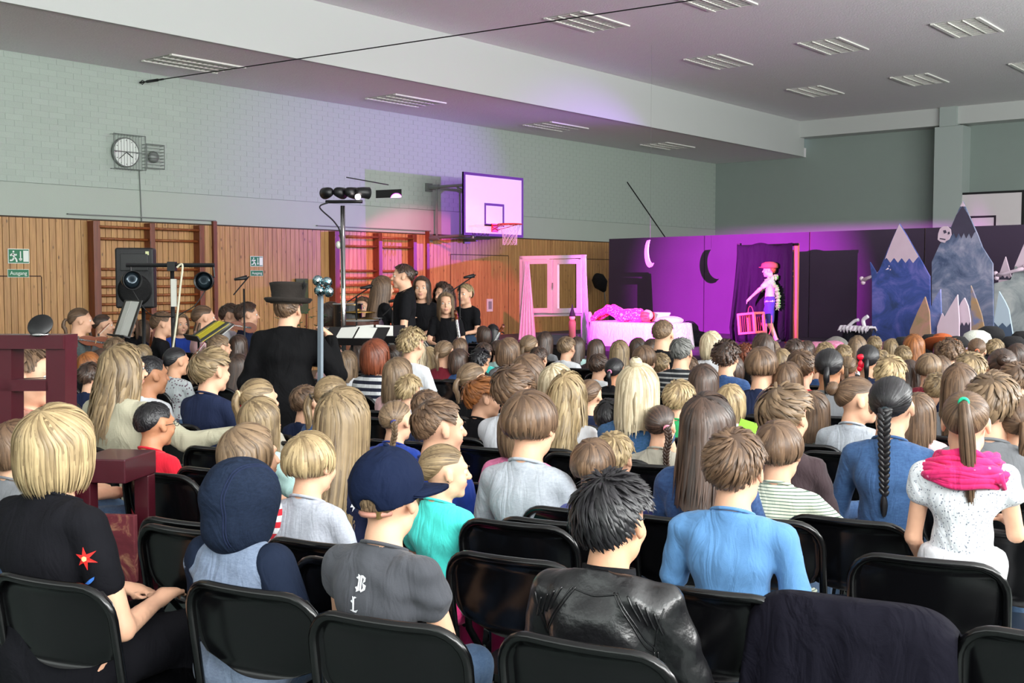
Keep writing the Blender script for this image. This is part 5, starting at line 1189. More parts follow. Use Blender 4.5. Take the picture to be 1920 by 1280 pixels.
# ------------------------------------------------------------------ the farther rows
FAR = [
 (1670, 668, 56, 'crop2', 'blond', 'white', 'above the long black braid', 8), (1555, 653, 54, 'pony_lo', 'black', 'greysh', 'left of the bright pink top', 10), (1590, 668, 40, 'pony_lo', 'ltbrown', 'hotpink', 'left of the red hair bow', 0),
 (1503, 656, 52, 'crop', 'brown', 'red', 'above the mint T-shirt child', 6), (1478, 680, 54, 'shoulder', 'brown', 'lime', 'above the tousled brown-jumper child', 0), (1431, 684, 52, 'pony_lo', 'dkbrown', 'stripe_red', 'above the green paper', 0),
 (1428, 652, 54, 'mush_hi', 'brown', 'navy', 'below the stage performer', 10), (1320, 684, 56, 'shoulder', 'dkbrown', 'black', 'above the washed blue top', 0), (1362, 640, 46, 'curly', 'dkbrown', 'denim2', 'right of the pale blond adult', 0),
 (1398, 646, 40, 'curly', 'reddish', 'stripe_red', 'left of the stage performer', 6), (1447, 638, 34, 'crop', 'ltbrown', 'white', 'directly under the orange cage', 0), (1466, 655, 30, 'bob', 'dkblond', 'white', 'right of the orange cage', 0),
 (1490, 636, 38, 'crop2', 'dkbrown', 'navy', 'below the orange ladder post', 0), (1512, 640, 34, 'bob', 'dkbrown', 'brown', 'just right of the orange ladder post', 0), (1548, 642, 38, 'crop2', 'dkblond', 'greysh', 'in front of the pink blankets', 0), (1582, 646, 30, 'crop', 'dkblond', 'white', 'under the pink blankets, right end', 0),
 (1608, 630, 36, 'long', 'ltbrown', 'greysh', 'under the white set dressing', 6), (1628, 646, 46, 'pony_lo', 'black', 'navy', 'with big red hair bow', 0), (1640, 630, 28, 'crop', 'dkblond', 'white', 'right of the white set dressing', 0), (1672, 636, 34, 'bob', 'dkblond', 'beige', 'below the first painted mountain', 0), (1694, 648, 34, 'crop', 'dkblond', 'beige', 'below the small pink peak', 0),
 (1714, 627, 38, 'shoulder', 'auburn', 'palepink', 'below the three pink peaks', 4), (1742, 664, 48, 'mush_hi', 'ltbrown', 'dkred', 'below the blue mountain', 0), (1782, 636, 42, 'curly', 'brown', 'greysh', 'below the ochre peak', 4), (1820, 662, 56, 'crop2', 'dkblond', 'navy', 'under the white fluffy hat', 0),
 (1832, 634, 38, 'pony_lo', 'brown', 'white', 'with orange hair tie by the white hat', 0), (1866, 636, 36, 'crop2', 'dkblond', 'white', 'right of the orange hair tie', 0), (1880, 653, 54, 'bun', 'dkbrown', 'greysh', 'with coiled hair near the right edge', 0), (1908, 645, 40, 'bob', 'dkbrown', 'beige', 'at the right edge, farthest row', 0), (1902, 680, 56, 'crop2', 'brown', 'black', 'at the right edge, third row', 0), (1852, 680, 48, 'crop', 'auburn', 'greysh', 'between the coiled bun and the scarf child', 0),
 (703, 637, 46, 'bob', 'reddish', 'stripe_bw', 'in front of the music stand', 2), (771, 616, 42, 'curly', 'blond', 'white', 'under the conductor', 4), (777, 637, 40, 'wavy', 'platinum', 'dots', 'right of the conductor', 4), (833, 638, 40, 'pony_lo', 'ltbrown', 'dkred', 'left of the cello players', 8), (803, 651, 28, 'shoulder', 'blond', 'denim2', 'between two longer-haired children', 0),
 (623, 641, 40, 'pony_lo', 'dkbrown', 'palepink', 'right of the long black coat', 10), (651, 658, 34, 'shoulder', 'ltbrown', 'white', 'left of the striped child', 0), (672, 643, 34, 'shoulder', 'dkbrown', 'black', 'left of the music stand child', 0), (746, 671, 52, 'shoulder', 'ltbrown', 'palepink', 'above the side-braid child', 0), (766, 703, 54, 'crop2', 'blond', 'tank', 'above the royal blue jumper', 0), (800, 731, 56, 'crop', 'brown', 'navy', 'directly behind the royal blue jumper', 0),
 (884, 680, 54, 'pony_lo', 'ltbrown', 'black', 'behind the tousled auburn hair', 14), (862, 634, 34, 'long', 'brown', 'red', 'by the violin bow', 0), (907, 642, 36, 'crop', 'dkbrown', 'turq', 'in front of the cello scroll', 6), (934, 638, 28, 'crop', 'dkbrown', 'mint', 'right of the cello scroll', 0), (953, 634, 40, 'bob', 'brown', 'greysh', 'left of the plaited ponytail', 12),
 (992, 628, 38, 'pony_lo', 'ltbrown', 'mint', 'under the white window prop', 0), (1022, 622, 32, 'long', 'dkbrown', 'greysh', 'before the left stage monitor', 0), (1062, 631, 36, 'crop', 'ltbrown', 'white', 'before the dark stage crates', 0), (1082, 632, 28, 'long', 'dkbrown', 'mint', 'right of the crates child', 0), (1118, 636, 36, 'long', 'dkbrown', 'brown', 'before the pink bed, left', 0), (1162, 638, 38, 'long', 'dkblond', 'beige', 'before the pink bed, middle', 0), (1196, 634, 34, 'bob', 'dkbrown', 'black', 'before the pink bed, right', 0), (1222, 636, 30, 'bob', 'dkbrown', 'navy', 'beside the short-haired man', 0),
 (1122, 663, 42, 'crop', 'dkbrown', 'white', 'left of the pink tie', -8), (1153, 671, 44, 'pony_lo', 'black', 'black', 'with pink hair tie left of the topknot', 0), (1208, 649, 44, 'mush_hi', 'brown', 'navy', 'above the topknot', 0), (1239, 662, 36, 'crop', 'dkblond', 'white', 'left of the grey-haired man', 0), (1106, 711, 42, 'pony_lo', 'brown', 'navy', 'with purple tie beside long blond hair', 10), (990, 666, 58, 'bob', 'brown', 'black', 'behind the pale blond hair', 0), (900, 655, 38, 'curly', 'black', 'mint', 'above the tousled auburn hair', 0),
 (410, 628, 38, 'crop', 'ltbrown', 'beige', 'above the tousled blond boy in navy', 14), (447, 628, 34, 'shoulder', 'dkbrown', 'black', 'left of the black coat, upper', 0), (447, 664, 40, 'long', 'dkbrown', 'red', 'left of the black coat, lower', 0), (566, 662, 32, 'crop', 'dkblond', 'navy', 'right of the black coat', 10), (572, 722, 40, 'crop', 'brown', 'navy', 'against the right side of the black coat', 0),
 (215, 633, 38, 'crop2', 'ltbrown', 'beige', 'above the beige cardigan', 0), (266, 647, 38, 'bob', 'dkblond', 'greysh', 'right of the cardigan woman top', 10), (166, 661, 42, 'bob', 'auburn', 'black', 'left of the cardigan woman, upper', 0), (168, 680, 48, 'crop2', 'dkbrown', 'navy', 'left of the cardigan woman, lower', 0), (128, 660, 36, 'shoulder', 'brown', 'camo', 'right of the dark red frame', 6), (190, 655, 36, 'bob', 'dkbrown', 'navy', 'between auburn bob and cardigan woman', 0),
 (1765, 668, 40, 'long', 'brown', 'greysh', 'behind the long brown hair', 0), (1650, 655, 34, 'crop', 'dkblond', 'greysh', 'right of the red hair bow', 0), (1535, 662, 34, 'crop', 'brown', 'denim2', 'left of the low black ponytail', 0), (1375, 668, 40, 'bob', 'dkbrown', 'black', 'under the dark curls', 0), (1290, 668, 38, 'crop2', 'brown', 'navy', 'under the grey-haired man', 0), (1640, 668, 34, 'bob', 'brown', 'navy', 'left of the fair crop above the braid', 0),
 (1705, 676, 44, 'shoulder', 'dkbrown', 'greysh', 'above the bun child', 0), (860, 655, 34, 'bob', 'dkbrown', 'denim2', 'behind the dark red jumper', 0), (735, 648, 36, 'bob', 'dkbrown', 'navy', 'right of the navy and white stripes', 0), (1010, 650, 34, 'crop', 'dkbrown', 'navy', 'right of the plaited ponytail', 0),]
for (x, y, w, h, c, t, wh, yw) in FAR:
    d = person(x, y, w=w, hair=h, col=c, top=t, where=wh, yaw=yw, near=False, by=random.choice((-6, 0, 0, 6)), sk=2 if (c == 'black' and x % 2) else (1 if c == 'black' else 0), chairlabel='black folding chair ' + wh.replace('with ', 'of the child with '))
    if 'red hair bow' in wh and x == 1628:
        b = MB().ball((-.04, -.10, .03), (.03, .012, .022)).ball((-.04, -.10, -.02), (.022, .012, .03)).ball((-.05, -.10, -.05), (.018, .01, .02)); d['put']('hair_bow', b.mesh('bow', True), M('satin_red', rgb(220, 20, 50), .3), None, d['Hm'])
    if wh.startswith('with') and 'tie' in wh: tie(d, M('tie_'+str(x), rgb(*((240, 120, 80) if 'orange' in wh else (120, 80, 200) if 'purple' in wh else (240, 130, 170))), .5))
# adults in the middle of the hall
person(1243, 598, Z=8.6, hair='buzz', col='ltbrown', top='black', adult=True, who='man', near=False, label='man with cropped fair hair and thick neck in black T-shirt before the pink bed', yaw=6, smax=1.5, sw=.15)
person(1278, 633, Z=7.7, hair='crop', col='grey', top='stripe_grey', adult=True, who='man', near=False, label='man with short grey hair in dark striped jumper', yaw=10, smax=1.5, sw=.15)
person(1334, 622, Z=8.6, hair='bob', col='platinum', top='white', adult=True, who='woman', near=False, label='woman with pale blond hair before the purple flats', yaw=0, smax=1.5)
person(1432, 625, Z=9.6, hair='long', col='dkbrown', top='black', adult=True, who='woman', near=False, label='woman with long dark hair in the row nearest the performer', yaw=-40, smax=1.5)

# ================================================================== THE STAGE
m_flat = M('flat_dark_cloth', rgb(66, 52, 74), .85, bump=.2, bscale=40, var=.18, vscale=1.2)
m_pw2 = M('prop_white_paint', rgb(222, 218, 224), .6, var=.03); m_orange = M('prop_salmon_paint', rgb(212, 116, 92), .6)
m_deck = M('stage_deck', rgb(60, 52, 64), .6, var=.1)
ds = thing('stage_platform', 'low dark stage platform across the far end of the hall', 'stage', (-9, 17.6, 0))
for i in range(5):
    x0 = -5.0+2.1*i-.0; MB().box((x0, -2.6, .42), (x0+2.08, 3.4, .5)).build('deck_panel', m_deck, ds)
MB().box((-5.0, -2.62, 0), (5.5, -2.58, .42)).build('front_skirt', m_blackm, ds)
PA, PB = Vector((-13.9, 20.28, 0)), Vector((-5.03, 19.0, 0)); PU = (PB-PA).normalized(); PN = Vector((PU.y, -PU.x, 0))
PRZ = math.atan2(PU.y, PU.x)
def line_x(px):                                   # where the pixel column meets the line of flats
    d = ray(px, 521); d = Vector((d[0], d[1], 0)); n = Vector((-PU.y, PU.x, 0)); t = PA.dot(n)/d.dot(n); return d*t
cols = [1141, 1320, 1517, 1732, 1925]; pts = [line_x(c) for c in cols]; pts += [pts[-1]+PU*2.0]
for i in range(5):
    a, b = pts[i], pts[i+1]; L = (b-a).length
    t = thing('stage_flat', ('dark flat at the left end of the stage backdrop', 'dark flat behind the crescent shadow', 'dark flat behind the draped frame and performer', 'dark flat behind the first painted mountain', 'dark flat at the right edge behind the tall mountains')[i], 'stage flat', (a.x, a.y, .5), PRZ, 'dark flats of the stage backdrop')
    MB().box((.012, 0, 0), (L-.012, .035, 1.95)).build('panel', m_flat, t)
    f = MB()
    for (x0, z0, x1, z1) in ((0.01, 0, .06, 1.95), (L-.06, 0, L-.01, 1.95), (.06, 1.88, L-.06, 1.95), (.06, .9, L-.06, .96), (.06, 0, L-.06, .07)): f.box((x0, .035, z0), (x1, .07, z1))
    f.build('rear_frame', m_pine, t)
def plane_pt(px, py, o, n, off=0):
    d = ray(px, py); c = Vector((0, 0, CAM_H)); d = Vector(d); o = o+n*off; return c + d*((o-c).dot(n)/d.dot(n))
def cutout(nm, outline, o, mat, parent=None, off=0, th=.025, n=None):
    n = n or PN; P = [plane_pt(x, y, o, n, off) for x, y in outline]
    if parent is not None: inv = parent.matrix_world.inverted() if False else Matrix.Translation(parent.location).inverted(); P = [inv @ p for p in P]
    k = len(P); V = P + [p-n*th for p in P]; F = [tuple(range(k)), tuple(range(2*k-1, k-1, -1))] + [(i, k+i, k+(i+1) % k, (i+1) % k) for i in range(k)]
    mb = MB(); mb.add(V, F); return mb.build(nm, mat, parent)
def zig(x0, x1, y0, y1, n, amp): 
    out = []
    for i in range(2*n+1): t = i/(2*n); out.append((x0+(x1-x0)*t, y0+(y1-y0)*t+(amp if i % 2 else 0)))
    return out
# hanging crescent whose shadow falls on the flats
mc = Vector((-10.3, 16.3, 2.03)); dd = Vector((-.75, .66, 0)).normalized(); nn = Vector((dd.y, -dd.x, 0))
pts2 = []
for k in range(15): a = R(122+170*k/14); pts2.append((.25*math.cos(a), .25*math.sin(a)))
for k in range(13): a = R(284-156*k/12-0); c_ = (.120, .042); pts2.append((c_[0]+.215*math.cos(a)*1.0, c_[1]+.225*math.sin(a)))
t = thing('hanging_crescent_moon', 'pink-lit wooden crescent moon hanging before the left dark flat', 'stage prop', mc)
MB().prism(pts2, -.01, .01, lambda u, v, w: tuple(dd*(-u*1.25)+nn*w+Vector((0, 0, v)))).build('crescent', m_pw2, t)
MB().tube([(0, 0, .24), (0, 0, 5.52-mc.z)], .0015, 4).build('thread', M('nylon', rgb(90, 90, 90), .5), t)
# draped frame
FO = at(1440, 560, 18.8)
t = thing('curtain_stand', 'salmon wooden frame hung with black cloth, behind the performer', 'stage prop', (FO.x, FO.y, .5))
def fp(px, py, off=0): return plane_pt(px, py, FO, PN, off)-t.location
MB().tube([fp(1386, 462, .03), fp(1497, 458, .03)], .022, 4).build('top_rail', m_black, t)
for xx, w in ((1494, .034), (1386, .03)):
    a = fp(xx, 456); MB().box((a.x-w, a.y-.03, 0), (a.x+w, a.y+.03, a.z)).build('post', m_orange if xx > 1400 else m_black, t)
for y in (470, 508, 518, 572):
    a = fp(1481, y); b = fp(1492, y); MB().box((a.x, a.y-.03, a.z-.012), (b.x, b.y+.03, a.z+.012)).build('rung', m_orange, t)
a = fp(1440, 636); MB().box((fp(1470, 600).x, a.y-.02, .02), (fp(1500, 600).x, a.y+.1, .07)).build('foot', m_orange, t)
rows = []; nU, nV = 60, 22
for j in range(nV):
    v = j/(nV-1); r_ = []
    xl = 1382-20*max(0, v-.1)**1.2 + (6*(v-.85)/.15 if v > .85 else 0); xr = 1486+1*v
    for i in range(nU):
        u = i/(nU-1); px = xl+(xr-xl)*u; py = 458+3*math.sin(u*11)*(1-v)+v*182
        r_.append(fp(px, py, .10+.06*v*math.sin(u*26+2*math.sin(u*7)+v*1.5)+.02*math.sin(u*61)*v))
    rows.append(r_)
MB().grid(rows).build('black_drape', cloth('drape_black', (26, 24, 32)), t, smooth=True, solid=.004)
# window prop with curtains
WO = at(1035, 550, 19.6)
t = thing('window_frame_prop', 'free-standing white double window frame with white curtains left of the stage flats', 'stage prop', (WO.x, WO.y, 0))
def rect(nm, x0, y0, x1, y1, off=0, th=.05, par=None, mat=None):
    return cutout(nm, [(x0, y0), (x1, y0-.02*(x1-x0)), (x1, y1-.02*(x1-x0)), (x0, y1)], WO, mat or m_pw2, par or t, off, th)
for nm, a in (('jamb', (974, 480, 981, 650)), ('jamb', (1089, 480, 1096, 650)), ('head_rail', (974, 480, 1096, 486)), ('sill_rail', (974, 586, 1096, 594))): rect(nm, *a)
for x0, x1, ix0, ix1 in ((981, 1035, 989, 1026), (1037, 1089, 1045, 1081)):
    sash = rect('sash', x0, 486, ix0, 587, .05); 
    for a in ((ix1, 486, x1, 587), (ix0, 486, ix1, 495), (ix0, 578, ix1, 587)): rect('sash_rail', *a, .05, .05)
MB().tube([plane_pt(1036, 530, WO, PN, .09)-t.location, plane_pt(1036, 540, WO, PN, .09)-t.location], .012, 6).build('handle', m_grey, t)
def curtain(x0t, x1t, x0b, x1b, yt, yb_, off):
    rows = []
    for j in range(14):
        v = j/13; rows.append([plane_pt((x0t+(x0b-x0t)*v)+((x1t-x0t)+((x1b-x0b)-(x1t-x0t))*v)*i/24, yt+(yb_-yt)*v, WO, PN, off+.03*math.sin(i*1.3+v)*(.3+v))-t.location for i in range(25)])
    MB().grid(rows).build('curtain', cloth('curtain_white', (216, 210, 222)), t, smooth=True, solid=.003)
curtain(985, 992, 971, 1006, 490, 650, .12); curtain(1090, 1098, 1092, 1106, 478, 650, .10)
# crates, monitors, puppet, duster
def crate(px, py, Z, w, h, dp, label, nm='stage_monitor', holes=True, zb=None):
    p = at(px, py, Z); rz = CAM_A - R(10); t = thing(nm, label, 'loudspeaker' if 'monitor' in nm else 'crate', (p.x, p.y, p.z), rz)
    MB().box((-w/2, -dp/2, 0), (w/2, dp/2, h)).build('body', M('crate_grey', rgb(62, 60, 70), .6), t, bevel=.012)
    if holes:
        for i in (-1, 1):
            for j in (0, 1): MB().box((i*w*.2-.03, -dp/2-.004, h*.2+j*h*.38), (i*w*.2+.03, -dp/2+.002, h*.42+j*h*.38)).build('grip_hole', m_black, t)
    return t
b_ = crate(1050, 632, 18.6, .66, .17, .4, 'dark stage monitor box on the platform edge before the window prop')
b_.location.z = .5
b_ = crate(1110, 668, 14.2, .36, .25, .35, 'grey crate with square grip holes in front of the pink bed', 'slotted_crate'); b_.location.z = 0; 
for c in b_.children: pass
b_.scale = (1, 1, 2.4)
p = at(1073, 612, 18.2)
t = thing('gnome_puppet', 'slim brown wooden gnome figure with pointed black hat before the window prop', 'puppet', (p.x, p.y, .5))
MB().lathe([(.05, 0), (.06, .05), (.055, .25), (.06, .38), (.045, .42)], 16).build('robe', M('puppet_brown', rgb(150, 92, 72), .7), t, smooth=True)
MB().ball((0, 0, .46), .05).build('face', skin_mat(1), t, smooth=True); MB().lathe([(.055, .48), (.05, .5), (.02, .6), (.004, .68)], 14).build('pointed_hat', m_blackm, t, smooth=True)
p = on(1122, 530, 1, 20.6)
t = thing('feather_duster', 'black long-handled duster leaning by the left end of the flats', 'broom', (-14.6, 20.9, 0))
a = on(1118, 515, 0, -14.6)-t.location; b = on(1133, 545, 0, -14.6)-t.location; c = Vector((.1, .35, .02))
MB().tube([a, a*.8+b*.2, a*.45+b*.55, b], [.06, .15, .17, .05], 12).build('black_head', M('duster', rgb(14, 14, 16), 1, bump=1, bscale=60), t, smooth=True)
MB().tube([b, b*.5+c*.5, c], .012, 6).build('handle', m_zinc, t)
sp = on(918, 572, 0, -14.99); t = thing('wall_switch_plate', 'small white framed switch plate on the red-lit panelling', 'switch', sp)
MB().box((-.005, -.09, -.13), (.012, .09, .13)).build('plate', m_dimboard, t); MB().box((.012, -.05, -.08), (.016, .05, .08)).build('panel', M('switch_grey', rgb(130, 134, 140), .5), t)
# bed with the sleeper
BD = at(1200, 604, 18.2)
t = thing('draped_bed', 'bed draped in a white sheet, glowing pink under the stage light', 'bed', (BD.x, BD.y, .5), PRZ)
rows = []; bw, bl, bh = .42, .84, .38
for i in range(81):
    a = 2*PI*i/80; ca, sa = math.cos(a), math.sin(a); X = math.copysign(abs(ca)**.35, ca)*bl; Y = math.copysign(abs(sa)**.35, sa)*bw; r_ = []
    for j in range(10):
        if j < 3: q = (0, .5, .94)[j]; r_.append((X*q, Y*q, bh+.01))
        else: v = (j-3)/6; fl = 1+.03*v+.03*v*math.sin(a*26); r_.append((X*fl, Y*fl, bh*(1-v)+.0))
    rows.append(r_)
MB().grid(rows, False).build('sheet', cloth('bed_sheet', (222, 212, 222)), t, smooth=True)
MB().ball((.62, 0, bh+.05), (.2, .25, .07)).build('pillow', cloth('bed_sheet', (222, 212, 222)), t, smooth=True)
# sleeper built as a low figure
def lying(px, py, Z, zb, length, rz, cols, label, cap=False):
    p = at(px, py, Z); t = thing('person', label, 'person', (p.x, p.y, zb), rz, None); k = length/1.3
    f = Field(axis(-.35, 1.05, .014), axis(-.25, .25, .014), axis(-.06, .34, .014)); f.D[:] = .5
    f.cone((.0, 0, .10), (.32, 0, .12), .10, .11, .04); f.cone((.32, 0, .12), (.40, 0, .12), .09, .05, .03); f.ell((.52, 0, .13), (.10, .085, .09), .02); f.ell((.50, 0, .215), (.015, .012, .012), .01)
    for s in (-1, 1): f.cone((.30, s*.13, .11), (.12, s*.17, .06), .04, .03, .02); f.cone((.12, s*.17, .06), (.0, s*.08, .17), .03, .02, .02); f.cone((0, s*.05, .09), (-.02, s*.06, .10), .08, .08, .02)
    V, F = f.mesh(); o = link('body', npmesh('body', V*k, F), skin_mat(0), t)
    f = Field(axis(-.9, .5, .016), axis(-.3, .3, .016), axis(-.06, .4, .016))
    f.cone((-.03, 0, .10), (.33, 0, .12), .115, .122, .04)
    for s in (-1, 1): f.cone((.30, s*.13, .11), (.13, s*.17, .07), .055, .05, .02); f.cone((0, s*.06, .10), (-.30, s*.07, .22), .09, .07, .03); f.cone((-.30, s*.07, .22), (-.66, s*.08, .05), .065, .045, .03)
    wrinkle(f, .007, dict(ws=2)); V, F = f.mesh(); link('clothes', npmesh('clothes', V*k, F), cols, t)
    for s in (-1, 1): MB().ball((-.72*k, s*.08*k, .07*k), (.05, .04, .09)).build('foot', skin_mat(0), t, smooth=True)
    h = link('hair', hair_mesh('bob', 5, .42), hair_mat('auburn'), t); h.matrix_local = Matrix.Translation((.50*k, 0, .13*k)) @ Matrix.Rotation(-PI/2, 4, 'Z') @ Matrix.Rotation(PI/2, 4, 'X') @ Matrix.Scale(k, 4); return t
lying(1170, 604, 18.2, .885, 1.25, PRZ, cloth('costume_red', (214, 60, 84), 'dots', (236, 170, 180), 30, thr=.3), 'person in red patterned costume lying asleep on the pink-lit bed')
p = at(1236, 598, 17.9)
tag(MB().box((-.16, -.10, -.008), (.16, .10, .012), rotz(PRZ+.2) @ Matrix.Rotation(R(38), 4, 'X')).build('picture_book', m_pw2), 'pale open book propped on the bed beside the sleeper', 'book').location = (p.x, p.y, .98)
def heap(px, py, Z, zb, bumps, mat, nm, label, cat='cloth'):
    p = at(px, py, Z); f = Field(axis(-.6, .6, .02), axis(-.4, .4, .02), axis(-.03, .6, .02))
    for (x, y, z, a, b, c) in bumps: f.ell((x, y, z), (a, b, c), .05)
    wrinkle(f, .008, dict(ws=px % 5)); f.D[:] = np.maximum(f.D, (0-f.zs)[None, None, :]); V, F = f.mesh(); me = npmesh(nm, V, F); me.materials.append(mat)
    o = bpy.data.objects.new(nm, me); COL.objects.link(o); o.location = (p.x, p.y, zb); o.rotation_euler = (0, 0, PRZ); tag(o, label, cat); return o
heap(1302, 640, 18.4, .5, [(0, 0, .1, .28, .25, .14), (-.1, 0, .2, .14, .18, .2), (.16, 0, .08, .2, .2, .12)], cloth('drape_black', (26, 24, 32)), 'black_blanket', 'black blanket heaped at the right end of the bed')
heap(1535, 640, 16.5, .5, [(0, 0, .06, .35, .16, .10), (.22, .05, .08, .2, .16, .10)], cloth('blanket_pink', (216, 110, 150), 'heather', (222, 160, 190), 8), 'pink_blanket', 'bright pink blanket heaped on the stage right of the frame')
heap(1568, 634, 16.9, .5, [(0, 0, .06, .2, .15, .16)], cloth('cushion_grey', (150, 146, 140)), 'grey_cushion', 'grey cushion behind the pink blanket', 'cushion')
heap(1672, 636, 15.8, .5, [(0, 0, .05, .3, .16, .17)], cloth('blanket_mauve', (120, 72, 92)), 'mauve_blanket', 'mauve blanket heap below the first painted mountain')
t = thing('frilled_stool', 'dark upholstered stool pair with white frilled cover before the first mountain', 'stool', tuple(at(1607, 640, 17.2).xy)+(.5,), PRZ)
for s in (-1, 1): MB().lathe([(.12, 0), (.13, .1), (.12, .28), (.06, .33), (.01, .34)], 16, Txyz(s*.11, 0, 0)).build('seat_cushion', cloth('drape_black', (26, 24, 32)), t, smooth=True)
MB().grid([[(-.26+.52*i/30, -.14+.28*j/5, .35+.02*math.sin(i*1.7)-(.06 if j in (0, 5) else 0)*(1+.4*math.sin(i*2.1))) for j in range(6)] for i in range(31)]).build('white_frill', cloth('bed_sheet', (222, 212, 222)), t, smooth=True, solid=.004)
MB().tube(bez([(.12, 0, .36), (.10, 0, .46), (.18, 0, .52)]), [.03]*24+[.01], 8).tube(bez([(-.15, 0, .36), (-.05, 0, .44), (.02, 0, .46)]), .025, 8).build('curled_arm', m_pw2, t, smooth=True)
# painted mountains
def paint(nm, a, b, c, sc=2.2):
    m = bpy.data.materials.new(nm); m.use_nodes = True; nt = m.node_tree; bs = nt.nodes['Principled BSDF']; bs.inputs['Roughness'].default_value = .8
    tc = nt.nodes.new('ShaderNodeTexCoord'); n = nt.nodes.new('ShaderNodeTexNoise'); n.inputs['Scale'].default_value = sc; n.inputs['Detail'].default_value = 6; n.inputs['Roughness'].default_value = .65; n.inputs['Distortion'].default_value = .8
    nt.links.new(tc.outputs['Object'], n.inputs['Vector']); r = nt.nodes.new('ShaderNodeValToRGB'); nt.links.new(n.outputs['Fac'], r.inputs[0])
    r.color_ramp.elements[0].position = .36; r.color_ramp.elements[0].color = (*rgb(*a), 1); r.color_ramp.elements[1].position = .66; r.color_ramp.elements[1].color = (*rgb(*c), 1)
    e = r.color_ramp.elements.new(.5); e.color = (*rgb(*b), 1); nt.links.new(r.outputs[0], bs.inputs['Base Color']); return m
mp1 = paint('paint_mountain_blue', (46, 66, 110), (64, 84, 158), (116, 112, 190)); mp2 = paint('paint_mountain_slate', (70, 84, 116), (112, 122, 152), (168, 166, 188)); mp3 = paint('paint_mountain_pale', (130, 138, 142), (166, 172, 174), (196, 198, 196))
mpk = M('paint_pink_white', rgb(214, 190, 206), .8, var=.05); mdk = M('paint_dark_slate', rgb(66, 60, 80), .8, var=.1); moc = paint('paint_ochre', (150, 128, 96), (170, 132, 110), (190, 130, 128), 3)
moc2 = paint('paint_ochre_blue', (120, 128, 170), (170, 140, 110), (182, 140, 90), 3); mbl = paint('paint_blue_light', (84, 104, 168), (116, 130, 190), (160, 150, 200), 4); mpb = M('paint_pale_blue', rgb(176, 192, 206), .8)
def mountain(label, Z, outline, mat, caps, nm='painted_mountain', off=0):
    cx = sum(p[0] for p in outline)/len(outline); o = at(cx, 560, Z); t = thing(nm, label, 'stage scenery', (o.x, o.y, .5))
    cutout('board', outline, o, mat, t, 0, .03)
    for nm2, ol, mt_ in caps: cutout(nm2, ol, o, mt_, t, .006, .006)
    a = plane_pt(cx, 600, o, PN)-t.location; MB().box((a.x-.02, a.y+.05, 0), (a.x+.02, a.y+.09, max(.3, a.z))).box((a.x-.02, a.y+.05, 0), (a.x+.02, a.y+.45, .04)).build('rear_strut', m_pine, t); return t, o
mountain('tall blue painted mountain with pinkish snow cap, left of the pair', 17.6, [(1635, 652), (1635, 560), (1635, 526), (1631, 491), (1644, 513), (1649, 505), (1667, 462), (1686, 419), (1699, 440), (1722, 480), (1731, 496), (1743, 518), (1745, 652)], mp1,
         [('snow_cap', [(1659, 486), (1672, 452), (1686, 420), (1699, 441), (1722, 481)]+zig(1719, 1662, 484, 483, 4, 9)[0:], mpk)])
mt2, o2 = mountain('tallest slate painted mountain with dark cap', 17.0, [(1747, 652), (1747, 491), (1762, 458), (1781, 430), (1793, 402), (1805, 377), (1817, 405), (1832, 438), (1842, 464), (1861, 494), (1863, 652)], mp2,
         [('dark_cap', [(1785, 441), (1782, 430), (1793, 403), (1805, 386), (1817, 405), (1829, 434)]+zig(1826, 1788, 437, 436, 4, 10), mdk), ('snow_tip', [(1800, 387), (1805, 377), (1810, 387)], mpk)])
mt3, o3 = mountain('pale grey painted mountain at the right edge', 16.6, [(1864, 655), (1864, 531), (1895, 524), (1906, 490), (1920, 457), (1936, 430), (1955, 470), (1985, 530), (1990, 655)], mp3,
         [('snow_cap', [(1902, 500), (1920, 457), (1936, 431), (1953, 468), (1958, 492)]+zig(1955, 1905, 494, 498, 4, 8), mpk)])
mountain('small white peak with dark zigzag foot standing above the pale mountain', 16.9, [(1872, 655), (1872, 518), (1885, 481), (1897, 523), (1897, 655)], mpk, [('dark_foot', [(1872, 524)]+zig(1872, 1896, 515, 518, 3, 5)+[(1896, 524)], mdk)], 'painted_peak')
sm = [('small ochre and pink painted peak, leftmost of the low row', 15.9, [(1703, 655), (1706, 619), (1720, 585), (1734, 556), (1742, 584), (1746, 655)], moc, []),
 ('small blue painted peak, second of the low row', 16.0, [(1740, 655), (1740, 587), (1752, 560), (1763, 542), (1765, 600), (1762, 655)], mbl, []),
 ('tall pink painted double peak of the low row', 15.8, [(1756, 655), (1757, 612), (1766, 587), (1770, 595), (1783, 572), (1795, 552), (1798, 600), (1798, 655)], mpk, []),
 ('pink painted peak with dark zigzag foot in the low row', 15.7, [(1796, 655), (1796, 579), (1802, 566), (1808, 558), (1815, 574), (1819, 598), (1819, 655)], mpk, [('dark_foot', zig(1796, 1819, 605, 603, 3, 7)+[(1819, 640), (1796, 640)], mdk)]),
 ('slim ochre and blue painted peak of the low row', 15.9, [(1821, 655), (1821, 600), (1820, 535), (1832, 566), (1840, 590), (1846, 620), (1846, 655)], moc2, []),
 ('pale blue painted peak with dark zigzag foot before the grey mountain', 15.7, [(1864, 655), (1864, 598), (1869, 570), (1873, 546), (1884, 565), (1891, 580), (1899, 627), (1900, 655)], mpb, [('dark_foot', zig(1864, 1895, 604, 606, 2, 8)+[(1900, 640), (1864, 640)], M('paint_slate_blue', rgb(72, 88, 112), .8))])]
for l, Z, ol, m_, caps in sm: mountain(l, Z, ol, m_, caps, 'painted_peak')
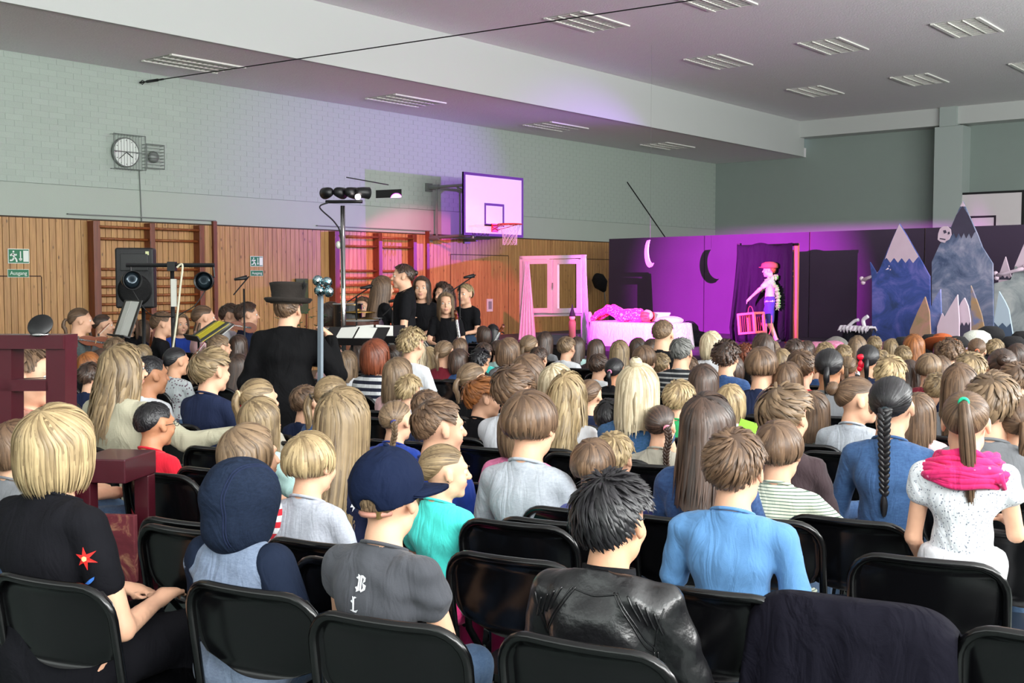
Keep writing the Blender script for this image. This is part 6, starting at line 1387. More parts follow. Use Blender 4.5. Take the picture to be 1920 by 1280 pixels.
def bone(a, b, label):
    t = thing('bone_prop', label, 'stage prop', (a+b)/2); a = a-t.location; b = b-t.location; d = (b-a).normalized(); u = d.cross(PN).normalized()
    mb = MB().tube([a, a*.7+b*.3, a*.3+b*.7, b], [.035, .024, .024, .035], 10).ball(tuple(a+u*.035-d*.02), .036).ball(tuple(a-u*.035-d*.02), .036).ball(tuple(b+u*.03+d*.02), .033).ball(tuple(b-u*.03+d*.02), .033); mb.build('bone', mpk, t, smooth=True)
o1 = at(1690, 560, 17.6); bone(plane_pt(1619, 525, o1, PN, .04), plane_pt(1668, 503, o1, PN, .04), 'white bone stuck across the blue mountain'); bone(plane_pt(1870, 516, o3, PN, .06), plane_pt(1920, 503, o3, PN, .06), 'white bone stuck across the pale mountain at the right edge')
sk = plane_pt(1771, 440, o2, PN, .035); t = thing('skull_prop', 'flat white skull fixed at the left shoulder of the tallest mountain', 'stage prop', sk)
cutout('skull_plate', [(1759, 438), (1762, 429), (1768, 424), (1776, 424), (1782, 430), (1783, 440), (1779, 449), (1773, 452), (1771, 455), (1763, 453), (1758, 449)], sk, mpk, t, 0, .02)
for ol in ([(1768, 432), (1773, 431), (1775, 436), (1770, 438)], [(1777, 435), (1780, 434), (1781, 438), (1777, 440)]): cutout('eye_hole', ol, sk, mdk, t, .004, .004)
cutout('teeth', [(1762, 446), (1773, 448), (1772, 450), (1762, 448)], sk, mdk, t, .004, .004)

# ------------------------------------------------------------------ people on the stage and in the orchestra
PG = 'performers'
def hat(d, prof, mat, nm='hat', tilt=0, z=.035, y=-.012, label=None):
    o = d['put'](nm, MB().lathe(prof, 24).mesh(nm, True), mat, None, d['Hm'] @ Matrix.Translation((0, y, z)) @ Matrix.Rotation(tilt, 4, 'X'))
    if label: o['label'] = label
    return o
perf = person(1443, 494, Z=18.5, hair='crop', col='auburn', top='costume', legs='walk', base=.5, seat=False, near=False, heading=R(112), short=True, pants=cloth('shorts_blue', (58, 62, 130)), eyes=False, group=PG, label='performer in brown cap and green feather boa holding a salmon cage',
              yaw=0, lean=.02, smin=.9, smax=1.4, armL=((-.10, .17, .20), (-.02, .33, .06)), armR=((.10, .17, .20), (.03, .33, .06)))
hat(perf, [(.085, -.01), (.135, .0), (.14, .02), (.13, .07), (.07, .10), (.0, .105)], M('cap_brown', rgb(150, 80, 60), .9), 'cap', z=.04, label='brown flat cap')
perf['put']('cap_brim', MB().ball((0, .11, .05), (.075, .055, .012)).mesh('brim', True), M('cap_brown', rgb(150, 80, 60), .9), None, perf['Hm'])
boa = MB(); L = bez([(.05, .13, .20), (.085, .07, .34), (.05, -.06, .40), (-.05, -.07, .40), (-.09, .05, .34), (-.12, -.09, .25), (-.10, -.13, .05), (-.10, -.12, -.10)], 9)
boa.tube(L, [.034+.014*math.sin(i*2.4) for i in range(len(L))], 9)
for p in L:
    for k in range(4): q = p+Vector([random.uniform(-1, 1) for _ in range(3)]).normalized()*.055; boa.tube([p, (p+q)/2, q], [.014, .010, .003], 4)
o = perf['put']('feather_boa', boa.mesh('boa'), M('boa_green', rgb(120, 196, 96), .9)); o['label'] = 'green feather boa'
cg = at(1409, 606, 18.2); t = thing('cage_basket', 'salmon slatted cage held by the performer', 'cage', cg, PRZ+.1)
t.rotation_euler = (0, R(-6), PRZ)
hw, hh, hd = .15, .17, .13
for (x0, y0, z0, x1, y1, z1) in [(sx*hw-.018, sy*hd-.018, -hh, sx*hw+.018, sy*hd+.018, hh) for sx in (-1, 1) for sy in (-1, 1)]: MB().box((x0, y0, z0), (x1, y1, z1)).build('corner_post', m_orange, t)
for z in (-hh, hh-.03):
    for s in (-1, 1): MB().box((-hw, s*hd-.012, z), (hw, s*hd+.012, z+.035)).build('rail', m_orange, t); MB().box((s*hw-.012, -hd, z), (s*hw+.012, hd, z+.035)).build('rail', m_orange, t)
MB().box((-hw, -hd, -hh), (hw, hd, -hh+.012)).build('floor_board', m_orange, t); MB().box((-hw, -hd, hh-.01), (hw, hd, hh+.005)).build('roof_board', m_orange, t)
for s in (-1, 1):
    for i in range(7): x = -hw+2*hw*(i+1)/8; MB().tube([(x, s*hd, -hh), (x, s*hd, hh)], .005, 5).build('bar', M('cage_bar', rgb(140, 60, 50), .5), t)
MB().tube([(x*.05, 0, hh+.11*math.sin(a)) for x, a in [(math.cos(a), a) for a in np.linspace(0, PI, 10)]], .006, 6).build('handle', M('cage_bar', rgb(140, 60, 50), .5), t)
MB().tube(bez([(.33, .1, .1), (.30, .1, -.1), (.22, .1, -.26)]), .008, 5).build('cord', m_orange, t)
# spectators in hats nearest the stage
mhat = M('felt_black', rgb(22, 20, 22), .95, bump=.6, bscale=80)
for (x, y, Z, prof, mt_, lb, hc) in [
 (1697, 627, 11.5, 'dome', mhat, 'round black hat, left of the hat row', 'dkbrown'), (1747, 622, 11.8, 'dome', mhat, 'round black hat below the blue and pink peaks', 'black'), (1767, 626, 11.2, 'brim', M('felt_orange', rgb(176, 84, 40), .9), 'orange-brown brimmed hat', 'brown'),
 (1794, 626, 11.6, 'dome', mhat, 'round black hat below the ochre peak', 'brown'), (1857, 610, 11.6, 'fluff', mhat, 'fluffy black hat before the pale mountain', 'black'), (1900, 626, 11.4, 'dome', mhat, 'round black hat near the right edge', 'dkbrown'), (1918, 616, 11.9, 'dome', mhat, 'tall black hat at the right edge', 'black'), (1832, 618, 11.0, 'fluff', M('felt_white', rgb(206, 208, 198), .95, bump=.8, bscale=70), 'big fluffy white hat', 'brown')]:
    d = person(x, y+9, Z=Z, hair='shoulder', col=hc, top='black', label='person wearing a ' + lb, near=False, group='hat wearers before the stage', smax=1.3)
    if prof == 'dome': hat(d, [(.10, -.01), (.13, .0), (.125, .06), (.08, .105), (.0, .115)], mt_, z=.03)
    elif prof == 'brim': hat(d, [(.20, -.01), (.21, .0), (.11, .015), (.10, .09), (.0, .10)], mt_, z=.05, tilt=-.5)
    else: hat(d, [(.09, -.05), (.15, -.03), (.165, .03), (.14, .09), (.07, .13), (.0, .135)], mt_, z=.03)
# man in the tall battered hat
hm = person(540, 549, Z=7.0, hair='crop', col='brown', top='coat', adult=True, who='man', legs='stand', seat=False, heading=CAM_A+R(6), near=True, group=PG, label='person in tall battered black hat and long black coat raising a staff', yaw=22, lean=.07, sw=.155, slim=1.15, pitch=-.25,
            armL=((-.215, .0, .10), (-.20, .10, -.10)), armR=((.27, -.02, .15), (.225, .15, .35), ((-.6, .3, .6), (.6, .2, .6), 1.5, -1)), hem=-.33, smin=1.0)
mfelt = M('felt_dark_brown', rgb(38, 32, 28), .95, var=.35, vscale=9, bump=.4, bscale=40)
o = hat(hm, [(.090, .01), (.150, .034), (.156, .026), (.14, .004), (.105, .0), (.108, .06), (.118, .110), (.124, .130), (.10, .136), (.0, .128)], mfelt, z=.045, tilt=-.06, label='battered top hat with patches')
hm['put']('hat_band', MB().lathe([(.108, .0), (.114, .0), (.117, .035), (.110, .035)], 24).mesh('band', True), M('hat_band', rgb(70, 60, 50), .8), None, hm['Hm'] @ Matrix.Translation((0, -.012, .045)))
hm['put']('hat_feather', MB().tube([(.10, -.02, .13), (.125, -.03, .165), (.13, -.04, .195)], [.008, .012, .002], 5).mesh('feather', True), m_blackm, None, hm['Hm'])
hp = hm['root'].location; sa = at(601, 548, 6.95); sb = at(597, 700, 6.75)
t = thing('mirror_ball_staff', 'grey staff topped with four small mirror balls held by the hatted person', 'staff', sb)
sb0 = Vector((sb.x, sb.y, .0)); t.location = sb0; v0 = sa-sb0; q0 = Vector((0, 0, .02))
MB().box((-.016, -.010, .01), (.016, .010, (sa.z)), Matrix.Translation((0, 0, 0)) @ Matrix.Shear('XY', 4, (v0.x/sa.z, v0.y/sa.z))).build('plank', M('staff_grey', rgb(110, 122, 132), .6), t)
mmir = M('mirror_tile', rgb(190, 205, 210), .12, metal=1)
for (x, y) in ((596, 526), (613, 529), (599, 545), (616, 547)):
    c = at(x, y, 6.9)-sb0; mb = MB()
    for i in range(9):
        th = PI*(i+.5)/9
        for k in range(max(4, int(16*math.sin(th)))):
            a = 2*PI*k/max(4, int(16*math.sin(th))); nrm = Vector((math.sin(th)*math.cos(a), math.sin(th)*math.sin(a), math.cos(th))); nrm = (nrm+Vector([random.uniform(-.12, .12) for _ in range(3)])).normalized(); q = nrm.orthogonal().normalized(); w = nrm.cross(q); cc = c+nrm*.033
            mb.add([cc+q*.0055+w*.0055, cc-q*.0055+w*.0055, cc-q*.0055-w*.0055, cc+q*.0055-w*.0055], [(0, 1, 2, 3)])
    o = MB().ball(tuple(c), .0325, 14, 10).build('mirror_ball', M('ball_core', rgb(90, 140, 150), .3, metal=.8), t, smooth=True); o2_ = mb.build('mirror_tiles', mmir, o); o2_['kind'] = 'stuff'
def stand_p(x, y, Z, hair, col, label, head_, top='black', adult=False, yaw=0, aL=None, aR=None, **k):
    kw = {}
    if aL: kw['armL'] = aL
    if aR: kw['armR'] = aR
    kw['smin'] = k.pop('smin', .9)
    return person(x, y, Z=Z, hair=hair, col=col, top=top, label=label, adult=adult, legs='stand', seat=False, near=False, heading=CAM_A+R(head_), group=PG, smax=1.5, yaw=yaw, eyes=True, q=.75, **kw, **k)
cdt = person(757, 495, Z=11.5, hair='crop', col='dkbrown', top='black', adult=True, legs='stand', seat=False, near=True, heading=CAM_A+R(100), group=PG, label='conductor with dark hair tied back in black T-shirt, standing in profile', yaw=0, sw=.15, slim=1.1, smin=1.0, smax=1.5,
             eyes=True, q=.75, armL=((-.19, .02, .10), (-.18, .14, -.12)), armR=((.19, .0, .10), (.17, .12, -.12)))
cdt['put']('hair_bun', MB().ball((0, -.118, .03), (.026, .028, .026)).mesh('bun', True), hair_mat('dkbrown'), None, cdt['Hm'])
stand_p(716, 518, 12.6, 'xlong', 'brown', 'singer with very long brown hair in black, holding a microphone stand', -60, aR=((.14, .10, .16), (.05, .26, .22)))
stand_p(791, 518, 13.0, 'long', 'dkbrown', 'singer with long dark hair in black facing the hall, behind the conductor', 176, yaw=10)
stand_p(832, 532, 13.2, 'curly_long', 'dkbrown', 'singer with big curly dark hair in black top', 140, yaw=10)
stand_p(836, 548, 12.2, 'shoulder', 'ltbrown', 'small singer in black in front of the curly-haired one', 185, smin=.8)
stand_p(873, 532, 13.6, 'crop', 'blond', 'singer with short blond hair at the right microphone', 150)
stand_p(812, 560, 13.4, 'shoulder', 'dkbrown', 'singer in black with brown hair between the microphones', 170, smin=.8)
def orch(x, y, Z, hair, col, top, label, head_=-70, adult=False, **k):
    return person(x, y, Z=Z*1.1, hair=hair, col=col, top=top, label=label, adult=adult, near=False, heading=CAM_A+R(head_), group='orchestra players', smin=.84, smax=1.5, eyes=True, q=.75, chairlabel='black chair of the ' + label.split(' with')[0] + ' in the orchestra, ' + ' '.join(label.split(' with')[-1].split()[:5]), **k)
orch(149, 577, 9.6, 'pony_lo', 'brown', 'greylong', 'flute player with brown ponytail and glasses in grey jumper', adult=True)
orch(192, 589, 11.0, 'pony_lo', 'dkbrown', 'greysh', 'violinist with dark ponytail in grey T-shirt')
orch(241, 585, 11.5, 'shoulder', 'ltbrown', 'blacklong' if 'blacklong' in TOPS else 'black', 'violinist with fair hair behind the white music sheets', -150)
orch(303, 584, 10.4, 'crop', 'brown', 'black', 'player with short brown hair in black between the stands')
orch(337, 588, 11.4, 'bob', 'ltbrown', 'bluelong', 'player with fair bob in royal blue by the light stand', -140)
orch(380, 572, 10.8, 'pigtails', 'brown', 'palepink', 'player with two brown braids in pale pink T-shirt', -62)
orch(431, 569, 11.6, 'crop', 'dkbrown', 'waistcoat', 'player with dark hair in white shirt and black waistcoat', -85)
orch(462, 567, 11.4, 'crop2', 'dkbrown', 'navy', 'player with dark swept hair in navy shirt', -70)
orch(620, 567, 11.8, 'bob', 'dkbrown', 'white', 'player with dark bob in white T-shirt at the percussion', -75)
orch(680, 556, 13.2, 'crop', 'brown', 'black', 'drummer with short hair in black behind the drums', 175)
orch(821, 608, 11.6, 'bob', 'reddish', 'black', 'player with red-brown bob before the singers', 150)
orch(847, 612, 11.4, 'crop', 'dkbrown', 'white', 'cellist with short dark hair and white collar', 165)
orch(906, 612, 11.8, 'bob', 'dkbrown', 'black', 'cellist with dark hair turned to the left', 75)
orch(924, 608, 12.2, 'long', 'black', 'black', 'cellist with black hair behind the cello neck', 20)
orch(268, 600, 11.8, 'shoulder', 'brown', 'navy', 'player with brown hair beside the loudspeaker stand', -60)

# ------------------------------------------------------------------ stands, lamps, instruments
m_spk = M('speaker_black', rgb(20, 20, 23), .55, bump=.3, bscale=120); m_mesh = M('speaker_grille', rgb(12, 12, 14), .5, metal=.5, bump=.6, bscale=220)
def tripod(t, h, r=.017, mat=None, spread=.4, z0=.45):
    mat = mat or m_black
    MB().tube([(0, 0, .12), (0, 0, h)], r, 10).build('pole', mat, t, smooth=True)
    for k in range(3):
        a = 2*PI*k/3+.4; c, s = math.cos(a), math.sin(a); MB().tube([(0, 0, z0), (c*spread, s*spread, .012)], r*.7, 6).build('leg', mat, t); MB().tube([(0, 0, .16), (c*spread*.5, s*spread*.5, z0*.52)], r*.5, 6).build('brace', mat, t)
def gz(px, Z): p = at(px, 521, Z); return p.x, p.y
x, y = gz(268, 10.4); t = thing('speaker_stand', 'black tripod stand under the loudspeaker', 'stand', (x, y, 0)); tripod(t, 1.36)
x, y = gz(257, 10.4); zt = at(257, 465, 10.4).z; zb = at(257, 577, 10.4).z; h = zt-zb
t = thing('loudspeaker', 'tall black loudspeaker on a tripod stand before the left wall bars', 'loudspeaker', (x, y, zb), CAM_A+R(10))
pl = [(-.17, -.15), (.17, -.15), (.17, .05), (.10, .16), (-.10, .16), (-.17, .05)]
MB().prism(pl, 0, h, lambda u, v, w: (u, v, w)).build('cabinet', m_spk, t, bevel=.02)
MB().lathe([(.145, 0), (.15, .008), (.12, .014), (.0, .022)], 28, Txyz(0, -.152, h*.30) @ Matrix.Rotation(PI/2, 4, 'X')).build('woofer_grille', m_mesh, t, smooth=True)
MB().box((-.12, -.158, h*.62), (.12, -.15, h*.9)).build('horn', m_black, t, bevel=.01); MB().box((-.03, -.176, h*.06), (.03, -.165, h*.10)).build('badge', M('badge_blue', rgb(90, 100, 220), .4, emit=.4), t)
MB().box((.10, -.156, h*.88), (.13, -.15, h*.94)).build('sticker', M('sticker_yellow', rgb(196, 200, 150), .6), t)
# T-bar with lamps
x, y = gz(323, 9.8); z1 = at(323, 497, 9.8).z; t = thing('lighting_stand', 'black T-bar lighting stand with one round stage lamp hanging at its right end', 'stand', (x, y, 0), CAM_A)
tripod(t, z1, .018); MB().tube([(-.40, 0, z1), (.37, 0, z1)], .018, 8).build('crossbar', m_black, t); MB().box((-.035, -.03, z1-.05), (.035, .03, z1+.03)).build('clamp', m_black, t)
MB().tube([(.36, 0, z1), (.37, 0, z1-.10), (.29, 0, z1-.13)], .008, 6).build('lamp_yoke', m_black, t)
def parcan(nm, loc, rx, rz_, par, r=.085, L=.15):
    M4 = Matrix.Translation(loc) @ Matrix.Rotation(rz_, 4, 'Z') @ Matrix.Rotation(rx, 4, 'X')
    o = MB().lathe([(r*.3, -L*.5), (r*.75, -L*.4), (r*.9, 0), (r, L*.5), (r*.93, L*.5), (r*.85, L*.1)], 20, M4).build(nm, m_black, par, smooth=True)
    MB().lathe([(r*.9, L*.30), (r*.5, L*.36), (.0, L*.38)], 20, M4).build('lens', M('lens_glass', rgb(30, 42, 50), .15, metal=.5), o, smooth=True); return o
parcan('stage_lamp', (.29, 0, z1-.14), PI/2, R(0), t)
o = parcan('stage_lamp', (-.36, -.02, z1-.13), PI/2, R(35), t)
MB().tube([(-.36, 0, z1), (-.36, 0, z1-.10)], .008, 6).build('lamp_yoke', m_black, t)
MB().box((-.0, -.05, z1-.36), (.045, -.02, z1-.12)).build('power_strip', M('strip_white', rgb(200, 200, 190), .5), t)
MB().tube(bez([(.05, -.03, z1-.02), (.10, -.03, z1+.0), (.08, -.04, z1-.2), (.03, -.05, z1-.6), (-.05, -.08, z1-1.1), (-.16, -.1, .05)]), .009, 6).build('white_cable', M('cable_cream', rgb(208, 204, 180), .5), t)
MB().tube(bez([(.30, 0, z1-.2), (.20, -.02, z1-.35), (.02, -.03, z1-.5), (.0, -.03, z1-.9)]), .005, 5).build('black_cable', m_black, t); MB().tube(bez([(-.36, 0, z1-.2), (-.2, -.02, z1-.42), (.02, -.03, z1-.45)]), .005, 5).build('black_cable', m_black, t)
# silver pole with the cluster of four spots
t = thing('lighting_tower', 'tall silver pole with a cluster of black stage spots, one lit', 'stand', (-8.42, 7.62, 0), 0); tripod(t, 2.32, .024, m_chrome, .5, .5)
q_ = (Vector((-10.9, 19.6, 0))-Vector((-8.42, 7.62, 0))).normalized(); c_ = q_*.74+Vector((.04, .02, 0)); s_ = Vector((q_.y, -q_.x, 0))
MB().add([tuple(c_+s_*a+q_*e+Vector((0, 0, z))) for a in (-.16, .16) for e in (0, .008) for z in (2.446, 2.53)], [(0, 1, 3, 2), (4, 6, 7, 5), (0, 4, 5, 1), (2, 3, 7, 6), (0, 2, 6, 4), (1, 5, 7, 3)]).build('barn_door', m_blackm, t)  # flap added ahead of the lamps to cut the magenta beam above the flats
MB().tube([(0.04, .02, 2.60), tuple(c_+Vector((0, 0, 2.58)))], .006, 5).build('barn_door_arm', m_blackm, t)
MB().tube([(-.14, -.1, 2.36), (.16, .12, 2.36)], .016, 8).build('top_bar', m_black, t)
aim = Vector((-10.6, 19.6, 1.45))-Vector((-8.42, 7.6, 2.45)); az = math.atan2(-aim.x, aim.y)
for k, (dx, dy) in enumerate(((-.12, -.09), (-.02, -.02), (.07, .05), (.16, .12))):
    o = parcan('stage_lamp', (dx, dy, 2.45), -PI/2-.05, az+R((60, 10, 0, -25)[k]), t, .06, .14)
MB().ball((0.19, .03, 2.40), .028).build('lit_lens', M('lit_lens', rgb(255, 245, 235), .3, emit=18, ecol=(1, .9, .85)), t, smooth=True)
MB().tube(bez([(-.1, -.1, 2.35), (-.17, -.15, 2.30), (-.06, -.05, 2.15), (.0, -.03, 2.0), (.03, -.03, 1.5)]), .008, 5).build('cable', m_black, t)
MB().ball((-.03, -.03, 1.93), (.03, .03, .04)).build('cable_clip', M('strip_white', rgb(200, 200, 190), .5), t)
# music stands
m_sheet = M('music_paper', rgb(214, 214, 208), .7)
def music_stand(px, py, Z, w, hgt, rz_, label, tilt=.5, mat=None, holes=False, spread=1):
    p = at(px, py, Z); t = thing('music_stand', label, 'music stand', (p.x, p.y, 0), rz_, 'orchestra music stands'); tripod(t, p.z-.03, .010, None, .28, .3)
    M4 = Matrix.Translation((0, 0, p.z)) @ Matrix.Rotation(-tilt, 4, 'X')
    MB().box((-w/2, .012, -.06), (w/2, .02, hgt), M4).build('desk', m_black, t); MB().box((-w/2, -.04, -.065), (w/2, .02, -.055), M4).build('ledge', m_black, t)
    for s in (-1, 1): MB().box((s*w*.02 if s > 0 else -w*.48*spread, .0, -.05), (w*.48*spread if s > 0 else -w*.02, .008, hgt*.95), M4 @ Matrix.Rotation(s*.08, 4, 'Z')).build('sheet_music', mat or m_sheet, t)
music_stand(228, 618, 9.8, .40, .28, CAM_A-R(50), 'music stand with tall white sheets by the loudspeaker pole', .35)
music_stand(372, 628, 9.9, .5, .24, CAM_A-R(60), 'music stand with a bright yellow folder', 1.0, M('folder_yellow', rgb(226, 206, 40), .6))
music_stand(395, 632, 10.1, .5, .22, CAM_A-R(70), 'music stand with white sheets beside the yellow folder', .9)
music_stand(660, 636, 8.8, .5, .24, CAM_A-R(8), 'wide music stand with white sheets before the conductor, left', 1.15); music_stand(702, 632, 9.0, .5, .24, CAM_A+R(6), 'wide music stand with white sheets before the conductor, right', 1.15)
music_stand(770, 645, 9.6, .42, .24, CAM_A+R(150), 'music stand with sheets right of the conductor', .9)
def mic(px, py, Z, label, dx=.18):
    p = at(px, py, Z); t = thing('microphone_stand', label, 'microphone', (p.x, p.y, 0), CAM_A+.3, 'microphone stands'); tripod(t, p.z-.12, .009, m_black, .3, .25)
    MB().tube([(-.1, 0, p.z-.18), (dx, 0, p.z)], .007, 6).build('boom', m_black, t); MB().tube([(dx-.02, 0, p.z-.01), (dx-.14, -.02, p.z-.03)], [.024, .012], 10).build('microphone', m_black, t, smooth=True)
mic(862, 515, 12.2, 'microphone stand before the blond singer'); mic(668, 535, 12.0, 'microphone stand beside the drummer'); mic(735, 560, 12.0, 'microphone stand of the long-haired singer', .1); mic(457, 518, 10.9, 'microphone stand left of the hatted person', .05)
# drums
def drum(px, py, Z, r, h, label, col):
    p = at(px, py, Z); t = thing('drum', label, 'drum', (p.x, p.y, 0)); m_ = M('drum_%d' % col[0], rgb(*col), .3)
    MB().lathe([(r, p.z-h), (r, p.z)], 28).build('shell', m_, t, smooth=False); MB().lathe([(r*.97, p.z), (.0, p.z+.004)], 28).build('head', m_sheet, t)
    for z in (p.z-h, p.z): MB().tube([(r*1.03*math.cos(a), r*1.03*math.sin(a), z) for a in np.linspace(0, 2*PI, 28, endpoint=False)], .010, 6, closed=True).build('hoop', m_chrome, t)
    for k in range(3): a = k*2*PI/3; MB().tube([(r*.6*math.cos(a), r*.6*math.sin(a), p.z-h), (r*1.2*math.cos(a), r*1.2*math.sin(a), .01)], .012, 6).build('leg', m_chrome, t)
drum(652, 570, 12.6, .16, .26, 'black tom drum beside the silver pole', (24, 24, 26)); drum(676, 600, 12.2, .20, .16, 'snare drum before the drummer', (90, 50, 40)); drum(652, 616, 12.0, .30, .34, 'large copper kettledrum behind the music stands', (120, 66, 40)); drum(700, 596, 12.6, .18, .2, 'small drum right of the snare', (60, 34, 60))
p = at(672, 585, 12.5); t = thing('cymbal', 'brass cymbal over the drums', 'cymbal', (p.x, p.y, 0)); tripod(t, p.z, .01, m_chrome, .3); MB().lathe([(.22, 0), (.12, .01), (.04, .02), (.03, .035), (0, .04)], 28, Txyz(0, 0, p.z)).build('plate', M('brass_cymbal', rgb(180, 140, 70), .3, metal=.9), t, smooth=True)
# cellos and violins
m_var = M('varnish', rgb(120, 58, 28), .25, coat=.4, var=.15)
def fiddle(loc, M3, k, label, nm='violin', cat='violin'):
    t = thing(nm, label, cat, loc, 0); t.rotation_euler = M3.to_euler()
    ol = []
    for i in range(40):
        a = 2*PI*i/40; y_ = math.sin(a); w = .5+.12*(-y_)-.16*math.exp(-(y_*3.2)**2); ol.append((w*math.copysign(abs(math.cos(a))**.8, math.cos(a))*.40, y_*.5))
    MB().prism(ol, -.05, .05, lambda u, v, w: (u*k, w*k, v*k)).build('body', m_var, t, bevel=.01*k); MB().box((-.03*k, -.075*k, .35*k), (.03*k, -.02*k, 1.0*k)).build('neck', m_black, t)
    c = MB().tube([(0, -.03*k, 1.0*k), (0, -.03*k, 1.1*k), (0, -.06*k, 1.17*k), (0, -.10*k, 1.14*k), (0, -.08*k, 1.10*k)], .03*k, 8); c.build('scroll', m_var, t, smooth=True)
    if nm == 'cello': MB().tube([(0, 0, -.5*k), (0, -.02, -.5*k-.16)], .006, 6).build('endpin', m_chrome, t)
    for s in (-1, 1): MB().tube([(s*.09*k, -.03*k, 1.05*k), (-s*.03*k, -.03*k, 1.05*k)], .012*k, 6).build('tuning_peg', m_black, t)
    MB().box((-.03*k, -.07*k, -.30*k), (.03*k, -.05*k, -.05*k)).build('tailpiece', m_black, t); MB().box((-.06*k, -.10*k, -.02*k), (.06*k, -.05*k, 0)).build('bridge', m_pine, t)
    for s in range(4): MB().tube([((-.018+.012*s)*k, -.075*k, -.2*k), ((-.018+.012*s)*k, -.085*k, 0), ((-.012+.008*s)*k, -.08*k, 1.02*k)], .003*k, 4).build('string', m_chrome, t)
    return t
p = at(936, 612, 12.4); fiddle((p.x-.25, p.y-.15, p.z-.62), rotz(CAM_A).to_3x3() @ Matrix.Rotation(R(28), 3, 'Y') @ Matrix.Rotation(R(-15), 3, 'X'), .62, 'cello with raised scroll left of the window prop', 'cello', 'cello')
p = at(872, 600, 12.0); fiddle((p.x, p.y, p.z-.62), rotz(CAM_A).to_3x3() @ Matrix.Rotation(R(-8), 3, 'Y'), .62, 'cello below the right microphone', 'cello', 'cello')
for (px, py, Z, rz_, l) in ((178, 646, 10.4, -60, 'violin held by the grey ponytail violinist'), (455, 618, 12.1, -70, 'violin lit orange beside the navy shirt player')):
    p = at(px, py-6, Z); fiddle(p, (rotz(CAM_A+R(rz_)) @ Matrix.Rotation(R(80), 4, 'X') @ Matrix.Rotation(R(90), 4, 'Z')).to_3x3(), .30, l)
def bow(a, b, label):
    t = thing('violin_bow', label, 'bow', a); d = b-a; MB().tube([(0, 0, 0), d*.5+Vector((0, 0, .006)), d], .004, 5).build('stick', m_var, t); MB().tube([Vector((0, 0, -.012)), d-Vector((0, 0, .012))], .002, 4).build('bow_hair', m_sheet, t); MB().box((-.006, -.006, -.02), (.006, .006, .004)).build('frog', m_black, t)
bow(at(355, 678, 8.8), at(384, 640, 9.2), 'violin bow slanting up under the yellow folder'); bow(at(868, 654, 9.6), at(889, 674, 9.3), 'bow slanting down among the heads by the cello'); bow(at(185, 626, 9.6), at(205, 606, 9.8), 'violin bow by the grey ponytail violinist')
# potted plant behind the hatted person
p = at(572, 600, 12.5); t = thing('potted_plant', 'leafy green potted plant right of the hatted person', 'plant', (p.x, p.y, 0))
MB().lathe([(.14, 0), (.17, .3), (.18, .32), (.15, .32)], 20).build('pot', M('pot_dark', rgb(60, 50, 44), .7), t, smooth=True); lf = MB()
for k in range(160):
    a = random.uniform(0, 6.3); h = random.uniform(.4, 1.25); r0 = random.uniform(.02, .30); c = Vector((r0*math.cos(a), r0*math.sin(a), h)); d = Vector((math.cos(a), math.sin(a), random.uniform(-.3, .6))).normalized(); s = d.cross(Vector((0, 0, 1))).normalized(); L_ = random.uniform(.06, .12)
    lf.add([c, c+d*L_*.5+s*L_*.22, c+d*L_, c+d*L_*.5-s*L_*.22], [(0, 1, 2, 3)])
o = lf.build('foliage', M('leaf_green', rgb(60, 92, 50), .6, var=.3), t); o['kind'] = 'stuff'; MB().tube([(0, 0, .3), (.02, 0, .8), (0, .02, 1.2)], .012, 6).build('stem', m_bardk, t)
p = at(566, 555, 14.5); tag(MB().box((-.13, -.01, -.3), (.13, .01, .3), rotz(CAM_A)).build('notice_board', M('board_olive', rgb(70, 76, 50), .7)), 'dark olive notice board on the panelling behind the tall hat', 'board').location = tuple(on(566, 555, 0, -14.96)); bpy.data.objects['notice_board'].rotation_euler = (0, 0, PI/2-CAM_A)

# ------------------------------------------------------------------ dark red prop cart on the left
m_velvet = M('dark_red_paint', rgb(66, 14, 26), .35, var=.12, vscale=5, coat=.2)
CO = at(60, 700, 4.05); n_ = Vector((math.sin(CAM_A-.15), -math.cos(CAM_A-.15), 0)).normalized()
t = thing('red_window_cart', 'dark red painted wooden frame on a low cart, left edge', 'stage prop', (CO.x, CO.y, 0))
def rb(nm, x0, y0, x1, y1, off=0, th=.08): return cutout(nm, [(x0, y0), (x1, y0), (x1, y1), (x0, y1)], CO, m_velvet, t, off, th, n_)
rb('post', -6, 630, 21, 1130); rb('post', 86, 630, 122, 1130); rb('post', -110, 630, -80, 1130); rb('top_beam', -110, 628, 118, 654, .012, .10); rb('mid_rail', -110, 712, 90, 733, .0, .05); rb('lower_rail', -110, 860, 90, 885, .0, .05)
# cart deck reaching right behind the front row
a = plane_pt(120, 840, CO, n_)-t.location; rt = Vector((-n_.y, n_.x, 0)); 
if rt.dot(Vector(_r)) < 0: rt = -rt
def slab(nm, z0, z1, l0, l1, d0, d1):
    V = [tuple(rt*u - n_*v + Vector((0, 0, z))) for u in (l0, l1) for v in (d0, d1) for z in (z0, z1)]; return MB().add(V, [(0, 1, 3, 2), (4, 6, 7, 5), (0, 4, 5, 1), (2, 3, 7, 6), (0, 2, 6, 4), (1, 5, 7, 3)]).build(nm, m_velvet, t, bevel=.005)
slab('deck', .84, .93, .10, .30, .1, .35); slab('lower_shelf', .36, .42, .0, .30, .05, .35); slab('bottom_beam', .16, .22, .0, .32, .0, .38); slab('corner_post', .05, .84, .24, .30, .28, .34); slab('corner_post', .05, .84, .10, .16, .1, .16)
slab('printed_cloth', .44, .70, .12, .28, .20, .23).data.materials[0] = paint('printed_cloth_red', (96, 30, 40), (110, 40, 50), (196, 150, 110), 9)
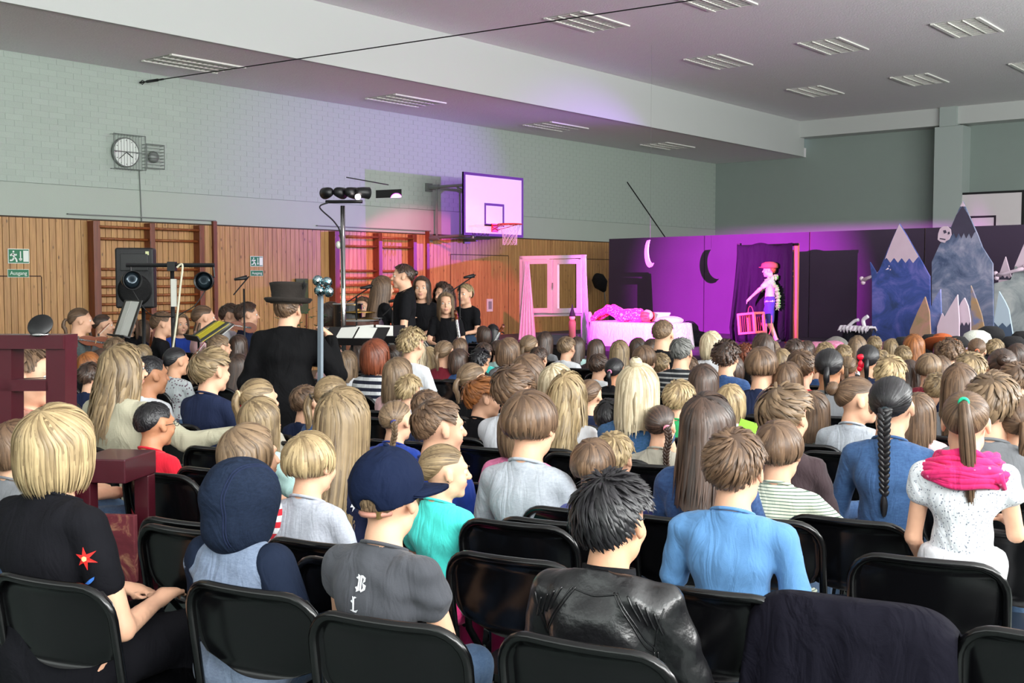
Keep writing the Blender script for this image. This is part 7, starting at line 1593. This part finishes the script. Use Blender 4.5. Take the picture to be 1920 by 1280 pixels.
for (l, d) in ((.05, .1), (.28, .3)):
    q = rt*l-n_*d; MB().lathe([(.05, -.015), (.05, .015)], 16, Matrix.Translation((q.x, q.y, .055)) @ Matrix.Rotation(PI/2, 4, 'Y')).build('castor', m_rub, t)
p = plane_pt(76, 628, CO, n_); t2 = thing('dark_cymbal_disc', 'black oval disc on a small foot on top of the dark red frame', 'disc', p+Vector((0, 0, .0)))
MB().lathe([(.035, 0), (.03, .006), (.008, .01), (.008, .02)], 16).build('foot', m_chrome, t2, smooth=True)
MB().lathe([(.0, -.008), (.044, -.004), (.046, 0), (.044, .004), (.0, .008)], 28, Matrix.Translation((0, 0, .035)) @ Matrix.Rotation(CAM_A, 4, 'Z') @ Matrix.Rotation(R(58), 4, 'X') @ Matrix.Scale(1, 4)).build('disc', m_black, t2, smooth=True)

# ------------------------------------------------------------------ empty chairs, the draped chair, small hand-held things
crz = HEAD
def empty_chair(px, py, label, drz=0):
    q = on(px, py, 2, .82); rz_ = HEAD+R(drz); return chair(q.x-.29*math.sin(rz_), q.y+.29*math.cos(rz_), rz_, label), q
empty_chair(1985, 1200, 'empty black folding chair at the lower right corner'); empty_chair(340, 982, 'empty black folding chair behind the hooded child')
empty_chair(655, 1060, 'black folding chair back just left of the baseball cap child')
ch, q = empty_chair(1590, 1150, 'black folding chair covered with a dark navy cloth')
rows = []; W2 = .235
for j in range(22):
    v = j/21; r_ = []
    for i in range(41):
        u = -1+2*i/40; zt_ = .835-.0*abs(u)-.055*abs(u)**6
        if v < .30: k = v/.30; z = zt_-.62*(1-k)**1.0; yy = -.17+.03*(1-k)-.0+.01*math.sin(7*u)*(1-k); w_ = W2+.01
        elif v < .40: k = (v-.30)/.10; z = zt_+.012*math.sin(k*PI); yy = -.22-.09*k+.03; w_ = W2
        else: k = (v-.40)/.60; z = zt_-.60*k; yy = -.285-.015*math.sin(k*3)-.035*k-.022*k*math.sin(9*u+2*k)-.012*math.sin(17*u)*k; w_ = W2+.05*k+.02*k*math.sin(3*k)
        yy -= -.0+.028*(1-u*u)*(1 if z > .5 else .3)
        r_.append((u*w_, yy, z))
    rows.append(r_)
o = MB().grid(rows).build('draped_cloth', cloth('cloth_midnight', (15, 14, 25)), None, smooth=True, solid=.006); o.location = ch.location; o.rotation_euler = ch.rotation_euler; tag(o, 'dark navy cloth draped over the chair back, front right', 'cloth')
p = at(1384, 803, 4.6); gp = MB().box((-.04, -.002, -.028), (.04, .002, .028), rotz(CAM_A) @ Matrix.Rotation(.3, 4, 'Y')); o = gp.build('green_paper', M('paper_lime', rgb(160, 226, 70), .7)); o.location = tuple(at(1402, 801, 4.75)); tag(o, 'bright lime green paper held by the child with blond bob', 'paper')
